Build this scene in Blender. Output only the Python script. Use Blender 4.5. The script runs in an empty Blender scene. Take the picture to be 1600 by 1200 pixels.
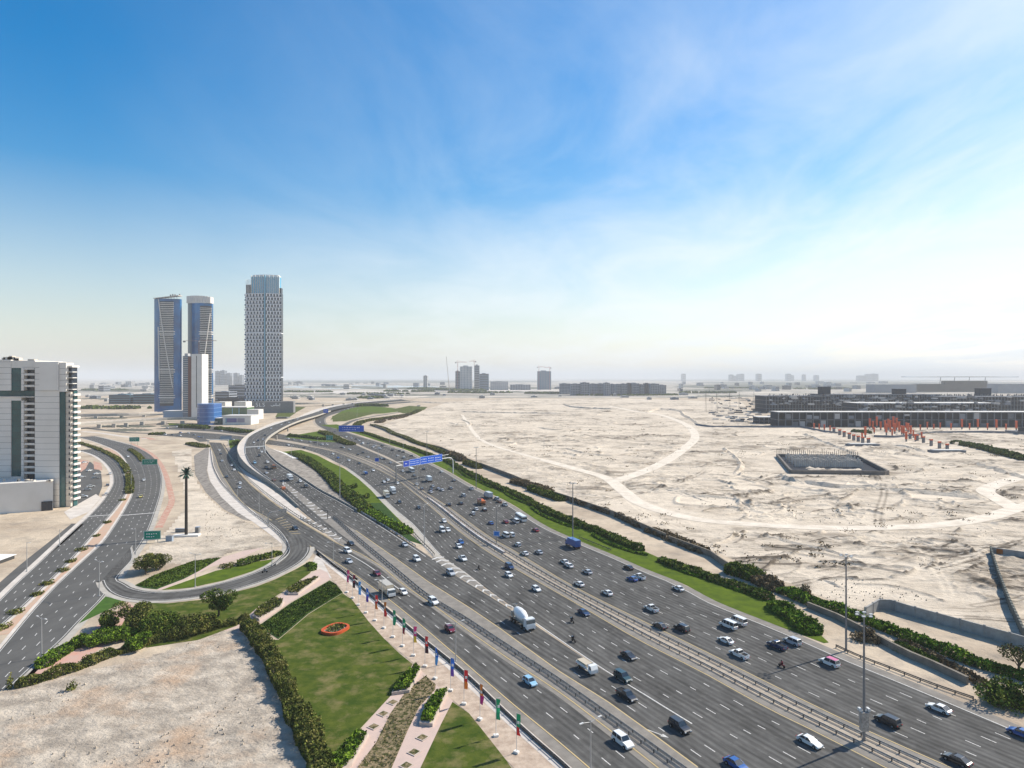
import bpy, math, random
import numpy as np
from mathutils import Vector, Matrix
rnd = random.Random(7)
RS = np.random.RandomState(11)
sc = bpy.context.scene
COL = sc.collection
R = math.radians

# ------------------------------------------------------------------ camera, sky, sun, exposure
H, F, HY = 78.0, 1030.0, 590.0           # eye height (m), focal length and horizon row on a 1600 px wide frame
cam_d = bpy.data.cameras.new('camera'); cam = bpy.data.objects.new('camera', cam_d); COL.objects.link(cam)
cam.location = (0, 0, H); cam.rotation_euler = (R(90), 0, 0)
cam_d.sensor_width = 36; cam_d.lens = 36 * F / 1600; cam_d.shift_y = -10 / 1600
cam_d.clip_start = 1; cam_d.clip_end = 200000
sc.camera = cam

SUN_EL = R(39); SUN_DIR = Vector((.88, .475))   # horizontal direction towards the sun
SUN_DIR.normalize()
sun_d = bpy.data.lights.new('sun', 'SUN'); sun = bpy.data.objects.new('sun', sun_d); COL.objects.link(sun)
sun_d.energy = 4.9; sun_d.angle = R(.5); sun_d.color = (1, .93, .82)
to_sun = Vector((SUN_DIR.x * math.cos(SUN_EL), SUN_DIR.y * math.cos(SUN_EL), math.sin(SUN_EL)))
sun.rotation_euler = to_sun.to_track_quat('Z', 'Y').to_euler()
sun.location = (300, 200, 600)

w = bpy.data.worlds.new('World'); sc.world = w; w.use_nodes = True
nt = w.node_tree; nt.nodes.clear()
def N(nt, t, **k):
    n = nt.nodes.new(t)
    for a, v in k.items(): setattr(n, a, v)
    return n
out = N(nt, 'ShaderNodeOutputWorld'); bg = N(nt, 'ShaderNodeBackground')
sky = N(nt, 'ShaderNodeTexSky', sky_type='NISHITA', sun_disc=False)
sky.sun_elevation = SUN_EL; sky.sun_rotation = math.atan2(SUN_DIR.x, SUN_DIR.y)
sky.altitude = 0; sky.air_density = 1.25; sky.dust_density = 0.7; sky.ozone_density = 3.0
tc = N(nt, 'ShaderNodeTexCoord')
# thin high cloud: streaks, thicker to the right of the view
mp = N(nt, 'ShaderNodeMapping'); mp.inputs['Scale'].default_value = (1.15, .62, 1); mp.inputs['Rotation'].default_value = (0, 0, R(-32))
sp_ = N(nt, 'ShaderNodeSeparateXYZ'); za = N(nt, 'ShaderNodeMath', operation='ADD'); za.inputs[1].default_value = .09
dx_ = N(nt, 'ShaderNodeMath', operation='DIVIDE'); dy_ = N(nt, 'ShaderNodeMath', operation='DIVIDE'); cx_ = N(nt, 'ShaderNodeCombineXYZ')
nz = N(nt, 'ShaderNodeTexNoise'); nz.inputs['Scale'].default_value = 1.15; nz.inputs['Detail'].default_value = 11; nz.inputs['Roughness'].default_value = .60; nz.inputs['Distortion'].default_value = .5
rp = N(nt, 'ShaderNodeValToRGB'); rp.color_ramp.elements[0].position = .36; rp.color_ramp.elements[1].position = .72; rp.color_ramp.elements[0].color = (.16, .16, .16, 1)
sx = N(nt, 'ShaderNodeSeparateXYZ')
mr = N(nt, 'ShaderNodeMapRange'); mr.inputs['From Min'].default_value = -.52; mr.inputs['From Max'].default_value = .55; mr.inputs['To Min'].default_value = 0.0; mr.inputs['To Max'].default_value = 1.0
mr2 = N(nt, 'ShaderNodeMapRange'); mr2.inputs['From Min'].default_value = .62; mr2.inputs['From Max'].default_value = .0; mr2.inputs['To Min'].default_value = .3; mr2.inputs['To Max'].default_value = 1.45
mu = N(nt, 'ShaderNodeMath', operation='MULTIPLY'); mu2 = N(nt, 'ShaderNodeMath', operation='MULTIPLY'); mu2.use_clamp = True
mu3 = N(nt, 'ShaderNodeMath', operation='MULTIPLY'); mu3.inputs[1].default_value = .95
mx = N(nt, 'ShaderNodeMix', data_type='RGBA'); mx.inputs['B'].default_value = (6.6, 7.0, 7.2, 1)
L = nt.links.new
L(tc.outputs['Generated'], sp_.inputs[0]); L(sp_.outputs['Z'], za.inputs[0]); L(sp_.outputs['X'], dx_.inputs[0]); L(za.outputs[0], dx_.inputs[1]); L(sp_.outputs['Y'], dy_.inputs[0]); L(za.outputs[0], dy_.inputs[1]); L(dx_.outputs[0], cx_.inputs[0]); L(dy_.outputs[0], cx_.inputs[1]); L(cx_.outputs[0], mp.inputs['Vector']); L(mp.outputs[0], nz.inputs['Vector']); L(nz.outputs['Fac'], rp.inputs[0])
L(tc.outputs['Generated'], sx.inputs[0]); L(sx.outputs['X'], mr.inputs['Value']); L(sx.outputs['Z'], mr2.inputs['Value'])
L(rp.outputs[0], mu.inputs[0]); L(mr.outputs[0], mu.inputs[1]); L(mu.outputs[0], mu2.inputs[0]); L(mr2.outputs[0], mu2.inputs[1]); L(mu2.outputs[0], mu3.inputs[0])
L(mu3.outputs[0], mx.inputs['Factor'])
hs = N(nt, 'ShaderNodeHueSaturation'); hs.inputs['Saturation'].default_value = 1.5
mrs = N(nt, 'ShaderNodeMapRange'); mrs.inputs['From Min'].default_value = .0; mrs.inputs['From Max'].default_value = .27; mrs.inputs['To Min'].default_value = .45; mrs.inputs['To Max'].default_value = 1.58
L(sx.outputs['Z'], mrs.inputs['Value']); L(mrs.outputs[0], hs.inputs['Saturation'])
L(sky.outputs[0], hs.inputs['Color']); L(hs.outputs[0], mx.inputs['A'])
L(mx.outputs['Result'], bg.inputs['Color']); bg.inputs['Strength'].default_value = .10
L(bg.outputs[0], out.inputs[0])
sc.view_settings.view_transform = 'Standard'; sc.view_settings.look = 'None'; sc.view_settings.gamma = 1
sc.view_settings.exposure = .6
sc.cycles.use_denoising = True
sc.cycles.max_bounces = 5; sc.cycles.diffuse_bounces = 2; sc.cycles.glossy_bounces = 2; sc.cycles.volume_bounces = 1
sc.cycles.transparent_max_bounces = 8

# ------------------------------------------------------------------ helpers
def G(px, py, z=0.0):
    Y = (H - z) * F / (py - HY)
    return Vector(((px - 800) / F * Y, Y, z))
def P(px, Y, z=0.0):
    return Vector(((px - 800) / F * Y, Y, z))
def PZ(py, Y):
    return H + (HY - py) / F * Y
_mats = {}
def mat(name, col, rough=.85, col2=None, scale=.1, detail=6, lo=.35, hi=.65, bump=0, bscale=None, metal=0, spec=.3,
        col3=None, scale3=1.0, amt3=.5, stretch=None, emit=None, coat=0):
    if name in _mats: return _mats[name]
    m = bpy.data.materials.new(name); m.use_nodes = True
    n = m.node_tree; b = n.nodes['Principled BSDF']; l = n.links.new
    b.inputs['Roughness'].default_value = rough; b.inputs['Metallic'].default_value = metal
    b.inputs['Specular IOR Level'].default_value = spec if rough < .8 else min(spec, .04)
    b.inputs['Base Color'].default_value = (*col, 1)
    if coat: b.inputs['Coat Weight'].default_value = coat
    src = None
    if col2 or bump:
        g = N(n, 'ShaderNodeNewGeometry'); pos = g.outputs['Position']
        if stretch:
            mpn = N(n, 'ShaderNodeMapping'); mpn.inputs['Scale'].default_value = stretch[:3]
            mpn.inputs['Rotation'].default_value = (0, 0, stretch[3]); mpn.vector_type = 'TEXTURE' if False else 'POINT'
            l(pos, mpn.inputs[0]); pos = mpn.outputs[0]
    if col2:
        t = N(n, 'ShaderNodeTexNoise'); t.inputs['Scale'].default_value = scale; t.inputs['Detail'].default_value = detail; t.inputs['Roughness'].default_value = .62
        l(pos, t.inputs['Vector'])
        r = N(n, 'ShaderNodeValToRGB'); r.color_ramp.elements[0].position = lo; r.color_ramp.elements[1].position = hi
        r.color_ramp.elements[0].color = (*col, 1); r.color_ramp.elements[1].color = (*col2, 1)
        l(t.outputs['Fac'], r.inputs[0]); src = r.outputs[0]
        if col3:
            t3 = N(n, 'ShaderNodeTexNoise'); t3.inputs['Scale'].default_value = scale3; t3.inputs['Detail'].default_value = 7; t3.inputs['Roughness'].default_value = .65
            l(g.outputs['Position'], t3.inputs['Vector'])
            r3 = N(n, 'ShaderNodeValToRGB'); r3.color_ramp.elements[0].position = .5; r3.color_ramp.elements[1].position = .68
            r3.color_ramp.elements[0].color = (0, 0, 0, 1); r3.color_ramp.elements[1].color = (amt3, amt3, amt3, 1)
            l(t3.outputs['Fac'], r3.inputs[0])
            m3 = N(n, 'ShaderNodeMix', data_type='RGBA'); l(r3.outputs[0], m3.inputs['Factor']); l(src, m3.inputs['A'])
            m3.inputs['B'].default_value = (*col3, 1); src = m3.outputs['Result']
        l(src, b.inputs['Base Color'])
    if bump:
        tb = N(n, 'ShaderNodeTexNoise'); tb.inputs['Scale'].default_value = bscale or scale * 4; tb.inputs['Detail'].default_value = 8; tb.inputs['Roughness'].default_value = .65
        l(pos, tb.inputs['Vector'])
        bp = N(n, 'ShaderNodeBump'); bp.inputs['Strength'].default_value = 1; bp.inputs['Distance'].default_value = bump
        l(tb.outputs['Fac'], bp.inputs['Height']); l(bp.outputs[0], b.inputs['Normal'])
    if emit:
        b.inputs['Emission Color'].default_value = (*emit, 1); b.inputs['Emission Strength'].default_value = 1
    _mats[name] = m
    return m

class MB:
    """collects shapes and links them as one mesh object"""
    def __init__(s): s.v = []; s.f = []; s.m = []
    def add(s, vs, fs, mi=0, M=None):
        o = len(s.v)
        s.v += [tuple(M @ Vector(v)) if M else tuple(v) for v in vs]
        s.f += [tuple(i + o for i in f) for f in fs]; s.m += [mi] * len(fs)
    def box(s, x0, x1, y0, y1, z0, z1, mi=0, M=None):
        vs = [(x, y, z) for z in (z0, z1) for x, y in ((x0, y0), (x1, y0), (x1, y1), (x0, y1))]
        s.add(vs, [(3, 2, 1, 0), (4, 5, 6, 7), (0, 1, 5, 4), (1, 2, 6, 5), (2, 3, 7, 6), (3, 0, 4, 7)], mi, M)
    def prism(s, poly, z0, z1, mi=0, M=None, inset=0):
        n = len(poly); cx = sum(p[0] for p in poly) / n; cy = sum(p[1] for p in poly) / n
        k = 1 - inset
        vs = [(p[0], p[1], z0) for p in poly] + [(cx + (p[0] - cx) * k, cy + (p[1] - cy) * k, z1) for p in poly]
        fs = [tuple(range(n - 1, -1, -1)), tuple(range(n, 2 * n))] + [(i, (i + 1) % n, n + (i + 1) % n, n + i) for i in range(n)]
        s.add(vs, fs, mi, M)
    def bar(s, a, b, r0, r1=None, n=6, mi=0):
        a = Vector(a); b = Vector(b); r1 = r0 if r1 is None else r1
        d = (b - a).normalized(); u = d.orthogonal().normalized(); v = d.cross(u)
        vs = [tuple(c + (u * math.cos(t) + v * math.sin(t)) * r) for c, r in ((a, r0), (b, r1)) for t in [2 * math.pi * i / n for i in range(n)]]
        s.add(vs, [(i, (i + 1) % n, n + (i + 1) % n, n + i) for i in range(n)] + [tuple(range(n - 1, -1, -1)), tuple(range(n, 2 * n))], mi)
    def prof(s, pts, hw, mi=0):
        """side profile (x,z) across the width; hw(z) is the half width"""
        n = len(pts)
        vs = [(x, -hw(z), z) for x, z in pts] + [(x, hw(z), z) for x, z in pts]
        s.add(vs, [tuple(range(n)), tuple(range(2 * n - 1, n - 1, -1))] + [(i, n + i, n + (i + 1) % n, (i + 1) % n) for i in range(n)], mi)
    def ribbon(s, path, w, z0, z1, mi=0):
        """upright or flat band along a path (list of Vector), w wide"""
        n = len(path)
        L_, R_ = offset(path, w / 2), offset(path, -w / 2)
        vs = []
        for a, b, p in zip(L_, R_, path):
            vs += [(a[0], a[1], p[2] + z0), (b[0], b[1], p[2] + z0), (b[0], b[1], p[2] + z1), (a[0], a[1], p[2] + z1)]
        fs = []
        for i in range(n - 1):
            o = 4 * i
            for k in range(4):
                fs.append((o + k, o + (k + 1) % 4, o + 4 + (k + 1) % 4, o + 4 + k))
        fs += [(3, 2, 1, 0), tuple(4 * (n - 1) + k for k in range(4))]
        s.add(vs, fs, mi)
    def mesh(s, name, mats):
        me = bpy.data.meshes.new(name); me.from_pydata(s.v, [], s.f)
        for m in (mats if isinstance(mats, (list, tuple)) else [mats]): me.materials.append(m)
        if max(s.m or [0]): me.polygons.foreach_set('material_index', s.m)
        me.update(); return me
    def build(s, name, mats, parent=None, loc=None, fix=True):
        me = s.mesh(name, mats)
        if fix:
            import bmesh
            bm = bmesh.new(); bm.from_mesh(me); bmesh.ops.recalc_face_normals(bm, faces=bm.faces); bm.to_mesh(me); bm.free()
        o = bpy.data.objects.new(name, me); COL.objects.link(o)
        if parent: o.parent = parent
        if loc is not None: o.location = loc
        return o
def offset(path, d):
    r = []
    for i, p in enumerate(path):
        a = path[max(i - 1, 0)]; b = path[min(i + 1, len(path) - 1)]
        t = Vector((b[0] - a[0], b[1] - a[1], 0))
        if t.length < 1e-6: t = Vector((1, 0, 0))
        t.normalize()
        r.append(Vector((p[0] - t.y * d, p[1] + t.x * d, p[2])))
    return r
def tag(o, label=None, cat=None, group=None, kind=None):
    if label: o['label'] = label
    if cat: o['category'] = cat
    if group: o['group'] = group
    if kind: o['kind'] = kind
    return o
def thing(name, label, cat, loc=(0, 0, 0), rz=0, group=None):
    o = bpy.data.objects.new(name, None); COL.objects.link(o); o.empty_display_size = .5
    o.location = loc; o.rotation_euler = (0, 0, rz)
    return tag(o, label, cat, group)
def copy_tree(o, parent=None):
    c = o.copy(); COL.objects.link(c); c.parent = parent
    for ch in KIDS.get(o.name, []) or [x for x in o.children]: copy_tree(ch, c)
    return c
KIDS = {}
def smooth(pts, n=8):
    """Catmull-Rom through world points"""
    out = []; m = len(pts)
    for i in range(m - 1):
        p0 = pts[max(i - 1, 0)]; p1 = pts[i]; p2 = pts[i + 1]; p3 = pts[min(i + 2, m - 1)]
        d = (p2 - p1).length
        t1 = (p2 - p0); t2 = (p3 - p1)
        t1 = t1.normalized() * d if t1.length else t1; t2 = t2.normalized() * d if t2.length else t2
        for k in range(n):
            t = k / n; t3 = t ** 3; tt = t * t
            out.append(p1 * (2 * t3 - 3 * tt + 1) + t1 * (t3 - 2 * tt + t) + p2 * (-2 * t3 + 3 * tt) + t2 * (t3 - tt))
    out.append(pts[-1].copy()); return out
def resample(path, step):
    out = [path[0].copy()]; acc = 0
    for a, b in zip(path, path[1:]):
        d = (b - a).length
        if d == 0: continue
        while acc + d >= step:
            t = (step - acc) / d; a = a.lerp(b, t); out.append(a.copy()); d = (b - a).length; acc = 0
            if d == 0: break
        acc += d
    if (out[-1] - path[-1]).length > step * .2: out.append(path[-1].copy())
    return out
def W(pts, z=0.0, n=8, sm=True):
    """photo-plan points -> smooth path on the ground"""
    q = [G(p[0], p[1], p[2] if len(p) > 2 else z) for p in pts]
    return smooth(q, n) if sm else q
def nearest(path, p):
    best = None
    for a, b in zip(path, path[1:]):
        ab = b - a; L2 = ab.x ** 2 + ab.y ** 2
        t = 0 if L2 == 0 else max(0, min(1, ((p.x - a.x) * ab.x + (p.y - a.y) * ab.y) / L2))
        q = a.lerp(b, t); d = (q.x - p.x) ** 2 + (q.y - p.y) ** 2
        if best is None or d < best[0]: best = (d, q, ab)
    return best
def sheet(name, pts, m, z, sm=False, world=False):
    q = pts if world else W(pts, 0, 6, sm)
    mb = MB(); mb.add([(p.x, p.y, p.z + z) for p in q], [tuple(range(len(q)))])
    me = mb.mesh(name, m)
    import bmesh
    bm = bmesh.new(); bm.from_mesh(me); bmesh.ops.triangulate(bm, faces=bm.faces)
    bm.normal_update()
    dn = [f for f in bm.faces if f.normal.z < 0]
    if dn: bmesh.ops.reverse_faces(bm, faces=dn)
    bm.to_mesh(me); bm.free()
    o = bpy.data.objects.new(name, me); COL.objects.link(o)
    o['kind'] = 'structure'; return o
def slab(name, pts, m, z0, z1, sm=False):
    q = W(pts, 0, 6, sm); mb = MB(); mb.prism([(p.x, p.y) for p in q], z0, z1); return mb.build(name, m)
class Road:
    def __init__(s, Lp, Rp, step=6):
        s.L = resample(W(Lp), step); r = W(Rp); s.R = [nearest(r, p)[1] for p in s.L]
    def at(s, f): return [a.lerp(b, f) for a, b in zip(s.L, s.R)]
    def mid(s): return s.at(.5)
def band(A, B, name, m, dz, mb=None, drop=0, uv=False):
    own = mb is None; mb = mb or MB()
    vs = []
    for a, b in zip(A, B): vs += [(a.x, a.y, a.z + dz), (b.x, b.y, b.z + dz)]
    mb.add(vs, [(2 * i, 2 * i + 1, 2 * i + 3, 2 * i + 2) for i in range(len(A) - 1)])
    if own:
        o = mb.build(name, m, fix=False)
        if uv:
            U = []; run = 0
            for i, (a, b) in enumerate(zip(A, B)):
                if i: run += (a - A[i - 1]).length
                U.append((run, (b - a).length))
            ul = o.data.uv_layers.new(name='lane')
            for l in o.data.loops:
                k, s_ = divmod(l.vertex_index, 2); ul.data[l.index].uv = ((0 if s_ == 0 else U[k][1] / 3.65), U[k][0] / 100)
        # face up
        me = o.data
        if sum(p.normal.z for p in me.polygons) < 0: me.flip_normals()
        o['kind'] = 'structure'; return o
def line(mb, path, w, dz):
    A = offset(path, w / 2); B = offset(path, -w / 2)
    band(A, B, None, None, dz, mb)
def dashes(mb, path, w, dz, on=2.7, cyc=10.5, far=700):
    q = resample(path, 1.0); k = int(cyc); n = 0; i = 0.0
    while i + on < len(q):
        a = int(i); b = int(i + on)
        if q[a].y < far or True: line(mb, [q[a], q[(a + b) // 2], q[b]], w * (1 + max(0, q[a].y - 300) / 900), dz)
        i += cyc

# ------------------------------------------------------------------ materials of the setting
M_sand = mat('sand', (.50, .41, .305), .95, (.34, .27, .20), .03, 12, .42, .64, bump=.5, bscale=.25, col3=(.235, .205, .17), scale3=.09, amt3=.6)
M_field = mat('field sand', (.59, .505, .40), .95, (.42, .35, .27), .05, 13, .44, .66, bump=.8, bscale=.55, col3=(.18, .155, .13), scale3=.12, amt3=.55, stretch=(.7, 1.3, 1, .5))
M_lot = mat('lot sand', (.52, .445, .355), .95, (.30, .255, .205), .16, 13, .36, .60, bump=.5, bscale=.9, col3=(.46, .28, .16), scale3=.06, amt3=.5, stretch=(1, 1.3, 1, .2))
M_farsand = mat('far sand', (.54, .48, .40), .95, (.17, .155, .13), .006, 12, .42, .60, col3=(.08, .095, .09), scale3=.005, amt3=.95, stretch=(.3, 1.2, 1, 0))
M_asph = mat('asphalt', (.100, .097, .091), .85, (.066, .064, .060), .16, 8, .35, .65, bump=.01, bscale=4, col3=(.125, .12, .112), scale3=.3, amt3=.6, stretch=(1, .25, 1, R(30)))
def lane_wear(m, base_scale=.5):
    n = m.node_tree; b = n.nodes['Principled BSDF']; l = n.links.new
    src = b.inputs['Base Color'].links[0].from_socket
    uv = N(n, 'ShaderNodeUVMap'); uv.uv_map = 'lane'; sx_ = N(n, 'ShaderNodeSeparateXYZ'); l(uv.outputs[0], sx_.inputs[0])
    a = N(n, 'ShaderNodeMath', operation='MULTIPLY'); a.inputs[1].default_value = 4 * math.pi; l(sx_.outputs[0], a.inputs[0])
    c = N(n, 'ShaderNodeMath', operation='COSINE'); l(a.outputs[0], c.inputs[0])
    mp_ = N(n, 'ShaderNodeMapping'); mp_.inputs['Scale'].default_value = (2.2, 5, 1); l(uv.outputs[0], mp_.inputs[0])
    t = N(n, 'ShaderNodeTexNoise'); t.inputs['Scale'].default_value = 1.0; t.inputs['Detail'].default_value = 9; t.inputs['Roughness'].default_value = .7; l(mp_.outputs[0], t.inputs[0])
    mr_ = N(n, 'ShaderNodeMapRange'); mr_.inputs['From Min'].default_value = .3; mr_.inputs['From Max'].default_value = .7; mr_.inputs['To Min'].default_value = .62; mr_.inputs['To Max'].default_value = 1.42; l(t.outputs[0], mr_.inputs[0])
    m1 = N(n, 'ShaderNodeMath', operation='MULTIPLY_ADD'); m1.inputs[1].default_value = -.16; l(c.outputs[0], m1.inputs[0]); l(mr_.outputs[0], m1.inputs[2])
    vm = N(n, 'ShaderNodeVectorMath', operation='SCALE'); l(src, vm.inputs[0]); l(m1.outputs[0], vm.inputs['Scale']); l(vm.outputs[0], b.inputs['Base Color'])
lane_wear(M_asph)
M_asph2 = mat('worn asphalt', (.115, .112, .105), .88, (.085, .083, .079), .15, 8, .35, .65, bump=.01, bscale=4, stretch=(1, .3, 1, R(-25)))
M_should = mat('shoulder', (.25, .228, .20), .9, (.18, .165, .145), .3, 8, .35, .65)
M_conc = mat('concrete', (.42, .39, .34), .9, (.33, .30, .26), .25, 8, .35, .65)
M_conc2 = mat('pale concrete', (.58, .53, .47), .9, (.46, .41, .36), .2, 8, .35, .65)
M_med = mat('median sand', (.40, .345, .275), .95, (.30, .25, .20), .5, 8, .35, .65, bump=.1, bscale=1)
M_pink = mat('pink paving', (.50, .27, .21), .9, (.44, .33, .27), .4, 8, .3, .7)
M_pinkpale = mat('pale pink paving', (.52, .39, .33), .9, (.45, .35, .30), .5, 8, .3, .7)
M_redpave = mat('red paving', (.40, .19, .14), .9, (.46, .34, .26), .35, 9, .38, .62)
M_slope = mat('slope slabs', (.30, .27, .235), .9, (.14, .125, .11), .16, 10, .35, .65, stretch=(3, .6, 1, R(60)), bump=.05, bscale=.4)
M_grass = mat('lawn grass', (.036, .062, .009), .95, (.088, .105, .018), .3, 13, .36, .68, bump=.08, bscale=3, col3=(.19, .155, .07), scale3=.16, amt3=.8)
M_grassb = mat('bright grass', (.095, .135, .012), .95, (.05, .08, .012), .2, 11, .35, .68, bump=.08, bscale=3)
M_bed = mat('dark bed', (.028, .055, .016), .95, (.045, .085, .022), .5, 9, .35, .65, bump=.3, bscale=2.0)
M_line = mat('road paint', (.60, .58, .54), .7, (.30, .29, .27), 2.5, 8, .45, .7)
M_yel = mat('yellow paint', (.55, .40, .16), .7, (.42, .34, .2), 2, 6, .3, .7)
M_track = mat('graded track', (.66, .585, .485), .95, (.50, .43, .345), .12, 12, .42, .72, bump=.1, bscale=.5)
M_water = mat('lagoon water', (.35, .42, .47), .15, spec=.5)

def wear_mix(m, dark, light):
    n = m.node_tree; b = n.nodes['Principled BSDF']; l = n.links.new; src = b.inputs['Base Color'].links[0].from_socket
    at_ = N(n, 'ShaderNodeAttribute'); at_.attribute_name = 'wear'
    for sg, col in ((-1, dark), (1, light)):
        k_ = N(n, 'ShaderNodeMath', operation='MULTIPLY'); k_.inputs[1].default_value = sg * 1.3; k_.use_clamp = True; l(at_.outputs['Fac'], k_.inputs[0])
        mx_ = N(n, 'ShaderNodeMix', data_type='RGBA'); l(k_.outputs[0], mx_.inputs['Factor']); l(src, mx_.inputs['A']); mx_.inputs['B'].default_value = (*col, 1); src = mx_.outputs['Result']
    l(src, b.inputs['Base Color'])
wear_mix(M_field, (.12, .098, .075), (.66, .565, .445))
# ------------------------------------------------------------------ the ground
mb = MB()
rs = [40, 120, 300, 700, 1600, 4000, 9000, 20000, 42000]; na = 96
vs = [(0, 0, 0)] + [(r * math.cos(2 * math.pi * k / na), r * math.sin(2 * math.pi * k / na), 0) for r in rs for k in range(na)]
fs = [(0, 1 + k, 1 + (k + 1) % na) for k in range(na)]
for i in range(len(rs) - 1):
    for k in range(na):
        a = 1 + i * na; b = a + na; fs.append((a + k, b + k, b + (k + 1) % na, a + (k + 1) % na))
mb.add(vs, fs); o = mb.build('ground', M_sand, fix=False); tag(o, kind='structure')
if o.data.polygons[0].normal.z < 0: o.data.flip_normals()

def far_sheet(name, y0, y1, x0, x1, m, z, jag=0, seed=1):
    """a stretch of far land between two rows of the plan, with an uneven outline"""
    r = random.Random(seed); n = 26; a = []; b = []
    for i in range(n + 1):
        x = x0 + (x1 - x0) * i / n; e = math.sin(math.pi * min(1, max(0, i / n))) ** .5
        a.append((x, y0 + (y1 - y0) * .5 * (1 - e) + r.uniform(-jag, jag) * e)); b.append((x, y1 - (y1 - y0) * .5 * (1 - e) + r.uniform(-jag, jag) * e))
    return sheet(name, a + b[::-1], m, z)
far_sheet('plain', 591.0, 622, -300, 1900, M_farsand, .1)
M_scrub = mat('scrub', (.075, .085, .06), .95, (.16, .15, .12), .01, 9, .4, .6)
far_sheet('lagoon', 602.2, 607.5, 440, 690, M_water, .5, .5, 3)
far_sheet('scrub_land', 603.2, 606.2, 470, 600, M_scrub, .9, .3, 4)
far_sheet('scrub_land', 604.8, 608.6, 560, 880, M_scrub, .7, .5, 5)
far_sheet('scrub_land', 600.0, 607.5, 1050, 1420, M_scrub, .4, .6, 6)
far_sheet('scrub_land', 596.0, 600.5, 1080, 1650, M_scrub, .5, .4, 16)
far_sheet('scrub_land', 608.0, 612.5, 120, 250, M_scrub, .4, .5, 7)
far_sheet('scrub_land', 593.2, 595.2, 880, 1650, M_scrub, .3, .3, 8)
far_sheet('scrub_land', 594.2, 598.2, 300, 880, M_scrub, .3, .4, 9)
for i_, (xa_, xb_, ya_, yb_) in enumerate([(150, 245, 664, 668), (165, 240, 670, 674), (130, 200, 652, 655), (250, 300, 664, 668), (440, 500, 618, 620), (480, 640, 614.5, 616.5), (120, 240, 622, 624), (120, 230, 634, 636), (560, 700, 617, 618.5), (700, 880, 611.5, 613), (880, 1060, 614, 616), (1060, 1200, 608, 611), (1070, 1180, 618, 620)]): far_sheet('scrub_land', ya_, yb_, xa_, xb_, M_scrub, .12 + i_ * .01, .5, 40 + i_)
far_sheet('bare_land', 608, 612, 600, 900, M_conc2, 1.0, .6, 10)
far_sheet('bare_land', 611, 615, 430, 640, M_conc2, .8, .6, 12)

# the cleared sand field beyond the highway: real relief, calm near its edges and on the tracks
def vnoise(x, y, seed):
    xi = np.floor(x).astype(np.int64); yi = np.floor(y).astype(np.int64); xf = x - xi; yf = y - yi
    def h(a, b):
        n = (a * 374761393 + b * 668265263 + seed * 1442695041) & 0xffffffff
        n = ((n ^ (n >> 13)) * 1274126177) & 0xffffffff
        return ((n ^ (n >> 16)) & 0xffff) / 65535.0
    u = xf * xf * (3 - 2 * xf); v = yf * yf * (3 - 2 * yf)
    return (h(xi, yi) * (1 - u) + h(xi + 1, yi) * u) * (1 - v) + (h(xi, yi + 1) * (1 - u) + h(xi + 1, yi + 1) * u) * v
def fbm(x, y, seed, o=5):
    s = 0; a = .5; t = 0
    for k in range(o): s = s + a * vnoise(x * 2 ** k, y * 2 ** k, seed + k); t += a; a *= .55
    return s / t
def dist_poly(X, Y, path):
    d = np.full(X.shape, 1e9)
    for a, b in zip(path, path[1:]):
        abx, aby = b[0] - a[0], b[1] - a[1]; L2 = abx * abx + aby * aby + 1e-9
        t = np.clip(((X - a[0]) * abx + (Y - a[1]) * aby) / L2, 0, 1)
        d = np.minimum(d, (X - a[0] - t * abx) ** 2 + (Y - a[1] - t * aby) ** 2)
    return np.sqrt(d)
def inside(X, Y, poly):
    r = np.zeros(X.shape, bool); n = len(poly)
    for i in range(n):
        x1, y1 = poly[i][0], poly[i][1]; x2, y2 = poly[(i + 1) % n][0], poly[(i + 1) % n][1]
        c = ((y1 > Y) != (y2 > Y)) & (X < (x2 - x1) * (Y - y1) / (y2 - y1 + 1e-12) + x1); r ^= c
    return r
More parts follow.
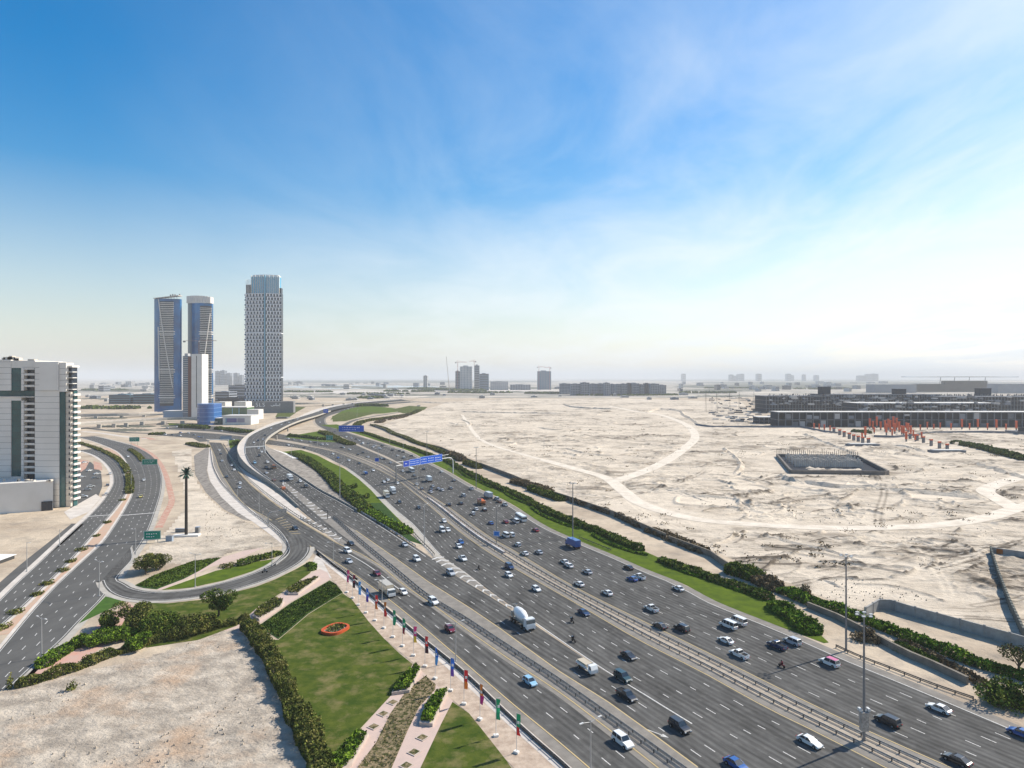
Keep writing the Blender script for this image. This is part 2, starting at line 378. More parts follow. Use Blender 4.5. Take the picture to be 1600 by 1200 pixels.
def relief(name, outline, m, calm, amp, keep=9.0, z=0.02, dr=.006, seed=3, calm_w=6.0, feat=14.0, kind='structure', tracks=False):
    op = [G(*p) for p in outline]
    ang = [math.atan2(p.x, p.y) for p in op]; rr = [math.hypot(p.x, p.y) for p in op]
    a0, a1, r0, r1 = min(ang), max(ang), min(rr), max(rr)
    nr = int(math.log(r1 / r0) / dr); nA = int((a1 - a0) / (dr * .55))
    A, RR = np.meshgrid(np.linspace(a0, a1, nA), r0 * np.exp(np.linspace(0, math.log(r1 / r0), nr)), indexing='ij')
    X = np.sin(A) * RR; Y = np.cos(A) * RR
    ins = inside(X, Y, op); de = dist_poly(X, Y, op + [op[0]])
    k = np.clip(de / keep, 0, 1)
    for c in calm: k = np.minimum(k, np.clip((dist_poly(X, Y, c[0]) - c[1]) / calm_w, 0, 1))
    k = k * k * (3 - 2 * k)
    n1 = fbm(X / feat / 4, Y / feat / 4, seed, 4); n2 = fbm(X / feat, Y / feat, seed + 20, 5)
    patch = np.clip((n1 - .45) * 5, 0, 1)
    ridg = 1 - np.abs(2 * fbm(X / (feat * 1.6) + n1 * 2, Y / (feat * .8), seed + 40, 4) - 1)
    hgt = amp * (np.clip(n2 - .42, 0, 1) * 3.0 * patch + np.clip(ridg - .78, 0, 1) * 3.2 + (n1 - .4) * .8 + (fbm(X / 2.5, Y / 2.5, seed + 60, 2) - .5) * .35 * patch)
    pad = np.clip((fbm(X / 95, Y / 95, seed + 80, 3) - .50) * 9, 0, 1)          # graded flats
    hgt = hgt * (1 - .85 * pad)
    Z = z + k * np.clip(hgt, 0, None)
    wear = .25 * pad + .75 * (fbm(X / 30 + n1, Y / 30, seed + 90, 5) - .5) - .35 * patch * (n2 > .5)
    if tracks:
        r_ = random.Random(5)
        def near(path, wd):
            xs = [p.x for p in path]; ys = [p.y for p in path]
            sel = (X > min(xs) - wd) & (X < max(xs) + wd) & (Y > min(ys) - wd) & (Y < max(ys) + wd); return sel, dist_poly(X[sel], Y[sel], path)
        for q in range(430):     # bulldozed ridges and cuts
            reg = r_.random()
            if reg < .5: px, py = r_.uniform(1090, 1580), r_.uniform(725, 815)
            elif reg < .75: px, py = r_.uniform(760, 1080), r_.uniform(640, 715)
            elif reg < .9: px, py = r_.uniform(1080, 1560), r_.uniform(830, 925)
            else: px, py = r_.uniform(1100, 1560), r_.uniform(672, 715)
            c = G(px, py); a_ = r_.uniform(-.5, .9); l = r_.uniform(8, 45) * (c.y / 500) ** .5; cv = r_.uniform(-.03, .03); p = []; 
            for i in range(7): p.append(c.copy()); c = c + Vector((math.cos(a_), math.sin(a_), 0)) * l / 6; a_ += cv * l / 3
            w_ = r_.uniform(.7, 2.1) * (c.y / 420) ** .7; hh = r_.uniform(.25, 1.25) * (c.y / 420) ** .4; sel, d = near(p, w_ * 2)
            b_ = np.exp(-(d / w_) ** 2 * 2) * (.6 + .8 * vnoise(X[sel] / 2.5, Y[sel] / 2.5, q)); Z[sel] += hh * b_ * np.clip(k[sel] * 1.3, 0, 1); wear[sel] -= .55 * b_ * (1 if q % 3 else -.6)
        for q in range(80):      # wheel tracks, pale or dark pairs of ruts
            px, py = r_.uniform(640, 1600), r_.uniform(640, 960); c = G(px, py); a_ = r_.uniform(-.9, .6) if r_.random() < .7 else r_.uniform(0, 3.1); l = r_.uniform(60, 260); cv = r_.uniform(-.006, .006); p = []
            for i in range(14): p.append(c.copy()); c = c + Vector((math.cos(a_), math.sin(a_), 0)) * l / 13; a_ += cv * l / 13 + r_.uniform(-.05, .05)
            w_ = 1.3 * max(1, c.y / 450); sel, d = near(p, w_ * 3); b_ = np.exp(-((d - w_) / (w_ * .55)) ** 2); Z[sel] -= .0; wear[sel] += b_ * r_.choice([-.5, -.35, .4])
        for q in range(16):      # pale graded patches with raised rims
            px, py = r_.uniform(1080, 1500), r_.uniform(690, 800); c = G(px, py); a_, b2 = r_.uniform(12, 34), r_.uniform(8, 20); th = r_.uniform(0, 3)
            sel = (abs(X - c.x) < 50) & (abs(Y - c.y) < 50); u = (X[sel] - c.x) * math.cos(th) + (Y[sel] - c.y) * math.sin(th); v = -(X[sel] - c.x) * math.sin(th) + (Y[sel] - c.y) * math.cos(th)
            rr_ = ((u / a_) ** 4 + (v / b2) ** 4) ** .25; Z[sel] = np.where(rr_ < .92, z + (Z[sel] - z) * .15, Z[sel]) + .9 * np.exp(-((rr_ - 1) / .07) ** 2) * k[sel]; wear[sel] += np.where(rr_ < .95, .35, 0)
    vid = -np.ones(X.shape, np.int64); q = ins
    cell = q[:-1, :-1] & q[1:, :-1] & q[1:, 1:] & q[:-1, 1:]
    used = np.zeros(X.shape, bool); used[:-1, :-1] |= cell; used[1:, :-1] |= cell; used[1:, 1:] |= cell; used[:-1, 1:] |= cell
    vid[used] = np.arange(used.sum())
    co = np.stack([X[used], Y[used], Z[used]], 1)
    i, j = np.nonzero(cell)
    f = np.stack([vid[i, j], vid[i + 1, j], vid[i + 1, j + 1], vid[i, j + 1]], 1)
    o = npmesh(name, co, f, m); 
    if o.data.polygons[0].normal.z < 0: o.data.flip_normals()
    o.data.polygons.foreach_set('use_smooth', [True] * len(o.data.polygons))
    at_ = o.data.attributes.new('wear', 'FLOAT', 'POINT')
    if len(o.data.vertices) == used.sum(): at_.data.foreach_set('value', wear[used].astype(np.float32))
    o['kind'] = kind; return o
def npmesh(name, co, f, m, parent=None):
    me = bpy.data.meshes.new(name); k = f.shape[1]
    me.vertices.add(len(co)); me.vertices.foreach_set('co', co.astype(np.float32).ravel())
    me.loops.add(f.size); me.loops.foreach_set('vertex_index', f.astype(np.int32).ravel())
    me.polygons.add(len(f)); me.polygons.foreach_set('loop_start', np.arange(0, f.size, k, dtype=np.int32))
    for q in (m if isinstance(m, list) else [m]): me.materials.append(q)
    me.update(calc_edges=True); me.validate()
    o = bpy.data.objects.new(name, me); COL.objects.link(o); o.parent = parent
    return o

TR1 = [(712, 632), (722, 648), (733, 665), (748, 684), (770, 696), (810, 708), (850, 719), (900, 733), (945, 746), (975, 768), (1000, 786), (1050, 803), (1100, 813), (1200, 821), (1300, 825), (1400, 824), (1480, 819), (1545, 808), (1580, 797), (1640, 780)]
TR2 = [(960, 752), (1000, 739), (1038, 722), (1068, 702), (1086, 684), (1078, 668), (1058, 657), (1030, 648), (990, 642), (950, 634)]
TR3 = [(1590, 797), (1560, 780), (1540, 766), (1580, 750), (1640, 735)]
TR4 = [(1545, 806), (1500, 790), (1440, 772), (1340, 762), (1250, 758), (1190, 750)]
TR5 = [(1150, 795), (1135, 772), (1152, 752), (1150, 735), (1135, 715), (1160, 700)]
PIT = [(1214, 714), (1340, 716), (1390, 742), (1236, 740)]
def road_sheet(name, pts, w, m, z, wend=None):
    c = W(pts); n = len(c)
    A = [q for q in offset(c, w / 2)]; B = [q for q in offset(c, -w / 2)]
    return band(A, B, name, m, z)
t1, t2, t3, t4, t5 = W(TR1), W(TR2), W(TR3), W(TR4), W(TR5)
FIELD = [(1950, 1150), (1700, 1050), (1600, 1014), (1380, 946), (1345, 958), (1275, 930), (1200, 898), (1110, 860), (1030, 834), (960, 801), (900, 781), (860, 768), (800, 742), (750, 722), (690, 697), (640, 684), (590, 668), (620, 655), (650, 645), (700, 628), (800, 623), (1000, 623), (1160, 628), (1185, 655), (1230, 668), (1450, 668), (1700, 672), (1950, 680)]
relief('sand_field', FIELD, M_field, [(t1, 6), (t2, 6), (t3, 6), (W(PIT + [PIT[0]], sm=False), 14)], 1.0, keep=14, dr=.0026, feat=10, tracks=True)
road_sheet('dirt_road', TR1[6:], 10, M_track, .12); road_sheet('dirt_road', TR1[1:8], 5.5, M_track, .10); road_sheet('dirt_road', TR2, 11, M_track, .13); road_sheet('dirt_road', TR3, 11, M_track, .14)

LOT = [(12, 1078), (120, 1052), (250, 1020), (372, 975), (400, 1000), (425, 1060), (450, 1120), (470, 1160), (490, 1230), (560, 1420), (-150, 1420), (-150, 1110)]
relief('sand_lot', LOT, M_lot, [], .22, keep=5, dr=.006, feat=6, seed=8, z=.03)
MID = [(302, 711), (300, 700), (266, 705), (280, 745), (290, 790), (262, 826), (235, 850), (215, 878), (300, 884), (370, 862), (440, 855), (446, 851), (420, 834), (396, 818), (380, 813), (350, 797), (321, 771), (304, 742)]
relief('sand_verge', MID, M_field, [], .35, keep=8, dr=.006, feat=7, seed=18, z=.03)

# ------------------------------------------------------------------ roads
def GD(px, py):
    """a point of the deck of the flyover road"""
    z = 0
    for _ in range(6):
        p = G(px, py, z); a = nearest(C2.L, p)[1]; b = nearest(C2.R, p)[1]; da, db = (a - p).xy.length, (b - p).xy.length
        z = (a.z * db + b.z * da) / (da + db + 1e-6)
    return G(px, py, z)
def WD(pts, n=8): return smooth([GD(p[0], p[1]) for p in pts], n)
C4 = Road([(240, 670), (330, 674.5), (380, 680), (440, 687), (480, 694), (520, 701), (560, 712), (600, 727), (620, 740), (646, 757), (670, 773), (700, 792), (740, 822), (772, 844), (801, 860), (875, 905), (925, 932), (1012, 975), (1100, 1018), (1200, 1068), (1300, 1117), (1375, 1152), (1475, 1196), (1600, 1252), (1750, 1320), (2000, 1433)],
          [(240, 661), (330, 665.5), (400, 671), (450, 680), (500, 687), (540, 692), (585, 695), (610, 697), (640, 706.5), (666, 720), (700, 737), (740, 760), (797, 787), (854, 822), (912, 848), (961, 868), (1014, 891), (1067, 912), (1120, 940), (1200, 972), (1282, 1006), (1325, 1025), (1425, 1065), (1525, 1106), (1600, 1137), (1800, 1222), (2150, 1372)], 8)
RB = Road([(640, 627), (590, 631), (545, 636), (515, 642), (497, 649), (492, 656), (496, 664), (510, 672), (530, 681), (550, 690), (580, 703), (606, 714), (630, 727)],
          [(650, 628.5), (600, 632.5), (560, 638), (530, 645), (513, 651), (509, 658), (516, 666), (530, 671), (545, 676), (570, 684), (600, 693), (622, 701), (650, 712)], 8)
C3 = Road([(240, 680), (320, 686), (375, 690), (430, 696), (470, 701), (500, 710), (522, 721), (540, 730), (560, 744), (580, 761), (600, 780), (620, 799), (643, 818), (663, 840), (687, 867), (725, 893), (762, 921), (800, 948), (835, 972), (900, 1017), (960, 1057), (990, 1075), (1050, 1112), (1117, 1153), (1200, 1203), (1300, 1262), (1500, 1382)],
          [(240, 672), (330, 677), (380, 682), (440, 690), (480, 697), (520, 705), (560, 720), (590, 733), (620, 749), (650, 772), (680, 797), (706, 820), (744, 849), (800, 885), (844, 910), (907, 946), (1000, 1000), (1100, 1051), (1200, 1106), (1300, 1155), (1375, 1194), (1500, 1255), (1700, 1350), (1950, 1470)], 8)
e2 = [(620, 623, 0), (570, 627, 1), (530, 632, 3), (500, 638, 5), (480, 645, 6), (460, 654, 7), (430, 660, 7), (410, 668, 7), (390, 678, 7), (378, 688, 7), (371, 700, 6.8), (374, 713, 6), (384, 726, 4.6), (400, 739, 3), (420, 752, 1.8), (440, 768, 1.0), (465, 791, .4), (490, 813, .1), (525, 840, 0), (556, 862, 0), (594, 882.5, 0), (631, 912, 0), (663, 934, 0), (693, 955, 0), (734, 985, 0), (800, 1031, 0), (875, 1080, 0), (960, 1144, 0), (1032, 1200, 0), (1130, 1275, 0), (1250, 1367, 0)]
e2in = [(626, 624, 0), (576, 628, 1), (536, 633, 3), (508, 639, 5), (488, 646, 6), (468, 652, 7), (450, 657, 7), (430, 663.5, 7), (410, 671, 7), (390, 682, 7), (384, 692, 7), (382, 703, 7), (384, 713, 6.8), (390, 725, 6.4), (403, 737, 6), (422, 751, 5.2)]
r2 = [(640, 626, 0), (590, 630, 1), (550, 635, 3), (520, 641, 5), (497, 649, 6), (470, 657, 7), (450, 665, 7), (430, 676, 7), (416, 688, 7), (414, 698, 7), (418, 707, 6.6), (430, 720, 6), (445, 731, 5), (465, 743, 3.8), (500, 766, 2), (530, 782, 1), (560, 799, .4), (600, 823, 0), (631, 843, 0), (676, 873, 0), (719, 904, 0), (762, 930, 0), (800, 954, 0), (835, 976, 0), (900, 1020, 0), (960, 1058, 0), (1050, 1113, 0), (1117, 1152, 0), (1200, 1203, 0), (1300, 1262, 0), (1500, 1382, 0)]
C2 = Road(e2, r2, 6)          # flyover and everything it carries, down to the gore
C1 = Road([(326, 691), (331, 703), (336, 715), (342, 733), (355, 755), (381, 788), (420, 811), (461, 838), (487, 856), (544, 892), (600, 932), (650, 972), (712, 1025), (800, 1101), (862, 1152), (917, 1199), (1010, 1280), (1105, 1362)],
          [(346, 692), (358, 712), (370, 733), (383, 748), (395, 760), (431, 788), (469, 814), (506, 836), (530, 850), (560, 863), (594, 883), (631, 913), (663, 935), (693, 956), (734, 986), (800, 1032), (875, 1081), (960, 1145), (1032, 1201), (1130, 1277), (1250, 1368)], 6)
band(C4.at(-.015), C4.at(1.0), 'highway', M_asph, .03, uv=True)
band(RB.at(0), RB.at(1), 'slip_road', M_asph, .025, uv=True)
band(C3.at(0), C3.at(1.01), 'highway', M_asph, .035, uv=True)
band(C1.at(-.01), C1.at(1.01), 'highway', M_asph, .03, uv=True)
o = band(C2.at(0), C2.at(1), 'flyover_road', M_asph, .05, uv=True)
# shoulders
def inner(path, d): return offset(path, d)
def strip_in(A, B, d0, d1):
    """band of the road starting d0 metres in from edge A towards B"""
    p, q = [], []
    for a, b in zip(A, B):
        t = (b - a); l = max(t.length, .01); t = t / l
        p.append(a + t * min(d0, l)); q.append(a + t * min(d1, l))
    return p, q
def sh(A, B, d0, d1, name, m, z, y=1e9, ymin=0):
    p, q = strip_in(A, B, d0, d1)
    k = [i for i in range(len(p)) if ymin < p[i].y < y]
    if len(k) > 2: band([p[i] for i in k], [q[i] for i in k], name, m, z)
sh(C4.R, C4.L, 0, 3.4, 'road_shoulder', M_should, .045, 1200)
sh(C4.L, C4.R, -2.2, 0.0, 'road_shoulder', M_should, .045, 700)
sh(C3.R, C3.L, -2.4, 0, 'road_shoulder', M_should, .05, 700)
sh(C3.L, C3.R, -3.6, .1, 'road_shoulder', M_conc, .05, 560, 245)
sh(C2.L, C2.R, -2.0, 0, 'road_shoulder', M_should, .035, 330)
sh(C1.L, C1.R, -2.6, 0, 'road_shoulder', M_should, .045, 700)
sh(RB.R, RB.L, 0, 3, 'road_shoulder', M_should, .05)
sh(RB.L, RB.R, -4, 0, 'road_shoulder', M_med, .04)

# flyover: pale outer shoulder
Lin = WD(e2in); Lout = C2.L
A = []; B = []
for p in resample(Lin, 6):
    q = nearest(Lout, p)[1]; A.append(p); B.append(q)
band(A, B, 'flyover_shoulder', M_conc2, .09)
# gore and hatch islands on the ramp (raised textures are paint)
def gore(name, pts, m, dz):
    q = [GD(x, y) if len(r) == 0 else G(x, y, r[0]) for x, y, *r in pts]
    mb = MB(); n = len(q) // 2
    mb.add([(p.x, p.y, p.z + dz) for p in q], [(i, i + 1, len(q) - 2 - i, len(q) - 1 - i) for i in range(n - 1)])
    o = mb.build(name, m, fix=False)
    if sum(p.normal.z for p in o.data.polygons) < 0: o.data.flip_normals()
    o['kind'] = 'structure'
# band between C2 lanes and the inner slip: beginning hatched, then carrying barrier 1
T1 = [(442, 751), (465, 768), (490, 787), (515, 806), (535, 818)]; T2 = [(527, 830), (503, 811), (480, 792), (458, 773), (441, 757)]
gore('hatched_gore', T1 + T2, M_should, .08)
gore('barrier_strip', [(535, 817), (556, 829), (612, 868), (669, 909), (734, 950), (781, 982), (800, 996), (875, 1050), (950, 1097), (1010, 1140), (1090, 1199), (1180, 1268), (1290, 1352),
                       (1250, 1368), (1130, 1277), (1032, 1201), (960, 1145), (875, 1081), (800, 1032), (734, 986), (693, 956), (663, 935), (631, 913), (594, 883), (556, 852), (527, 831)], M_should, .075)
gore('hatched_gore', [(470, 806), (490, 815), (510, 826), (530, 839), (549, 853), (549, 853), (535, 848), (510, 834), (490, 822), (470, 810)], M_should, .09)
# ramp divider: beige triangle between the outer slip and the flyover ramp
sheet('ramp_verge', [(372, 728), (385, 737), (400, 746), (420, 762), (440, 776), (465, 797), (478, 808), (478, 816), (469, 811), (431, 786), (400, 761), (385, 746)], M_conc2, .06)
sheet('ramp_verge', [(352, 700), (370, 696), (378, 716), (396, 735), (410, 748), (390, 742), (372, 727), (362, 714)], M_slope, .045)
def mk(path, m, w, z, name='lane_marking', ymax=900, ymin=0):
    k = [p for p in path if ymin < p.y < ymax]
    if len(k) < 2: return
    mb = MB(); line(mb, k, w, z); o = mb.build(name, m, fix=False)
    if o.data.polygons[0].normal.z < 0: o.data.flip_normals()
    o['kind'] = 'structure'
def lanes(road, fr, z, ymax=900, ymin=0, name='lane_dashes', w=.22):
    mb = MB()
    for i, f in enumerate(fr):
        p = [q for q in road.at(f) if ymin < q.y < ymax]
        if len(p) > 2: dashes(mb, p, w, z)
    o = mb.build(name, M_line, fix=False)
    for p in o.data.polygons[:1]:
        if p.normal.z < 0: o.data.flip_normals()
    o['kind'] = 'structure'
def inset(road, side, d):
    return strip_in(*( (road.L, road.R) if side == 'L' else (road.R, road.L)), d, d)[0]
mk(inset(C4, 'L', .3), M_yel, .28, .055); mk(inset(C4, 'R', 3.5), M_line, .28, .06)
mk(inset(C3, 'R', .3), M_yel, .28, .06); mk(inset(C3, 'L', .4), M_line, .28, .06, ymin=285)
mk(C3.at(0.0), M_line, .34, .075, ymax=232, ymin=146)
mk(inset(C1, 'L', .3), M_yel, .3, .055, ymax=800); mk(inset(C1, 'R', .3), M_yel, .3, .085, ymax=800)
mk([G(*p) for p in [(556, 829), (612, 868), (669, 909), (734, 950), (781, 982), (800, 996), (875, 1050), (950, 1097), (1010, 1140), (1090, 1199)]], M_yel, .3, .09)
mk(inset(C2, 'R', 1.6), M_line, .28, .09, ymin=285)
mk(resample(Lin, 5), M_line, .3, .12)
class Lanes:
    L = R = None
    def at(s, f): return [a.lerp(b, f) for a, b in zip(s.L, s.R)]
    def mid(s): return s.at(.5)
def deck_road(Lp, Rp=None, step=6):
    r = Lanes(); r.L = resample(WD(Lp), step); q = WD(Rp) if Rp else C2.R; r.R = [nearest(q, p)[1] for p in r.L]; return r
C2lane = deck_road([(403, 737), (425, 746), (442, 751), (490, 787), (535, 818), (556, 829), (612, 868), (669, 909), (734, 950), (781, 982), (875, 1050), (950, 1097), (1010, 1140), (1090, 1199)])
C2b = deck_road(e2in[4:])
C1b = deck_road([(441, 766), (465, 788), (490, 811), (525, 838), (548, 853)], [(442, 758), (458, 774), (480, 793), (503, 812), (527, 831), (556, 852)], 5)
lanes(C2lane, [.24, .5, .76], .07, ymin=300); lanes(C2lane, [.28, .62], .07, ymax=298); lanes(C2b, [.27, .5, .74], .07)
lanes(C1b, [.5], .07)
lanes(C1, [.5], .05, ymin=290); lanes(C1, [.36, .68], .05, ymax=290)
mk(C1.at(.68), M_line, .35, .055, ymin=236, ymax=300)
lanes(C3, [.2, .4, .6, .8], .055, ymin=205); lanes(C3, [.19, .38, .585, .79], .055, ymax=205)
lanes(C4, [.15, .30, .45, .60, .74], .05, ymax=620)
lanes(C4, [.33, .66], .05, ymin=640, ymax=1600); lanes(RB, [.25, .5, .75], .04)
# chevrons
def chev(apex, L_, R_, n, z0, t0=0, t1=1, wd=1.3, deck=False):
    """V marks between two edges"""
    mb = MB(); A = resample(WD(L_) if deck else W(L_), 1); B = WD(R_) if deck else W(R_)
    for k in range(n):
        i = int((t0 + (t1 - t0) * k / n) * (len(A) - 6)); a = A[i]; b = nearest(B, a)[1]
        wdt = (b - a).length
        if wdt < .8: continue
        j = min(i + int(max(2, apex * wdt * .5)), len(A) - 4); m_ = A[j].lerp(nearest(B, A[j])[1], .5)
        for p, q in ((a, m_), (b, m_)):
            d = (A[min(i + 2, len(A) - 1)] - A[i]).normalized() * wd
            mb.add([(v.x, v.y, v.z + z0) for v in (p, q, q + d, p + d)], [(0, 1, 2, 3)])
    o = mb.build('chevron_marking', M_line, fix=False); me = o.data
    import bmesh
    bm = bmesh.new(); bm.from_mesh(me); bm.normal_update()
    dn = [f for f in bm.faces if f.normal.z < 0]; bmesh.ops.reverse_faces(bm, faces=dn); bm.to_mesh(me); bm.free()
    o['kind'] = 'structure'
gore('chevron_gore', [(676, 869, 0), (700, 880, 0), (725, 895, 0), (762, 923, 0), (800, 950, 0), (800, 951, 0), (762, 928, 0), (719, 903, 0), (697, 888, 0), (676, 873, 0)], M_should, .085)
chev(-.9, [(800, 948), (762, 921), (725, 893), (687, 866), (676, 860)], [(800, 954), (762, 930), (719, 904), (676, 875)], 12, .1, 0, .97)
chev(.5, T1, T2[::-1], 15, .12, 0, .97, wd=2.0, deck=True)
chev(.5, [(470, 804), (490, 814), (510, 825), (530, 838), (549, 851)], [(470, 811), (490, 823), (510, 835), (535, 849), (549, 854)], 9, .13, 0, .95, wd=1.6, deck=True)
# arrows and the tiger-tail block on the near lane
mb = MB(); a = G(1008, 1139); b = G(1045, 1153); d = (b - a).normalized(); n_ = Vector((-d.y, d.x, 0))
for s in [[a - n_ * .12, a + n_ * .12, a + d * 4.4 + n_ * .12, a + d * 4.4 - n_ * .12], [a + d * 4 - n_ * .6, a + d * 4 + n_ * .6, b]]:
    mb.add([(v.x, v.y, .06) for v in s], [tuple(range(len(s)))])
mb.build('lane_arrow', M_line)['kind'] = 'structure'

# embankment of the ramp, its slabbed slope and the retaining wall under the deck
toe = W([(414, 702, 0), (440, 707, 0), (462, 716, 0), (480, 727), (500, 739), (520, 760), (535, 768), (550, 779), (570, 800), (600, 820), (640, 846), (668, 868)], 0)
top = [p for p in C2.R if p.y < 700]
A = []; B = []
for p in top:
    if p.y < 290 or p.z < .01 and p.y < 320: continue
    A.append(p + Vector((0, 0, -.1 if p.z > .2 else -.05))); q = nearest(toe, p)[1].copy(); q.z = .04; B.append(q)
band(A, B, 'paved_slope', M_slope, 0)
A = [p for p in C2.L if 330 < p.y < 800]; B = [Vector((p.x, p.y, .0)) for p in A]
mbw = MB(); mbw.add([tuple(v) for a, b in zip(A, B) for v in ((a.x, a.y, a.z + .03), tuple(b))], [(2 * i, 2 * i + 1, 2 * i + 3, 2 * i + 2) for i in range(len(A) - 1)])
o = mbw.build('retaining_wall', M_conc); tag(o, 'pale concrete retaining wall under the outer edge of the curved flyover', 'wall')
# flyover thing: parapets, deck edge, piers
fly = thing('flyover', 'curved concrete flyover ramp crossing the highway beside the towers', 'flyover')
for e in (C2.L, C2.R):
    p = [q for q in e if q.z > .35 and q.y < 1450]
    mb = MB(); mb.ribbon(p, .35, 0.02, 1.0); mb.build('parapet', M_conc, fly)
    mb = MB(); mb.ribbon([q for q in p if q.y > 530], .8, -1.5, -.02); mb.build('edge_beam', M_conc, fly)
for px in ((392, 684), (432, 680), (400, 679), (450, 668), (415, 672)):
    q = G(px[0], px[1], 5.5); mb = MB(); mb.bar((q.x, q.y, 0), (q.x, q.y, 5.3), 1.1, n=12); mb.build('pier', M_conc, fly)

# loop road
C0 = Road([(205, 855), (207, 873), (192, 891), (185, 905), (197, 912), (212, 920), (250, 925), (300, 921), (350, 910), (394, 896), (425, 881), (440, 868), (447, 856), (444, 843), (430, 826), (412, 812)],
          [(158, 908), (161, 916), (175, 929), (212, 939), (262, 939), (325, 931), (356, 925), (400, 912), (431, 900), (465, 882), (480, 869), (485, 856), (478, 845), (461, 830), (440, 815)], 4)
band(C0.L, C0.R, 'loop_road', M_asph, .065, uv=True); band(*strip_in(C0.L, C0.R, -1.6, .2), 'loop_kerb', M_conc, .082)
kk = [i for i, p in enumerate(C0.R) if p.y < 306]; ka, kb = strip_in(C0.R, C0.L, -1.8, .2); band([ka[i] for i in kk], [kb[i] for i in kk], 'loop_kerb', M_conc, .084)
mk(inset(C0, 'L', 1.0), M_line, .22, .09); mk(inset(C0, 'R', 1.0), M_line, .22, .09, ymax=306)
mb = MB()
for t in np.linspace(0, 1, 8):
    a = G(431 + 24 * t, 812 + 22 * t); b = G(443 + 26 * t, 808 + 26 * t); line(mb, [a, (a + b) / 2, b], .5, .1)
mb.build('hatch_marking', M_yel, fix=False)['kind'] = 'structure'

# left highway
W2 = Road([(120, 683), (140, 688), (160, 695), (185, 707), (200, 727), (207, 747), (207, 770), (195, 795), (178, 822), (160, 847), (125, 880), (87, 915), (50, 955), (0, 1015), (-60, 1085)],
          [(120, 677), (150, 682), (175, 688), (212, 698), (240, 714), (252, 740), (252, 765), (244, 795), (228, 837), (207, 870), (182, 905), (158, 937), (125, 970), (100, 997), (62, 1032), (20, 1072), (-40, 1135)], 6)
W1 = Road([(110, 704), (127, 705), (150, 713), (170, 730), (177, 752), (166, 775), (145, 800), (100, 842), (62, 878), (25, 912), (0, 937), (-60, 1000)],
          [(110, 694), (127, 697), (160, 705), (185, 725), (197, 747), (197, 770), (183, 792), (140, 842), (110, 876), (75, 911), (25, 958), (0, 980), (-60, 1045)], 6)
W0 = Road([(112, 818), (75, 848), (37, 878), (0, 910), (-60, 965)], [(131, 819), (97, 850), (50, 888), (0, 929), (-60, 985)], 6)
band(W2.L, W2.R, 'boulevard', M_asph2, .03); band(W1.L, W1.R, 'boulevard', M_asph2, .03); band(W0.L, W0.R, 'service_road', M_asph2, .03)
for r_ in (W2, W1):
    mk(inset(r_, 'L', .4), M_line, .2, .05); mk(inset(r_, 'R', .6), M_line, .2, .05)
lanes(W2, [.22, .42, .62, .82], .05); lanes(W1, [.25, .5, .75], .05)
A = W1.R; B = [nearest(W2.L, p)[1] for p in A]
sh(W2.L, W2.R, -1.1, 0, 'kerb', M_conc2, .07); sh(W1.R, W1.L, -1.1, 0, 'kerb', M_conc2, .07); sh(W2.R, W2.L, -2.2, 0, 'kerb', M_conc, .04); sh(W1.L, W1.R, -2.2, 0, 'kerb', M_conc2, .04)
band(A, B, 'planted_median', mat('pink sand', (.48, .30, .21), .95, (.42, .33, .25), .25, 8, .3, .7), .06)
# crossing line
for r_, p in ((W2, (243, 800)), (W1, (183, 803))):
    q = G(*p); i = min(range(len(r_.L)), key=lambda k: (r_.L[k].lerp(r_.R[k], .5) - q).length)
    mb = MB(); line(mb, [r_.L[i], r_.at(.5)[i], r_.R[i]], 1.4, .055); mb.build('stop_line', M_line, fix=False)['kind'] = 'structure'
# long crossing highway arm to the left, small ramps there
road_sheet('side_road', [(320, 690), (300, 682), (262, 679), (230, 677), (200, 676), (170, 673), (130, 668)], 12, M_asph2, .034)
road_sheet('side_road', [(300, 668), (270, 662), (250, 664), (262, 659), (300, 657)], 9, M_asph2, .036)
road_sheet('side_road', [(128, 674), (160, 677), (200, 683), (240, 686)], 7, M_conc2, .05)
road_sheet('side_road', [(528, 673), (538, 664), (560, 655), (600, 648), (630, 643), (650, 637), (655, 633)], 9, M_asph2, .05)
road_sheet('pavement', [(205, 693), (226, 703), (240, 712), (252, 727), (260, 745), (266, 768), (268, 785), (258, 805), (248, 825)], 3.6, M_redpave, .06)
road_sheet('pavement', [(210, 686), (225, 684), (240, 687)], 7, M_redpave, .06)
sheet('car_park', [(110, 720), (142, 722), (158, 737), (160, 760), (150, 785), (128, 800), (110, 796)], M_asph2, .028)
sheet('pavement', [(124, 718), (140, 720), (134, 732), (126, 738)], M_redpave, .05); sheet('pavement', [(146, 720), (158, 724), (160, 735), (147, 733)], M_redpave, .05)
sheet('pavement', [(100, 800), (150, 772), (158, 778), (138, 800), (110, 812)], M_conc2, .05)

# slope slabs and white strip beside the outer slip
sheet('paved_slope', [(303, 712), (326, 697), (327, 715), (323, 735), (328, 752), (345, 775), (372, 800), (396, 815), (380, 812), (350, 796), (322, 770), (305, 742)], M_slope, .05)
sheet('white_verge', [(327, 700), (331, 705), (334, 728), (345, 750), (365, 775), (395, 798), (420, 820), (444, 843), (449, 856), (443, 852), (418, 832), (396, 816), (372, 801), (345, 776), (329, 753), (324, 735)], M_conc2, .055)
sheet('white_verge', [(416, 702), (425, 703), (455, 712), (471, 719), (455, 718), (428, 716), (420, 710)], mat('white slabs', (.7, .66, .6), .9), 1.2)

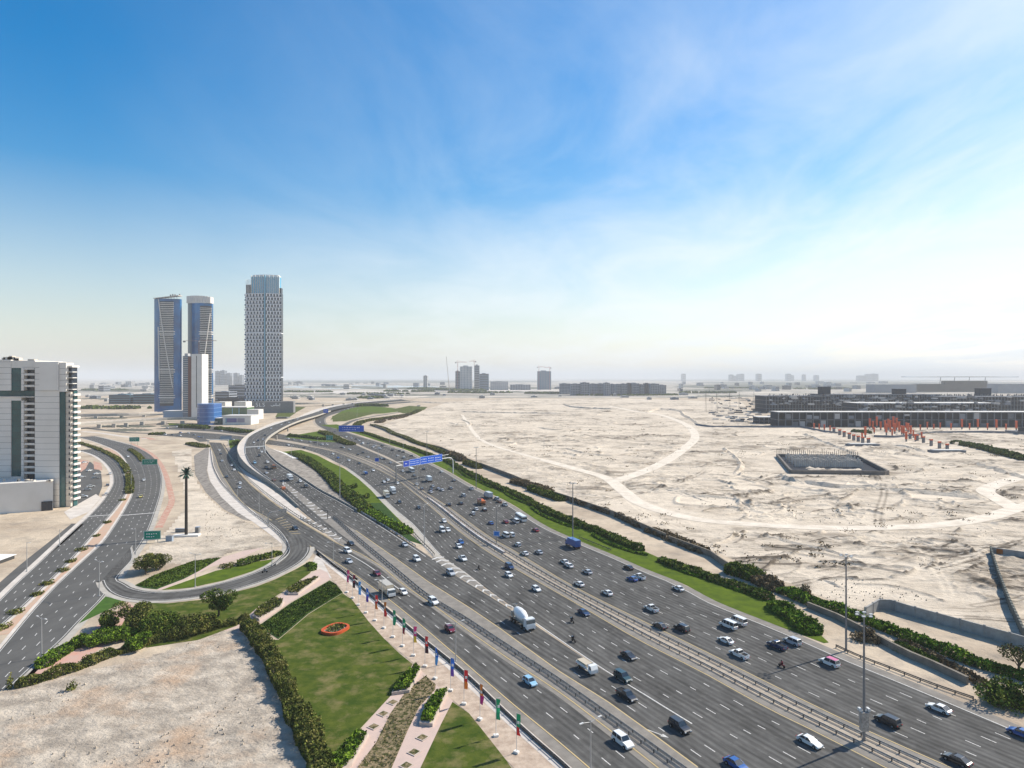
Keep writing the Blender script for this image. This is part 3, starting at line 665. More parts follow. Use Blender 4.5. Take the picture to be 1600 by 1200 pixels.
# lawns, paths and beds
def lawn(p, m=M_grass, z=.06, name='lawn'): return sheet(name, p, m, z)
lawn([(535, 927), (550, 937), (575, 970), (600, 998), (625, 1022), (645, 1038), (632, 1060), (612, 1086), (585, 1115), (560, 1142), (530, 1178), (500, 1220), (470, 1180), (445, 1110), (430, 1050), (405, 1000), (435, 1000), (482, 960)])
lawn([(707, 1097), (733, 1115), (757, 1145), (790, 1187), (840, 1260), (640, 1260), (657, 1200), (690, 1130)])
lawn([(484, 877), (492, 885), (484, 896), (442, 925), (405, 947), (370, 978), (310, 1000), (230, 1012), (180, 998), (200, 958), (214, 942), (262, 943), (325, 936), (400, 917), (431, 905), (465, 888)])
lawn([(252, 922), (300, 905), (337, 892), (400, 878), (436, 872), (425, 879), (394, 893), (350, 907), (300, 918), (270, 921)], M_grassb)
lawn([(165, 932), (180, 936), (197, 940), (160, 957), (122, 975)], mat('dim grass', (.06, .12, .022), .95, (.045, .09, .02), .4, 8, bump=.1, bscale=2))
lawn([(210, 915), (240, 899), (300, 877), (347, 871), (310, 893), (287, 905), (245, 921), (225, 919)], M_bed, .07, 'planting_bed')
lawn([(515, 907), (525, 913), (536, 926), (482, 959), (435, 999), (404, 978), (455, 942)], M_bed, .075, 'planting_bed')
sheet('garden_path', [(484, 897), (500, 889), (512, 895), (516, 905), (455, 940), (405, 975), (380, 990), (345, 985), (390, 958), (442, 928)], M_pinkpale, .05)
sheet('garden_path', [(496, 862), (560, 905), (548, 912), (520, 905), (496, 892), (488, 880)], M_conc2, .045)
sheet('garden_path', [(245, 922), (310, 880), (357, 868), (400, 855), (420, 852), (375, 873), (330, 886), (287, 906), (255, 922)], M_pinkpale, .045)
sheet('garden_path', [(200, 940), (170, 965), (120, 1000), (62, 1035), (30, 1068), (80, 1060), (180, 1000), (240, 975), (300, 1000), (330, 990), (230, 965)], M_pink, .04)
sheet('garden_path', [(645, 1038), (660, 1040), (690, 1075), (705, 1090), (710, 1100), (690, 1130), (657, 1200), (630, 1270), (480, 1270), (530, 1180), (585, 1116), (632, 1061)], M_pinkpale, .05)
M_brown = mat('brown stalks bed', (.26, .20, .12), .95, (.055, .06, .02), .9, 10, .42, .58, bump=.3, bscale=3)
lawn([(665, 1056), (681, 1070), (680, 1078), (655, 1105), (638, 1140), (612, 1200), (590, 1240), (540, 1240), (560, 1198), (588, 1160), (610, 1115), (635, 1080)], M_brown, .09, 'flower_bed')
M_stone = mat('planter box', (.50, .42, .36), .9, (.42, .35, .30), .6)
# sandy verge and walk between the lawns and the guard rail
sheet('sand_walk', [(496, 862), (544, 905), (575, 935), (625, 978), (665, 1010), (725, 1060), (800, 1130), (880, 1205), (920, 1250), (850, 1250), (790, 1187), (757, 1145), (733, 1115), (705, 1093), (650, 1040), (600, 998), (575, 970), (550, 937), (520, 907)], mat('pink sand walk', (.50, .40, .31), .95, (.33, .25, .19), .45, 12, .35, .65, bump=.1, bscale=1), .055)
road_sheet('footway', [(500, 872), (545, 908), (592, 948), (662, 1008), (722, 1060), (795, 1128), (875, 1200), (960, 1280)], 1.6, M_conc2, .075)
# verge of the far carriageway
V = W([(500, 664), (535, 672), (560, 679), (610, 695), (640, 705), (666, 719), (700, 736), (740, 759), (797, 786), (854, 822), (912, 848), (961, 868), (1014, 891), (1067, 912), (1120, 940), (1200, 972), (1290, 1006)])
V2 = W([(515, 660), (560, 673), (600, 684), (640, 697), (680, 711), (720, 731), (750, 746), (780, 760), (810, 772), (840, 789), (865, 803), (907, 820), (971, 846), (1024, 869), (1077, 893), (1120, 910), (1209, 940), (1250, 964), (1295, 1004)])
q = resample(V, 6); band(q, [nearest(V2, p)[1] for p in q], 'grass_verge', M_grassb, .06)
sheet('grass_verge', [(470, 703), (495, 711), (520, 724), (538, 732), (560, 748), (580, 766), (596, 784), (612, 800), (630, 818), (640, 830), (600, 817), (570, 798), (550, 779), (537, 767), (520, 758), (500, 737), (475, 722), (440, 706)], M_grassb, .065)
sheet('grass_verge', [(577, 786), (598, 786), (615, 805), (640, 834), (662, 852), (640, 845), (600, 818), (583, 806)], M_bed, .08)
lawn([(552, 637), (575, 634), (600, 636), (640, 641), (600, 646), (555, 648), (516, 656), (521, 650), (535, 642)], M_grassb, .07)
lawn([(519, 650), (545, 643), (560, 645), (600, 643), (570, 650), (540, 658), (520, 659)], M_grass, .075)
lawn([(610, 640), (640, 634), (668, 636), (662, 641), (630, 646)], M_grass, .08)
lawn([(440, 634), (478, 636), (465, 643), (452, 652), (430, 652)], M_grass, .09)
lawn([(355, 686), (374, 687), (372, 695), (360, 701)], M_grassb, .07)
lawn([(262, 661), (285, 663), (280, 668), (266, 667)], M_grassb, .06)
lawn([(445, 683), (500, 690), (553, 693), (530, 690), (505, 676), (500, 671), (496, 674), (460, 680)], M_grassb, .05)

# ------------------------------------------------------------------ vegetation
def fol(name, c, c2=None):
    c2 = c2 or tuple(v * 1.9 for v in c)
    m = mat(name, c, .9, c2, .5, 5, .38, .62, spec=.15)
    return m
GREEN = [fol('foliage dark', (.03, .052, .010)), fol('foliage', (.065, .095, .014)), fol('foliage light', (.12, .145, .022), (.17, .18, .04))]
OLIVE = [fol('olive foliage dark', (.035, .045, .012)), fol('olive foliage', (.075, .088, .018)), fol('olive foliage light', (.15, .15, .032), (.24, .21, .07))]
BRIGHT = [fol('hedge dark', (.035, .06, .010)), fol('hedge', (.075, .125, .012)), fol('hedge light', (.13, .19, .02))]
DRY = [fol('dry foliage dark', (.075, .055, .032)), fol('dry foliage', (.12, .09, .05)), fol('dry foliage light', (.17, .13, .075), (.2, .16, .1))]
M_bark = mat('bark', (.13, .10, .07), .95, (.08, .06, .045), 2)
def leafquads(C, size, flat=.0):
    n = len(C)
    a = RS.normal(size=(n, 3)); a[:, 2] *= 1 - flat; a /= np.linalg.norm(a, axis=1)[:, None]
    b = RS.normal(size=(n, 3)); b -= (b * a).sum(1)[:, None] * a; b /= np.linalg.norm(b, axis=1)[:, None]
    s = size * RS.uniform(.6, 1.3, (n, 1)); a = a * s; b = b * s * .7
    v = np.stack([C - a, C - b, C + a, C + b], 1).reshape(-1, 3)
    return v, np.arange(4 * n).reshape(-1, 4)
def foliage(name, C, size, mats, parent=None, extra=None):
    v, f = leafquads(C, size)
    o = npmesh(name, v, f, mats, parent)
    cl = (vnoise(C[:, 0] * .9 + 500, C[:, 1] * .9 + 500 + C[:, 2] * .5, 5) + RS.uniform(-.3, .3, len(C)))
    idx = np.clip((cl * 3).astype(int), 0, 2) if len(o.data.polygons) == len(C) else None
    if idx is not None: o.data.polygons.foreach_set('material_index', idx.astype(np.int32))
    return o
def hedge(name, label, pts, w, h, mats, dens=7.0, size=.45, cat='hedge', ragged=.35, group=None, gaps=0):
    path = W([(p[0], p[1], h * .42) for p in pts]); path = resample([Vector((p.x, p.y, 0)) for p in path], 1.0); n = len(path)
    area = n * (w + 2 * h) * 1.0; k = int(area * dens)
    t = RS.uniform(0, n - 1.001, k); i = t.astype(int); fr = t - i
    PX = np.array([p.x for p in path]); PY = np.array([p.y for p in path])
    x = PX[i] * (1 - fr) + PX[i + 1] * fr; y = PY[i] * (1 - fr) + PY[i + 1] * fr
    dx = PX[i + 1] - PX[i]; dy = PY[i + 1] - PY[i]; l = np.hypot(dx, dy) + 1e-6; nx, ny = -dy / l, dx / l
    u = RS.uniform(-1, 1, k)
    lump = 1 - ragged + ragged * 1.6 * vnoise(x / 2.3 + 900, y / 2.3 + 900, 9) ** 1.0
    wl = 1 - ragged * .6 + ragged * vnoise(x / 3.1 + 90, y / 3.1 + 90, 19)
    hz = h * lump * np.clip(1 - np.abs(u) ** 3.0, 0, 1) ** .5
    side = RS.uniform(size=k) < .35
    hz = np.where(side, hz * RS.uniform(.0, 1, k), hz * RS.uniform(.75, 1.0, k))
    uu = np.where(side, np.sign(u) * RS.uniform(.75, 1.0, k), u)
    end = np.minimum(np.minimum(t, n - 1 - t) / max(w * .4, .5), 1) ** .5
    if gaps:
        g = vnoise(x / 6 + 40, y / 6 + 40, 33); keep = g > gaps
    else: keep = np.ones(k, bool)
    C = np.stack([x + nx * uu * w / 2 * wl * end, y + ny * uu * w / 2 * wl * end, .05 + hz * end], 1)[keep]
    # a core so that the mass is closed: short quads across
    o = foliage(name, C, size, mats)
    return tag(o, label, cat, group)
def tree(name, label, x, y, h, r, mats, n=1500, size=.45, cat='tree', group=None, trunk=.35, squash=.75, lobes=9, base=.35):
    root = thing(name, label, cat, (x, y, 0), 0, group)
    mb = MB(); mb.bar((0, 0, -.1), (0, 0, h * .5), trunk, trunk * .6, 7)
    cs = []
    for k in range(lobes):
        a = rnd.uniform(0, 6.28); d = r * rnd.uniform(.15, .72); zz = h * rnd.uniform(base + .12, .86)
        c = (d * math.cos(a), d * math.sin(a), zz); cs.append((c, r * rnd.uniform(.32, .52)))
        mb.bar((0, 0, h * rnd.uniform(.2, .45)), c, trunk * .4, .06, 5)
    mb.build('trunk', M_bark, root)
    C = []
    for c, rr in cs:
        k = n // lobes; d = RS.normal(size=(k, 3)); d /= np.linalg.norm(d, axis=1)[:, None]
        C.append(np.array(c) + d * rr * (RS.uniform(.35, 1, (k, 1)) ** .5) * np.array([1, 1, squash]))
    C = np.concatenate(C); C = C[C[:, 2] > .3]
    foliage('crown', C, size, mats, root)
    return root
def shrub(name, label, x, y, h, r, mats, n=350, size=.3, cat='shrub', group=None):
    d = RS.normal(size=(n, 3)); d[:, 2] = np.abs(d[:, 2]); d /= np.linalg.norm(d, axis=1)[:, None]
    C = d * (RS.uniform(.5, 1, (n, 1))) * np.array([r, r, h]) * (1 + .3 * np.sin(d[:, :1] * 5))
    o = foliage(name, C, size, mats); o.location = (x, y, 0)
    return tag(o, label, cat, group)

# hedge down the edge of the sand lot, then its arm to the left
hedge('hedge', 'tall olive hedge running down between the sand lot and the big lawn', [(383, 972), (400, 990), (418, 1016), (436, 1050), (452, 1085), (470, 1120), (487, 1155), (502, 1195), (520, 1250)], 5.2, 3.6, OLIVE, 34, .23, ragged=.6)
hedge('hedge', 'long dark hedge bordering the sand lot beside the boulevard', [(22, 1069), (50, 1062), (100, 1047), (160, 1025), (220, 1005), (262, 995), (310, 985), (345, 975), (390, 965)], 3.4, 2.3, OLIVE, 32, .24, ragged=.6)
hedge('hedge', 'lower loose hedge inside the long dark one beside the pink path', [(62, 1042), (90, 1020), (130, 1000), (170, 985), (200, 990), (225, 985)], 5, 1.6, BRIGHT, 12, .35, gaps=.3)
for k, (px, py, h, r, mt, lb) in enumerate([
    (228, 897, 6.5, 6.8, OLIVE, 'round olive tree in the bend of the loop road, left of a pair'), (244, 890, 6, 5.5, OLIVE, 'round olive tree in the bend of the loop road, right of a pair'),
    (342, 962, 8.5, 5.2, GREEN, 'dark green tree on the lawn just below the loop road'), (168, 980, 4.5, 4, GREEN, 'small dark tree leftmost of the clump by the pink path'),
    (204, 982, 6.5, 6, OLIVE, 'pale olive tree between the small dark tree and the broad clump'), (262, 985, 5, 7, GREEN, 'broad low dark tree in the middle of the clump'),
    (238, 992, 5, 5, GREEN, 'dark bushy tree at the near left of the broad low tree'), (295, 992, 5, 5.5, OLIVE, 'yellowish bushy tree right of the broad low tree'),
    (325, 985, 4.5, 4, OLIVE, 'small olive tree by the end of the curved path'), (180, 1000, 3, 4.5, BRIGHT, 'bright low bush under the small dark tree'),
    (140, 1008, 2.5, 4.5, BRIGHT, 'bright low bush near the left end of the planting'), (215, 1012, 3, 4.5, BRIGHT, 'bright low bush in front of the dark bushy tree')]):
    g = G(px, py); tree('tree' if h > 4 else 'bush', lb, g.x, g.y, h, r, mt, 5200, .25, 'tree' if h > 4 else 'bush', base=.2)
for px, py, h, r, n, lb in [(357, 880, 1.8, 3.2, 500, 'round yellow-green bush on the path inside the loop road'), (112, 1073, 2.5, 1.2, 120, 'sparse dry sapling on the edge of the sand lot'), (15, 1070, 4, .8, 120, 'thin young tree beside the boulevard kerb')]:
    g = G(px, py + 6); shrub('bush', lb, g.x, g.y, h, r, OLIVE, n, .28, 'bush')
hedge('hedge', 'dark clipped hedge along the sand inside the loop road', [(372, 882), (395, 874), (420, 868), (440, 862)], 4.5, 2.0, GREEN, 9, .4)
hedge('hedge', 'short hedge cut around the tip of the loop road lawn', [(480, 880), (490, 884), (487, 890)], 3, 1.4, BRIGHT, 12, .3)
# planters (low boxes of shrubs)
def planter(label, pts, h=.7, mats=BRIGHT, hh=.9, grp=None):
    q = [G(*p) for p in pts]; c = sum(q, Vector()) / len(q)
    root = thing('planter', label, 'planter', c, 0, grp)
    mb = MB(); mb.prism([(p.x - c.x, p.y - c.y) for p in q], .02, h); mb.build('planter_box', M_stone, root)
    xs = [p.x for p in q]; ys = [p.y for p in q]; k = 4200
    X = RS.uniform(min(xs), max(xs), k); Y = RS.uniform(min(ys), max(ys), k)
    ins = inside(X, Y, [(c.x + (p.x - c.x) * .93, c.y + (p.y - c.y) * .93) for p in q]); X, Y = X[ins], Y[ins]
    C = np.stack([X - c.x, Y - c.y, h + RS.uniform(0, 1, len(X)) ** .5 * hh * (.5 + vnoise(X, Y, 4))], 1)
    foliage('shrubbery', C, .26, mats, root)
planter('long raised planter of clipped green shrubs at the head of the left path', [(650, 1044), (658, 1048), (640, 1083), (612, 1087), (620, 1070)], .8)
planter('raised planter of bright shrubs at the foot of the left path', [(560, 1148), (576, 1151), (550, 1197), (528, 1215), (512, 1200), (530, 1178)], .8)
planter('long raised planter of green shrubs in the right path', [(682, 1086), (700, 1084), (692, 1100), (676, 1136), (655, 1134), (664, 1110)], .8)
planter('raised planter of shrubs nearest the loop road in the upper path', [(552 - 60, 906), (500, 904), (466, 930), (450, 930), (446, 926), (470, 912)], .7, OLIVE)
planter('raised planter of yellow-green shrubs lower down the upper path', [(430, 938), (444, 941), (440, 950), (405, 970), (394, 965), (408, 950)], .7, OLIVE)
for i, (px, py) in enumerate([(614, 1098), (599, 1116), (584, 1136), (660, 1153), (647, 1176), (635, 1197)]):
    g = G(px, py); nm = 'stone square of dry plants, %s in the %s garden path' % (['topmost of three', 'middle of three', 'lowest of three'][i % 3], ['left', 'right'][i // 3])
    root = thing('planter_square', nm, 'planter', g, R(-35), 'square beds in the garden paths')
    mb = MB(); mb.box(-1.1, 1.1, -1.1, 1.1, .02, .2); mb.build('kerb_frame', M_stone, root)
    mb = MB(); mb.box(-.85, .85, -.85, .85, .2, .23); mb.build('soil', M_brown, root)
# stalks in the brown bed: rows of low clumps
bq = [(p.x, p.y) for p in W([(665, 1056), (681, 1070), (680, 1078), (655, 1105), (638, 1140), (612, 1200), (560, 1198), (588, 1160), (610, 1115), (635, 1080)], sm=False)]
X = RS.uniform(-50, -5, 14000); Y = RS.uniform(125, 175, 14000); k = inside(X, Y, bq) & (np.sin((X * .8 + Y * .6) * 4.5) > -.1) & (vnoise(X * .4, Y * .4, 2) > .33); X, Y = X[k], Y[k]
o = foliage('ground_plants', np.stack([X, Y, .1 + RS.uniform(0, .5, len(X))], 1), .2, [fol('stalk', (.09, .075, .03)), fol('stalk dark', (.035, .045, .015)), fol('stalk pale', (.2, .15, .08))]); tag(o, 'rows of brown and green stalks in the long garden bed', 'plants', kind='stuff')

# dark bed cover
def cover(name, label, pts, hgt, mats, n, size):
    q = W(pts, sm=False); xs = [p.x for p in q]; ys = [p.y for p in q]
    X = RS.uniform(min(xs), max(xs), n); Y = RS.uniform(min(ys), max(ys), n); k = inside(X, Y, [(p.x, p.y) for p in q]); X, Y = X[k], Y[k]
    o = foliage(name, np.stack([X, Y, .08 + RS.uniform(0, hgt, len(X)) * (.4 + vnoise(X * .7, Y * .7, 3))], 1), size, mats); tag(o, label, 'plants', kind='stuff')
cover('ground_cover', 'dark low ground cover at the top of the big lawn', [(515, 909), (525, 914), (534, 926), (482, 957), (435, 996), (408, 978), (455, 944)], .35, [GREEN[0], GREEN[0], GREEN[1]], 26000, .22)
cover('ground_cover', 'dark low ground cover inside the loop road', [(214, 915), (240, 900), (300, 878), (343, 872), (310, 892), (287, 903), (245, 919)], .4, [GREEN[0], GREEN[1], GREEN[1]], 14000, .3)
# median shrubs of the boulevard
med = [((168, 817), 1), ((151, 838), .8), ((128, 860), 1.2), ((112, 878), 1), ((100, 892), 1.1), ((75, 913), 1.1), ((58, 930), 1), ((26, 958), 1.1), ((4, 982), 1.2), ((192, 782), 1), ((200, 765), 1), ((203, 750), .9)]
for i, ((px, py), s) in enumerate(med):
    g = G(px, py); lb = 'low green shrub in the sandy median of the boulevard, number %s counted from the crossing' % i
    lb = ['low shrub in the boulevard median just below the crossing line', 'low shrub in the boulevard median, second below the crossing line', 'low shrub in the boulevard median, third below the crossing line', 'low shrub in the boulevard median, fourth below the crossing line', 'low shrub in the boulevard median, fifth below the crossing line', 'low shrub in the boulevard median, fourth from the bottom edge', 'low shrub in the boulevard median, third from the bottom edge', 'low shrub in the boulevard median, second from the bottom edge', 'low shrub in the boulevard median, nearest the bottom left', 'low shrub in the boulevard median just above the crossing line', 'low shrub in the boulevard median, second above the crossing line', 'low shrub in the boulevard median, third above the crossing line'][i]
    shrub('shrub', lb, g.x, g.y, 1.3 * s, 2.2 * s, OLIVE, 300, .32, group='shrubs in the boulevard median')
hedge('hedge', 'dark shrub belt in the bend of the boulevard median', [(122, 691), (150, 700), (180, 714), (196, 730), (203, 752), (202, 770)], 5, 1.8, OLIVE, 3, .7, gaps=.2)
hedge('hedge', 'thin shrub belt on the island between the boulevard lanes', [(203, 702), (215, 710), (224, 720)], 5, 1.6, OLIVE, 3, .7)

# highway planting on the right
HX = [(548, 671), (574, 677), (600, 686), (640, 699), (680, 713), (700, 720), (720, 732), (750, 747), (780, 761), (810, 773), (840, 790), (865, 802), (907, 818), (940, 831), (971, 844), (1005, 858)]
hedge('hedge', 'long dark green hedge beside the grass verge of the far carriageway', HX, 5, 2.4, GREEN, 6, .55)
hedge('hedge', 'dark green hedge beyond the small footbridge by the grass verge', [(1030, 872), (1060, 884), (1090, 893), (1120, 905), (1160, 917), (1209, 935)], 4.6, 2.2, GREEN, 7, .5)
hedge('hedge', 'thick leafy green hedge ending the grass verge by two white vans', [(1205, 939), (1225, 951), (1245, 964), (1262, 977), (1276, 987)], 7, 3.0, BRIGHT, 12, .4)
for lb, p in (('first', [(718, 735), (730, 745), (748, 751)]), ('second', [(745, 750), (758, 757), (770, 762)]), ('third', [(784, 765), (800, 777), (822, 786)]), ('fourth', [(830, 792), (845, 803), (880, 818), (905, 826)]), ('fifth', [(925, 834), (950, 848), (990, 862), (1012, 867)]), ('sixth', [(1045, 880), (1070, 893), (1110, 905), (1150, 920), (1190, 934)])):
    hedge('clipped_hedge', 'low clipped bright hedge curving in the grass verge, %s from the blue gantry' % lb, p, 1.6, 1.0, BRIGHT, 9, .4, group='clipped hedges in the grass verge')
# rear belt behind the boundary wall
hedge('shrub_belt', 'dark scrub belt along the sand field wall left of the blue gantry', [(582, 664), (600, 669), (615, 677), (635, 684), (650, 691), (675, 699), (700, 710), (722, 719)], 7, 2.4, OLIVE, 3.5, .8)
hedge('shrub_belt', 'brown dry scrub on the wall right of the blue gantry', [(700, 708), (712, 712), (724, 718)], 9, 4.5, DRY, 5, .7)
hedge('shrub_belt', 'dark scrub clump on the wall behind the orange dump truck', [(726, 722), (742, 727), (750, 730)], 7, 3.6, OLIVE, 6, .6)
hedge('shrub_belt', 'brown and green scrub mass on the wall above the white bus', [(800, 750), (815, 754), (830, 758), (845, 764), (862, 770)], 9, 3.6, DRY, 6, .6)
hedge('shrub_belt', 'green scrub mass on the wall left of the tall roadside mast', [(828, 762), (845, 768), (862, 774), (880, 780)], 7, 3.4, GREEN, 6, .6)
hedge('shrub_belt', 'brown dry scrub at the end of the wall below the curved track', [(1010, 826), (1030, 832), (1055, 842), (1080, 852), (1105, 863)], 8, 2.2, DRY, 5, .5)
hedge('shrub_belt', 'thin dry growth on top of the middle stretch of the wall', [(885, 779), (920, 790), (960, 803), (1000, 822)], 3, 2.9, DRY, 4, .5, gaps=.3)
hedge('shrub_belt', 'large green bush clump behind the wall opposite the white vans', [(1136, 884), (1150, 889), (1165, 893), (1180, 898), (1190, 903)], 9, 4.6, GREEN, 10, .5)
hedge('shrub_belt', 'brown and olive clump right of the large green bush clump', [(1183, 900), (1200, 910), (1222, 919)], 8, 3.8, DRY, 9, .5)
hedge('shrub_belt', 'green hedge running down behind the tall roadside mast', [(1215, 918), (1240, 927), (1262, 937), (1290, 946), (1320, 955), (1350, 966)], 6, 2.6, BRIGHT, 10, .45)
hedge('shrub_belt', 'long even green hedge below the grey block wall', [(1350, 966), (1380, 978), (1410, 990), (1440, 999), (1470, 1011), (1500, 1024), (1540, 1038), (1580, 1049), (1640, 1066), (1780, 1108)], 4.6, 2.4, BRIGHT, 12, .42)
hedge('shrub_belt', 'green creeper mass on the buried wall below the long even hedge', [(1395, 1003), (1415, 1015), (1440, 1026), (1465, 1036)], 5, 1.6, GREEN, 10, .42)
hedge('shrub_belt', 'brown creeper along the far side of the buried wall', [(1400, 1000), (1430, 1012), (1460, 1026), (1490, 1042), (1520, 1058), (1540, 1070)], 3.5, 1.3, DRY, 10, .4, gaps=.2)
for px, py, h, r, mt, lb, nn in [(1255, 930, 3.2, 3.2, DRY, 'round dry pinkish bush on the sand behind the hedge', 500), (1354, 1000, 3.2, 3.6, DRY, 'round dry grey-brown bush on the buried wall beside the tall masts', 600)]:
    g = G(px, py); shrub('dry_bush', lb, g.x, g.y, h, r, mt, nn * 2, .35, 'bush')
g = G(1592, 1052); tree('acacia_tree', 'sparse grey-green acacia tree at the right edge above the hedge', g.x, g.y, 7, 6, [DRY[0], OLIVE[1], OLIVE[0]], 1100, .28, base=.5)
g = G(1585, 1104); tree('bush', 'broad dark green bush at the right edge beside the highway', g.x, g.y, 3.6, 7, GREEN, 5200, .34, 'bush', base=.0, lobes=14)
# scrub around the interchange
hedge('shrub_belt', 'dense green shrub belt along the foot of the flyover slope', [(455, 708), (475, 716), (495, 728), (510, 740), (523, 752), (532, 764), (545, 772), (560, 785), (573, 798)], 9, 3.2, GREEN, 5, .7)
hedge('shrub_belt', 'green shrubs on the near tip of the triangular verge', [(575, 797), (590, 806), (605, 816), (625, 824), (638, 832)], 7, 2.2, BRIGHT, 6, .55)
for px, py, r, lb in [(551, 762, 4.5, 'dark bush alone on the bright verge beside the tall lamp'), (571, 778, 3.5, 'dark bush on the bright verge below the lone bush')]:
    g = G(px, py); shrub('bush', lb, g.x, g.y, 2.6, r, GREEN, 500, .5, 'bush')
hedge('shrub_belt', 'dark hedge on the far side of the crossing carriageway', [(450, 680), (475, 682), (500, 685), (520, 686)], 5, 3.4, GREEN, 3, .9)
hedge('shrub_belt', 'olive shrub bank between the slip road and the crossing carriageway', [(502, 674), (515, 679), (528, 686), (540, 691), (550, 694)], 11, 3, OLIVE, 3, .9)
hedge('shrub_belt', 'dark hedge in front of the blue glass podium buildings', [(280, 666), (310, 667), (325, 668)], 12, 5, GREEN, 2, 1.3)
hedge('shrub_belt', 'dark hedge below the white showroom beside the flyover', [(337, 669), (360, 671), (382, 674), (400, 674)], 10, 4, GREEN, 2, 1.2)
hedge('shrub_belt', 'green shrub patch at the top of the outer slip road', [(296, 692), (308, 695), (322, 698)], 12, 2.6, OLIVE, 3, .9)
hedge('shrub_belt', 'dark green bushes under the bend of the flyover', [(366, 694), (374, 691)], 12, 3.4, GREEN, 4, .9)
hedge('shrub_belt', 'dark roadside hedge left of the side road', [(232, 678), (245, 678), (258, 677)], 6, 3, GREEN, 3, .9)
hedge('shrub_belt', 'olive shrub belt along the loop of the far slip ramp', [(556, 667), (563, 660), (580, 656), (610, 652), (640, 647), (655, 641)], 12, 3, OLIVE, 2.5, 1.1)
hedge('shrub_belt', 'scattered dark scrub beside the far slip ramp', [(590, 660), (605, 655), (625, 652), (642, 646)], 14, 3, DRY, 2, 1.1, gaps=.35)
hedge('tree_belt', 'dark tree row behind the far green lawn', [(555, 634), (580, 633), (605, 634)], 16, 6, GREEN, 1.2, 2.0, cat='trees')
hedge('tree_belt', 'dark green tree row by the far lagoon', [(640, 607.5), (680, 608.5), (720, 610), (760, 610)], 70, 9, GREEN, .12, 7, cat='trees')
hedge('tree_belt', 'green tree row at the right edge below the stone walls', [(1487, 690), (1510, 694), (1540, 700), (1570, 708), (1610, 718)], 12, 4.5, GREEN, 2, 1.2, cat='trees', gaps=.25)
hedge('tree_belt', 'dark planting beside the orange formwork columns', [(1330, 673), (1345, 674), (1360, 676)], 10, 4, GREEN, 2, 1.2, cat='trees')
for i, (a, b, y, hh) in enumerate([(445, 520, 612, 8), (540, 640, 615, 7), (560, 600, 621, 7), (700, 800, 613, 8), (820, 900, 614, 7), (600, 680, 611, 9), (130, 200, 609, 9), (130, 235, 637, 6), (900, 1060, 617, 5), (1060, 1150, 613, 8), (1100, 1190, 606, 9), (1240, 1330, 607, 9), (345, 380, 628, 8), (1440, 1590, 609, 9)]):
    hedge('tree_belt', 'dark tree belt on the far plain, %s in order of distance across the view' % 'x', [(a, y), ((a + b) / 2, y + .4), (b, y)], 40, hh, GREEN, .16, 5, cat='trees', gaps=.42)['sortx'] = a
# scattered desert scrub in the field: nobody could count it
C = []
for k in range(520):
    px = rnd.uniform(600, 1600); py = rnd.choice([rnd.uniform(640, 720), rnd.uniform(640, 930)]); g = G(px, py)
    if not inside(np.array([g.x]), np.array([g.y]), [G(*p) for p in FIELD])[0]: continue
    if vnoise(np.array([g.x / 60.]), np.array([g.y / 60.]), 77)[0] < .5: continue
    s = rnd.uniform(.3, 1.1) * (1 + g.y / 900)
    d = RS.normal(size=(22, 3)) * np.array([s * 1.5, s * 1.5, .35 * s]); d[:, 2] = np.abs(d[:, 2]) + .2
    C.append(d + np.array([g.x, g.y, .3]))
o = foliage('desert_scrub', np.concatenate(C), .45, DRY); tag(o, 'low dry scrub scattered over the sand field', 'scrub', kind='stuff')
# rubble on the bare ground
mb = MB()
for k in range(3600):
    z_ = rnd.random()
    if z_ < .5: px, py = rnd.uniform(1100, 1560), rnd.uniform(735, 940)
    elif z_ < .8: px, py = rnd.uniform(740, 1100), rnd.uniform(650, 820)
    elif z_ < .87: px, py = rnd.uniform(320, 420), rnd.uniform(790, 860)
    else: px, py = rnd.uniform(0, 460), rnd.uniform(1000, 1200)
    g = G(px, py)
    nn = vnoise(np.array([g.x / 22.]), np.array([g.y / 22.]), 55)[0]
    if nn < .52: continue
    if z_ < .8 and (not inside(np.array([g.x]), np.array([g.y]), [G(*p) for p in FIELD])[0] or dist_poly(np.array([g.x]), np.array([g.y]), t1)[0] < 9): continue
    if z_ >= .87 and not inside(np.array([g.x]), np.array([g.y]), [G(*p) for p in LOT])[0]: continue
    s = rnd.uniform(.10, .28) * (.5 + g.y / 700)
    Mx = Matrix.Translation((g.x, g.y, .4)) @ Matrix.Rotation(rnd.uniform(0, 6), 4, 'Z') @ Matrix.Rotation(rnd.uniform(-.4, .4), 4, 'X')
    mb.prism([(s * 1.6 * math.cos(a), s * math.sin(a)) for a in (0, 1.1, 2.3, 3.3, 4.2, 5.2)], -.5, s * rnd.uniform(.3, .8), 0, Mx, .4)
o = mb.build('rubble', mat('rubble', (.50, .43, .34), .95, (.3, .25, .2), .8, 4)); tag(o, 'loose stones and rubble strewn over the bare sand', 'rubble', kind='stuff')

# ------------------------------------------------------------------ walls and barriers
M_wall = mat('boundary wall', (.235, .21, .175), .95, (.16, .14, .115), .35, 8)
M_block = mat('grey block wall', (.34, .335, .32), .95, (.25, .245, .235), .5, 8)
def wall(label, pts, h, t=.3, m=M_wall, post=None, name='boundary_wall', z=0):
    root = thing(name, label, 'wall')
    p = W(pts, sm=False); p = resample(p, 6)
    mb = MB(); mb.ribbon(p, t, z, h); mb.build('wall_panel', m, root)
    mb = MB(); mb.ribbon(p, t + .2, h + .003, h + .18); mb.build('coping', m, root)
    if post:
        q = resample(W(pts, sm=False), post); proto = None
        for a in q[:100]:
            if proto is None:
                mb = MB(); mb.box(-.25, .25, -.25, .25, 0, h + .4); o = mb.build('post', m, root); proto = o
            else: o = proto.copy(); COL.objects.link(o); o.parent = root
            o.location = (a.x, a.y, 0)
    return root
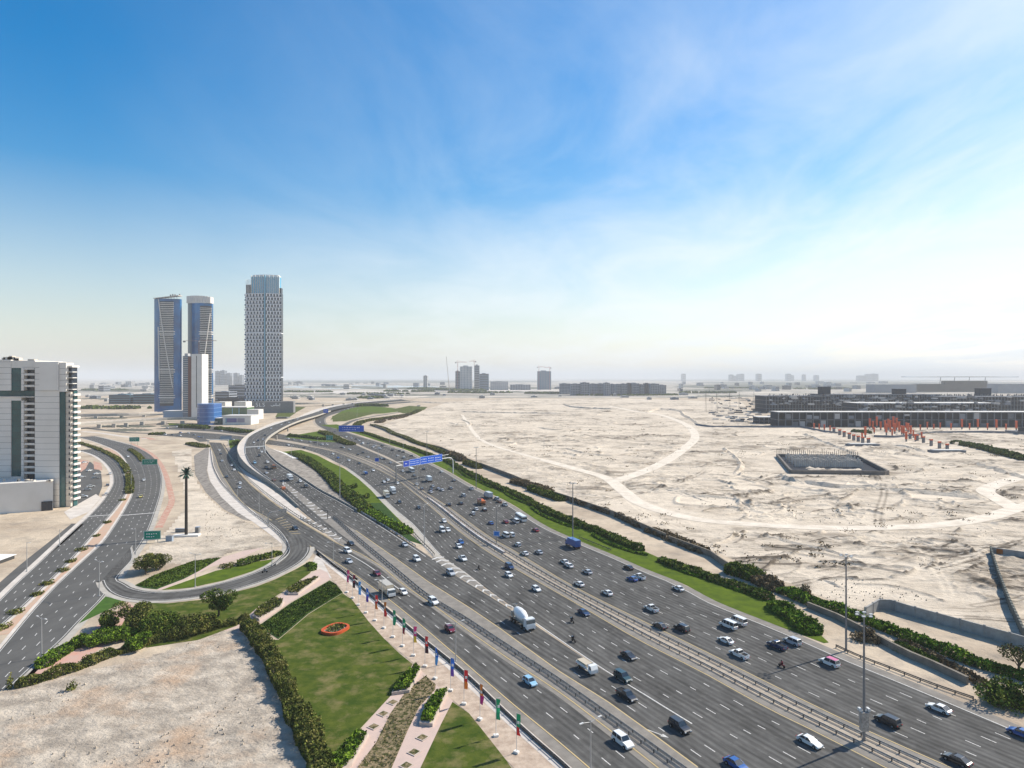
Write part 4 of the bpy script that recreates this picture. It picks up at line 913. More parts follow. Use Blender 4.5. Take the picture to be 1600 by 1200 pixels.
wall('long brown-grey wall edging the sand field, far stretch by the blue gantry', [(578, 664), (600, 672), (625, 683), (650, 692), (690, 702), (722, 717), (750, 728)], 2.4, .35)
wall('long brown-grey wall edging the sand field, middle stretch behind the white bus', [(750, 728), (800, 747), (860, 773), (900, 786), (960, 807), (1000, 825), (1040, 843)], 2.8, .4)
wall('long brown-grey wall edging the sand field, near stretch at the end of the curved track', [(1045, 846), (1110, 870), (1135, 888), (1160, 900)], 2.6, .4)
wall('half buried sandy wall running below the green hedge to the right edge', [(1262, 950), (1307, 968), (1350, 990), (1387, 1011), (1412, 1025), (1462, 1046), (1512, 1070)], 1.9, .6)
wall('grey block wall with buttresses enclosing the empty plot', [(1352, 966), (1379, 949), (1420, 962), (1470, 976), (1530, 993), (1610, 1016), (1760, 1062)], 3.3, .3, M_block, 6.5, 'block_wall')
wall('dark green-grey wall with stub posts down the right side of the sand', [(1548, 866), (1560, 905), (1577, 950), (1600, 1000)], 3.2, .4, mat('weathered wall', (.10, .11, .10), .9, (.15, .155, .14), .6), 3.2, 'block_wall')
wall('grey wall with a rusty patch closing the top of the right plot', [(1548, 866), (1575, 870), (1640, 879), (1760, 896)], 3.0, .3, M_block, None, 'block_wall')
M_rust = mat('rusty sheet', (.32, .12, .04), .8)
mb = MB(); a = G(1556, 867.3); b = G(1566, 868.9); mb.ribbon([a - Vector((0, .35, 0)), b - Vector((0, .35, 0))], .08, .3, 2.9); tag(mb.build('rusty_gate', M_rust), 'rusty orange sheet gate in the grey wall at the top right plot', 'gate')
wall('low dark hoarding around the bare site beyond the sand field', [(1085, 664), (1112, 668), (1180, 668), (1250, 668), (1262, 670), (1285, 675), (1310, 678)], 2.6, .4, mat('site hoarding', (.16, .18, .21), .8), None, 'site_hoarding')
wall('low dark hoarding right of the orange columns', [(1365, 683), (1400, 684), (1430, 681), (1460, 677), (1530, 676), (1610, 678)], 2.6, .4, _mats['site hoarding'], None, 'site_hoarding')

M_galv = mat('galvanised steel', (.42, .41, .385), .5, (.22, .21, .20), 2, metal=.3)
M_galvd = mat('weathered steel', (.13, .12, .11), .6, (.09, .085, .08), 2, metal=.2)
M_white = mat('white paint', (.72, .71, .68), .5)
def barrier(label, path, h=.75, post=4.2, rails=((.55, .32),), m=M_galv, pm=M_galvd, n=95, off=.12, name='guard_rail'):
    root = thing(name, label, 'guard rail')
    path = sorted(path, key=lambda p: p.y) if False else path
    for z, hh in rails:
        mb = MB(); mb.ribbon(path, .12, z, z + hh * .5); mb.ribbon(offset(path, .08), .05, z + hh * .5 + .003, z + hh); mb.build('rail', m, root)
    q = resample(path, post); q = offset(q, -.15); q.sort(key=lambda p: p.length)
    proto = None
    for a in q[:n]:
        if proto is None:
            mb = MB(); mb.box(-.09, .09, -.12, .12, 0, h + .1); o = mb.build('post', pm, root); proto = o
        else: o = proto.copy(); COL.objects.link(o); o.parent = root
        o.location = a
    if q[n:]:
        mb = MB()
        for a in q[n:]: mb.box(a.x - .09, a.x + .09, a.y - .12, a.y + .12, a.z, a.z + h + .1)
        mb.build('post', pm, root)['kind'] = 'stuff'
def pick(path, y0, y1): return [p for p in path if y0 < p.y < y1]
# median between the two main carriageways
MA = C4.at(0); MBn = [nearest(C3.R, p)[1] for p in MA]
k = [i for i, p in enumerate(MA) if p.y < 1500]
band([MA[i] for i in k], [MBn[i] for i in k], 'median', M_med, .04)
for f, lb in ((.30, 'the side of the middle carriageway'), (.70, 'the side of the far carriageway')):
    p = [MA[i].lerp(MBn[i], 1 - f) for i in k if MA[i].y < 760]
    barrier('long double steel guard rail in the main median, on ' + lb, p, .8, 4, ((.28, .18), (.6, .3)), n=95)
# median concrete spine
p = [MA[i].lerp(MBn[i], .5) for i in k if 290 < MA[i].y < 430]
mb = MB(); mb.ribbon(p, 1.0, .05, .8); tag(mb.build('concrete_barrier', mat('barrier concrete', (.50, .49, .48), .8, (.30, .265, .25), .12)), 'pale concrete barrier between the median guard rails by the blue sign lamp', 'barrier')
# barrier 1
B1 = resample(smooth([G(*p) for p in [(520, 809), (535, 821), (556, 840), (594, 872), (631, 903), (661, 928), (687, 945), (725, 968), (749, 984), (800, 1018), (875, 1068), (955, 1125), (1055, 1197), (1150, 1265), (1272, 1360)]], 6), 4)
for d, lb in ((.55, 'upper'), (-.55, 'lower')):
    barrier('long steel guard rail between near and middle carriageways, %s of the pair' % lb, offset(B1, d), .8, 4, ((.28, .18), (.6, .3)), n=95)
# rail by the banners
B0 = resample(smooth([G(*p) for p in [(495, 861), (521, 882), (544, 899), (595, 944), (625, 969), (665, 1002), (725, 1051), (800, 1122), (837, 1156), (885, 1198), (960, 1270), (1060, 1358)]], 6), 3)
mb = MB(); mb.ribbon(B0, .5, .03, .55); tag(mb.build('concrete_kerb', M_conc2), 'pale low concrete barrier wall behind the colourful banners', 'barrier')
barrier('steel guard rail along the near carriageway behind the banners', offset(B0, -.5), .9, 4, ((.3, .2), (.68, .25)), m=M_galvd)
# rail at the nose between C2 and C3
p = [q for q in C2.R if 300 < q.y < 470]
barrier('white steel guard rail along the edge of the ramp down to the chevron nose', resample(offset(p, .2), 4), .85, 4.2, ((.3, .2), (.65, .25)), m=mat('pale steel', (.5, .49, .47), .5))
p = W([(640, 826), (655, 843), (672, 860), (679, 868)]); barrier('short dark guard rail at the sandy nose beside the tall lamp', resample(p, 3), .8, 4, m=M_galvd)
p = W([(1307, 1012), (1340, 1027), (1400, 1050), (1460, 1073), (1521, 1094)]); barrier('black steel guard rail on the sandy shoulder below the tall roadside mast', resample(p, 3), .9, 4, ((.3, .2), (.65, .25)), m=M_galvd)
p = W([(700, 733), (712, 738), (722, 745)]); barrier('short guard rail at the foot of the blue gantry post', resample(p, 3), .8, 4, m=M_galvd)
p = W([(905, 841), (930, 851), (955, 861)]); barrier('short guard rail beside the blue box truck and verge', resample(p, 3), .8, 4, m=M_galvd)
# outer rail of slip and loop
p = W([(329, 701), (333, 728), (343, 750), (356, 766), (390, 798), (420, 821), (443, 842), (452, 856), (450, 868), (431, 884)])
barrier('white and black guard rail curving round the outer slip road to the loop', resample(p, 3), .9, 3.5, ((.3, .2), (.65, .25)), m=mat('pale steel', (.5, .49, .47), .5))
p = W([(349, 694), (361, 712), (373, 731), (386, 746), (398, 757), (434, 785), (472, 811), (508, 832)])
barrier('steel guard rail along the inner side of the outer slip road', resample(p, 4), .8, 4.5)
for f, nm in ((-1, 'white edge guard rail on the outer bend beside the flyover shoulder'),):
    p = [q for q in resample(offset(Lin, .6), 4)]; barrier(nm, p, .8, 5, m=M_white)

# ------------------------------------------------------------------ buildings
M_bw = mat('white cladding', (.70, .665, .61), .75, (.62, .585, .53), .06, 6)
M_bw2 = mat('warm stone', (.60, .54, .46), .8, (.52, .46, .39), .1, 6)
M_dark = mat('dark joint', (.06, .06, .06), .9)
M_teal = mat('teal glass', (.008, .055, .06), .1, (.02, .09, .09), .15, 4, spec=.5)
M_blue = mat('blue glass', (.008, .15, .38), .08, (.01, .07, .19), .03, 5, spec=.5)
M_blue2 = mat('pale blue glass', (.16, .36, .48), .15, spec=.8)
M_dglass = mat('dark glass', (.012, .02, .032), .12, (.03, .04, .055), .2, 4, spec=.5)
M_gglass = mat('green glass', (.03, .09, .06), .12, (.09, .16, .05), .05, 3, spec=.8)
M_grey = mat('grey screen', (.22, .22, .22), .8, (.19, .19, .19), .3)
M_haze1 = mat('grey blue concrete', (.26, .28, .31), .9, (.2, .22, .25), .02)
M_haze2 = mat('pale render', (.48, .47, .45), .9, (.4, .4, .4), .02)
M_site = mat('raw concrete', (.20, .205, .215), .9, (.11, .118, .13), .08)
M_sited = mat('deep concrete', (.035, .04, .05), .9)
M_roofw = mat('pale roof', (.62, .60, .56), .9, (.5, .48, .45), .1)

# --- left residential block, 400 m off
bl = thing('apartment_tower', 'pale stone apartment block with teal glass strips at the left edge', 'apartment block', (-300, 400, 0))
def px2x(px, Y): return (px - 800) / F * Y
def lb(mb, x0, x1, y0, y1, z0, z1, mi=0): mb.box(x0 + 300, x1 + 300, y0 - 400, y1 - 400, z0, z1, mi)
YA = 400
def panels(x0, x1, y0, y1, z0, z1, fh, name, m):
    mb = MB(); z = z0
    while z < z1 - .2:
        lb(mb, x0, x1, y0, y1, z + .14, min(z + fh, z1)); lb(mb, x0 + .18, x1 - .18, y0 + .18, y1 - .18, z, z + .14, 1); z += fh
    return mb.build(name, [m, M_dark], bl)
xa0, xa1 = px2x(-140, YA), px2x(54, YA); ztop = PZ(562, YA)
s0, s1 = px2x(17, YA), px2x(33, YA); b0, b1 = px2x(37, YA), px2x(54, YA)
# wing A around the recesses
panels(xa0, s0, YA, YA + 26, 0, 66.6, 3.5, 'wall', M_bw); panels(xa0, s0, YA, YA + 26, 70, ztop, 3.5, 'wall', M_bw)
panels(s1, b0, YA, YA + 26, 0, 64, 3.5, 'wall', M_bw); panels(s1, b0, YA, YA + 26, 70, ztop - 5, 3.5, 'wall', M_bw)
mb = MB(); lb(mb, xa0, xa1, YA + 1.5, YA + 25.6, 66.7, 69.9); mb.build('glass_band', M_teal, bl)
mb = MB(); lb(mb, xa0 + .3, s1 + 8, YA - .5, YA + 2, 66.0, 66.55); mb.build('cornice', M_bw, bl)
mb = MB(); lb(mb, s0 + .02, s1 - .02, YA + .7, YA + 2, 18, 64); lb(mb, s0 + .02, s1 - .02, YA + .7, YA + 2, 70, ztop - 5)
for z in np.arange(20, 84, 3.5):
    lb(mb, s0 + .04, s1 - .04, YA + .55, YA + .69, z, z + .15, 1)
mb.build('glass_strip', [M_teal, M_dglass], bl)
for q_ in ((s0, s1, YA + .02, YA + 25, 0, 17.95), (s0, s1, YA + .02, YA + 25, 64.05, 66.5), (s0, xa1, YA + .3, YA + 25, ztop - 4.95, ztop - .5)): mb = MB(); lb(mb, *q_); mb.build('wall', M_bw, bl)
mb = MB(); lb(mb, b0 + .02, b1, YA + 3, YA + 25, 0, ztop - 5); mb.build('recess_wall', M_dglass, bl)
for z in list(np.arange(19.5, 63, 3.5)) + [72.3, 75.8, 79.3, 82.8]:
    mb = MB(); lb(mb, b0 + .1, b1 - .3, YA + .3, YA + 2.95, z, z + .25); lb(mb, b0 + .1, b1 - .3, YA + .3, YA + .45, z + .26, z + 1.3); mb.build('balcony', M_bw, bl)
# wing B
xb0, xb1 = px2x(54.5, 396), px2x(92, 396); zb = PZ(565, 396)
panels(xb0, xb1, 396, 403, 0, zb, 3.5, 'wall', M_bw)
mb = MB(); lb(mb, px2x(63, 396), px2x(92, 396) - .02, 395.2, 395.97, PZ(610, 396), zb - .6); mb.build('raised_panel', M_bw, bl)
xs0, xs1 = xb1, px2x(100, 396)
mb = MB(); lb(mb, xs0 + .02, xs1 - .02, 396.8, 403, 0, PZ(613, 396)); mb.build('glass_strip', M_teal, bl)
panels(xs0, px2x(103, 396), 396.1, 403, PZ(612.5, 396), zb - .5, 3.5, 'wall', M_bw)
xc0, xc1 = xs1, px2x(113, 399)
panels(xc0, xc1, 397.5, 404, 0, PZ(612, 396) , 3.5, 'wall', M_bw2)
mb = MB(); lb(mb, px2x(103, 398), xc1, 398.5, 403.5, PZ(611, 398), PZ(574, 398)); mb.build('open_loggia', M_dglass, bl)
for z in np.arange(PZ(609, 398), PZ(574, 398), 3.5):
    mb = MB(); lb(mb, px2x(103.5, 398), xc1 + 1.5, 397, 401, z, z + .5); mb.build('balcony', M_bw, bl)
mb = MB(); lb(mb, px2x(103, 398), xc1 + 1.0, 397.4, 404, PZ(574, 398) + .02, PZ(571, 398)); mb.build('roof', M_bw, bl)
for z in np.arange(6, 68, 3.5):
    mb = MB(); lb(mb, px2x(105, 396), px2x(106.6, 396), 397.3, 397.49, z + .9, z + 2.4); mb.build('window', M_dglass, bl)
mb = MB(); lb(mb, xc1 + .01, xc1 + .6, 399.5, 403, 0, PZ(611, 398)); mb.build('glass_side', M_teal, bl)
for z in np.arange(4, 70, 3.5):
    mb = MB(); lb(mb, xc1 + .02, xc1 + 1.8, 398.2, 404, z, z + .35); lb(mb, xc1 + 1.6, xc1 + 1.8, 398.2, 404, z + .36, z + 1.3); lb(mb, xc1 + .02, xc1 + 1.59, 398.2, 398.4, z + .36, z + 1.3); mb.build('balcony', M_bw, bl)
# roof things
mb = MB()
for k in range(9):
    x = px2x(rnd.uniform(-20, 52), 405); lb(mb, x, x + rnd.uniform(.5, 5), 403, 406, ztop - .6, ztop + rnd.uniform(.3, 2.4)); 
mb.build('roof_plant', M_bw2, bl)
# podium
q = [G(-220, 812), G(0, 803), G(83, 797), P(83, 394.5), P(-220, 394.5)]
mb = MB(); mb.prism([(p.x + 300, p.y - 400) for p in q], 0, 17.2); mb.build('podium', M_bw, bl)
mb = MB(); a, b = G(65, 798.6), G(82, 797.3)
mb.prism([(a.x + 300, a.y - 400.25), (b.x + 300, b.y - 400.25), (b.x + 300, b.y - 399.9), (a.x + 300, a.y - 399.9)], 0, 5.5); mb.build('entrance', M_dglass, bl)
mb = MB()
for k in range(14):
    x = px2x(rnd.uniform(0, 80), 385) + 300; mb.box(x, x + rnd.uniform(.4, 1.6), -14, -13 + rnd.uniform(0, 1), 17.22, 17.2 + rnd.uniform(.4, 1.7))
mb.build('roof_planter', M_bw2, bl)
# shed at the left edge of the lower lot
g = G(4, 881); mb = MB(); mb.box(g.x - 20, g.x - 1, g.y - 2, g.y + 8, 0, 1.6); mb.box(g.x - 20.5, g.x - .5, g.y - 2.5, g.y + 8.5, 1.61, 1.8, 1); tag(mb.build('low_shed', [M_dark, M_white]), 'low dark shed with white slab at the left edge of the sand', 'shed')

def curved(n, w, d, bulge, z0, z1, mb, mi=0, x0=0, y0=0, a0=-1, a1=1, y1=None):
    """plan with a bowed front; a0..a1 is the stretch of the front used"""
    pts = []
    for i in range(n + 1):
        t = a0 + (a1 - a0) * i / n; pts.append((x0 + t * w / 2, y0 - bulge * (1 - t * t)))
    back = y0 + d if y1 is None else y1
    pts += [(pts[-1][0], back), (pts[0][0], back)]
    mb.prism(pts, z0, z1, mi)
def twin(label, pxa, pxb, Y, pytop, front, mirror, ribs):
    cx = px2x((pxa + pxb) / 2, Y); wd = (pxb - pxa) / F * Y; zt = PZ(pytop, Y)
    t = thing('glass_tower', label, 'tower', (cx, Y, 0), 0, 'the pair of blue glass towers')
    mb = MB(); curved(14, wd, 7, 9, 0, zt - 6, mb); mb.build('glass_shaft', M_blue, t)
    f0, f1 = front
    mb = MB(); fh = 4.0; z = 22
    while z < zt - 14:
        curved(10, wd, 0, 9, z, z + 1.25, mb, 0, 0, -1.6, f0, f1, 6); z += fh
    mb.build('slab_screen', M_bw, t)
    mb = MB(); curved(10, wd, 0, 9, 16, zt - 12, mb, 0, 0, -.7, f0 + .01, f1 - .01, 6); mb.build('window_screen', M_dglass, t)
    for zz in (PZ(622, Y), PZ(582, Y), PZ(523, Y)):
        for e in (0, 5):
            mb = MB(); curved(12, wd * 1.01, 0, 9, zz + e, zz + e + 2.2, mb, 0, 0, -1.9, max(f0 - .08, -1), min(f1 + .08, 1), 6); mb.build('belt', M_bw, t)
    for (ta, za, tb, zb_) in ribs:
        mb = MB(); n = 14; pr = []
        for i in range(n + 1):
            u = ta + (tb - ta) * i / n; z = za + (zb_ - za) * i / n; pr.append(Vector((u * wd / 2, -2.6 - 9 * (1 - u * u), z)))
        for a, b in zip(pr, pr[1:]): mb.bar(a, b, 1.0, n=4)
        mb.build('diagonal_rib', M_bw, t)
    return t, wd, zt
Y1 = 1461
t, wd, zt = twin('leftmost blue glass tower with a long diagonal rib and slanted roof', 241, 281.5, Y1, 463, (-.42, .60), 1, [(-.5, 250, .58, 56), (-.42, 70, -.52, 190)])
mb = MB(); mb.add([(-wd / 2 + 2, -8, zt - 6), (wd / 2, -8, zt), (wd / 2, 10, zt + 1), (-wd / 2 + 2, 10, zt - 5), (-wd / 2 + 2, -8, zt - 4.6), (wd / 2, -8, zt + 1.6), (wd / 2, 10, zt + 2.6), (-wd / 2 + 2, 10, zt - 3.6)], [(0, 1, 2, 3), (4, 5, 6, 7), (0, 1, 5, 4), (1, 2, 6, 5), (2, 3, 7, 6), (3, 0, 4, 7)])
mb.build('roof_canopy', M_conc2, t)
mb = MB()
for k in range(9): x = -wd / 2 + 3 + k * (wd - 6) / 8; mb.bar((x, -8, zt - 6), (x, -8, zt - 4.8 + 6 * k / 8), .5, n=4)
for k in range(5): mb.box(6 + k * 5, 8 + k * 5, 0, 3, zt, zt + rnd.uniform(2, 6))
mb.build('roof_truss', M_grey, t)
t, wd, zt = twin('right blue glass tower with a banded right flank and white curved crown', 293.5, 331, Y1 + 30, 470, (.18, 1.0), 1, [(.92, 222, .25, 50), (.25, 50, .55, 15)])
mb = MB(); curved(8, wd, 0, 9, 16, zt + 4, mb, 0, 0, -.4, -.98, -.55, 10); mb.build('side_glazing', mat('grey blue glass', (.09, .13, .18), .2, spec=.7), t)
mb = MB()
for k in range(9):
    x = -wd / 2 + 1 + k * wd / 9; hh = 10 * math.cos((k - 3) / 6.5); mb.box(x, x + wd / 9 - .6, -8, 8, zt - 6, zt + 1 + hh)
mb.build('crown', M_bw, t)

# --- white slab tower in front of the twins
Yw = 1236
t = thing('slab_tower', 'slender white tower in front of the blue pair with a brown left side', 'tower', (px2x(300, Yw), Yw, 0))
ox = px2x(300, Yw)
mb = MB(); mb.box(px2x(299, Yw) - ox, px2x(315.5, Yw) - ox, 0, 26, 0, PZ(553, Yw)); mb.build('white_wall', M_bw, t)
mb = MB(); mb.box(px2x(306.6, Yw) - ox, px2x(307.6, Yw) - ox, -.3, .02, 22, PZ(556, Yw)); mb.build('glass_slot', M_dglass, t)
mb = MB(); mb.box(px2x(293, Yw) - ox, px2x(298.9, Yw) - ox, 2, 26, 0, PZ(557, Yw)); mb.build('brown_wall', mat('brown cladding', (.17, .085, .065), .8), t)
mb = MB(); mb.box(px2x(284, Yw) - ox, px2x(292.9, Yw) - ox, 4, 26, 0, PZ(556, Yw)); mb.build('glazed_wing', mat('grey blue glass', (.09, .13, .18), .2, spec=.7), t)
for z in np.arange(12, PZ(557, Yw), 4):
    mb = MB(); mb.box(px2x(284, Yw) - ox - .4, px2x(292.8, Yw) - ox, 3, 4, z, z + 1.0); mb.build('floor_band', M_haze2, t)
mb = MB(); mb.box(px2x(286, Yw) - ox, px2x(291, Yw) - ox, 6, 16, PZ(556, Yw), PZ(552, Yw)); mb.build('roof_plant', M_haze2, t)
def crane(label, px, Y, zb, zt, jibL, jibR, m=None, s=1.0, rz=0, name='tower_crane'):
    m = m or mat('crane steel', (.42, .36, .30), .6)
    t = thing(name, label, 'crane', (px2x(px, Y), Y, zb), rz)
    h = zt - zb; mb = MB()
    for a in ((-1, -1), (1, -1), (1, 1), (-1, 1)): mb.bar((a[0] * s, a[1] * s, 0), (a[0] * s, a[1] * s, h), .22 * s, n=4)
    n = max(3, int(h / (3.5 * s)))
    for i in range(n):
        z0, z1 = h * i / n, h * (i + 1) / n; sg = 1 if i % 2 else -1
        mb.bar((-s * sg, -s, z0), (s * sg, -s, z1), .14 * s, n=3); mb.bar((-s * sg, s, z0), (s * sg, s, z1), .14 * s, n=3); mb.bar((-s, -s * sg, z0), (-s, s * sg, z1), .14 * s, n=3)
    mb.build('mast', m, t)
    mb = MB(); mb.bar((-jibL, 0, h), (jibR, 0, h), .4 * s, n=4); mb.bar((0, 0, h + 6 * s), (jibR * .7, 0, h + .4), .15 * s, n=3); mb.bar((0, 0, h + 6 * s), (-jibL * .8, 0, h + .4), .15 * s, n=3)
    k = int(jibR / (3 * s)); top = 1.6 * s
    mb.bar((0, 0, h + top), (jibR, 0, h + top * .6), .22 * s, n=4)
    for i in range(k): mb.bar((jibR * i / k, 0, h), (jibR * (i + .5) / k, 0, h + top), .13 * s, n=3); mb.bar((jibR * (i + .5) / k, 0, h + top), (jibR * (i + 1) / k, 0, h), .13 * s, n=3)
    mb.bar((0, 0, h), (0, 0, h + 6.2 * s), .4 * s, .15 * s, 4); mb.build('jib', m, t)
    mb = MB(); mb.box(-jibL, -jibL + 4 * s, -1.2 * s, 1.2 * s, h - 3 * s, h - .3); mb.build('counterweight', M_grey, t)
    mb = MB(); mb.box(.3, 2.3 * s, -2.4 * s, -.9 * s, h - 2.4 * s, h - .2); mb.build('cab', M_bw, t)
    return t
crane('tower crane with a long level jib crossing the two blue towers', 327, 1420, 0, PZ(532.5, 1420), 34, 38, mat('crane brown', (.25, .16, .13), .6), 1.1, 0)
bpy.data.objects['tower_crane'].location.x = px2x(311, 1420)

# --- low buildings at the foot
def round_block(label, pxa, pxb, Y, z1, m, band_m, nb, d=30, bulge=9, name='podium_building'):
    t = thing(name, label, 'building', (px2x((pxa + pxb) / 2, Y), Y, 0)); wd = (pxb - pxa) / F * Y
    mb = MB(); curved(12, wd, d, bulge, 0, z1, mb); mb.build('glass_wall', m, t)
    for k in range(nb):
        z = z1 * (k + 1) / nb - .9; mb = MB(); curved(12, wd * 1.02, d, bulge + .4, z + .01, z + .95, mb); mb.build('floor_band', band_m, t)
    return t
round_block('bright blue rounded glass building at the foot of the slender white tower', 308, 334, 1090, PZ(631, 1090), mat('royal blue glass', (.02, .08, .30), .15, (.015, .12, .30), .04, spec=.8), mat('blue band', (.09, .20, .42), .3), 5)
def simple(label, pxa, pxb, Y, z0, z1, d, m, name='low_building', cat='building', parts=()):
    t = thing(name, label, cat, (px2x((pxa + pxb) / 2, Y), Y, 0)); wd = (pxb - pxa) / F * Y / 2
    mb = MB(); mb.box(-wd, wd, 0, d, z0, z1); mb.build('wall', m, t)
    for nm, a, b, za, zb_, mm, pr in parts:
        mb = MB(); mb.box(-wd + 2 * wd * a, -wd + 2 * wd * b, -pr, (d if pr > .5 else .01), za, zb_); mb.build(nm, mm, t)
    return t
simple('pale blue panelled podium wall left of the slender white tower', 255, 299, 1250, 0, PZ(642.5, 1250), 26, mat('pale blue panels', (.32, .38, .45), .5), parts=[('roof', -.01, 1.01, PZ(642.5, 1250) + .01, PZ(641.8, 1250), M_roofw, .6)])
simple('green and teal glass hall with a white roof beside the grey sign box', 334, 386, 1230, 0, PZ(637, 1230), 34, M_gglass, parts=[('roof', -.01, 1.0, PZ(637, 1230) + .01, PZ(635.8, 1230), M_roofw, 1), ('plinth', -.01, 1.0, 0, PZ(649, 1230), M_roofw, 1.2), ('fin', .55, .57, PZ(649, 1230) + .02, PZ(637, 1230) - .02, M_blue2, .4), ('fin', .75, .77, PZ(649, 1230) + .02, PZ(637, 1230) - .02, M_blue2, .4)])
simple('white rounded roof hall behind the green glass hall, left one', 335, 352, 1300, 0, PZ(630, 1300), 30, M_bw, parts=[('roof', 0, 1, PZ(630, 1300) + .02, PZ(628, 1300), M_roofw, .6)])
simple('white rounded roof hall behind the green glass hall, right one', 366, 384, 1300, 0, PZ(629, 1300), 30, M_bw, parts=[('roof', 0, 1, PZ(629, 1300) + .02, PZ(627.6, 1300), M_roofw, .6)])
simple('low white showroom with blue and mauve windows facing the highway', 348, 392, 1090, 0, PZ(650, 1090), 34, M_bw, parts=[('window', .14, .50, 4, PZ(653.5, 1090), mat('mauve window', (.16, .14, .28), .3), .25), ('window', .52, .78, 4, PZ(653.5, 1090), mat('grey mauve window', (.30, .27, .32), .3), .25), ('window', .1, .135, 3, PZ(653, 1090), M_blue2, .25), ('roof', -.01, 1.01, PZ(650, 1090) + .01, PZ(649.2, 1090), M_roofw, .7)])
simple('small dark teal block left of the low white showroom', 336, 346, 1095, 0, PZ(654, 1095), 20, M_teal, parts=[('roof', -.03, 1.03, PZ(654, 1095) + .01, PZ(653, 1095), M_roofw, .7)])
simple('white box building under the grey sign wall', 386, 404, 1230, 0, PZ(641, 1230), 24, M_bw, parts=[('roof', 0, 1, PZ(641, 1230) + .01, PZ(640, 1230), M_roofw, .6)])
simple('dark bridge-like shed beside the flyover parapet', 431, 449, 1250, 0, PZ(652, 1250), 14, M_grey, parts=[('door', .1, .9, .1, 3, M_dark, .2)])

# --- lattice tower
Ys = 1480
t = thing('lattice_tower', 'tallest tower, wrapped in a white lattice of staggered dark windows', 'tower', (px2x(412, Ys), Ys, 0))
cx = px2x(412, Ys); X0, X1, XM = px2x(381.5, Ys) - cx, px2x(437, Ys) - cx, px2x(414, Ys) - cx
zt = PZ(458, Ys); zb0 = 22; D1 = 42
plan = [(X0, 8), (XM, 0), (X1, 10), (X1, 22), (X0, 30)]
mb = MB(); mb.prism(plan, 0, zt); mb.build('glass_shaft', M_dglass, t)
def lattice(a, b, cols, rows, z0, z1, name, zig):
    a = Vector((*a, 0)); b = Vector((*b, 0)); d = (b - a); L_ = d.length; d.normalize(); nrm = Vector((d.y, -d.x, 0)); mb = MB()
    Mx = Matrix(((d.x, -nrm.x, 0, a.x), (d.y, -nrm.y, 0, a.y), (0, 0, 1, 0), (0, 0, 0, 1)))
    cw = L_ / cols; rh = (z1 - z0) / rows
    for r in range(rows):
        z = z0 + r * rh
        for c in range(cols):
            sft = (.28 * cw if (r % 2) else 0) * zig
            x = c * cw + sft
            mb.box(max(x, .05), min(x + cw * .38, L_ - .05), -1.5, 1.0, z + rh * .12, z + rh * .98, 0, Mx)
            mb.box(max(x + cw * .34 + .02, .05), min(x + cw * .97, L_ - .05), -1.1, 1.0, z + rh * .80, z + rh * .97, 0, Mx)
            if (r + c) % 2: mb.box(min(x + cw * .43, L_ - .3), min(x + cw * .9, L_ - .1), -.8, .9, z + rh * .12, z + rh * .42, 1, Mx)
        mb.box(.1, L_ - .1, -.9, .8, z, z + rh * .1, 1, Mx)
    return mb.build(name, [mat('lattice white', (.70, .70, .70), .7), mat('lattice grey', (.16, .19, .23), .6)], t)
lattice(plan[0], (XM - 2.2, .4), 6, 31, zb0, zt, 'lattice_screen', 1); lattice((XM + 2.2, .5), plan[2], 5, 31, zb0, zt, 'lattice_screen', 1)
for zz in (PZ(521, Ys), PZ(590, Ys)):
    mb = MB(); mb.prism([(X0 - 1.6, 6.5), (XM, -2), (X1 + .3, 8.8), (X1 + .3, 22), (X0 - 1.6, 30)], zz, zz + 1.6); mb.build('belt', _mats['lattice white'], t)
mb = MB(); mb.box(XM - 1.2, XM + 1.2, -2.4, 1, zb0, PZ(430, Ys)); mb.build('corner_fin', M_blue2, t)
mb = MB(); lp = [(X0 - 1.4, 8), (X0 + .2, 8), (X0 + .2, 28), (X0 - 1.4, 28)]
for r in range(44): z = zb0 + (zt - zb0) * r / 44; mb.prism([(x - (1.3 if r % 2 else 0), y) for x, y in lp], z + .8, z + 4.0)
mb.build('side_bays', M_blue, t)
# crown
cr = [(px2x(391, Ys) - cx, 7), (XM, 1.5), (px2x(434, Ys) - cx, 9), (px2x(434, Ys) - cx, 22), (px2x(391, Ys) - cx, 28)]
mb = MB(); mb.prism(cr, zt + .01, PZ(431.5, Ys)); mb.build('crown_glass', mat('sky glass', (.07, .30, .46), .15, spec=.8), t)
mb = MB()
for (p, q, n) in ((cr[0], cr[1], 7), (cr[1], cr[2], 7)):
    for k in range(n + 1):
        x = p[0] + (q[0] - p[0]) * k / n; y = p[1] + (q[1] - p[1]) * k / n; mb.box(x - .45, x + .45, y - 1.4, y + .5, zt + .02, PZ(429.5, Ys) - (3 if k % 2 else 0))
mb.build('crown_fins', M_bw, t)
mb = MB(); mb.prism([(x, y + 2) for x, y in cr], PZ(431.5, Ys) + .01, PZ(428.5, Ys), 0, None, .12); mb.build('crown_top', M_bw, t)
mb = MB(); mb.box(X0 + 1, cr[0][0] - .5, 8, 26, zt + .02, PZ(444, Ys)); mb.build('crown_shoulder', M_dglass, t)
mb = MB(); mb.box(cr[2][0] + .5, X1 - .5, 11, 21, zt + .02, PZ(449, Ys)); mb.build('crown_shoulder', M_dglass, t)
mb = MB()
for k in range(5): mb.bar((X0 + 1 + k * 3, 8, zt), (X0 + 1 + k * 3, 8, PZ(436, Ys)), .5, n=4)
mb.build('crown_posts', M_bw, t)
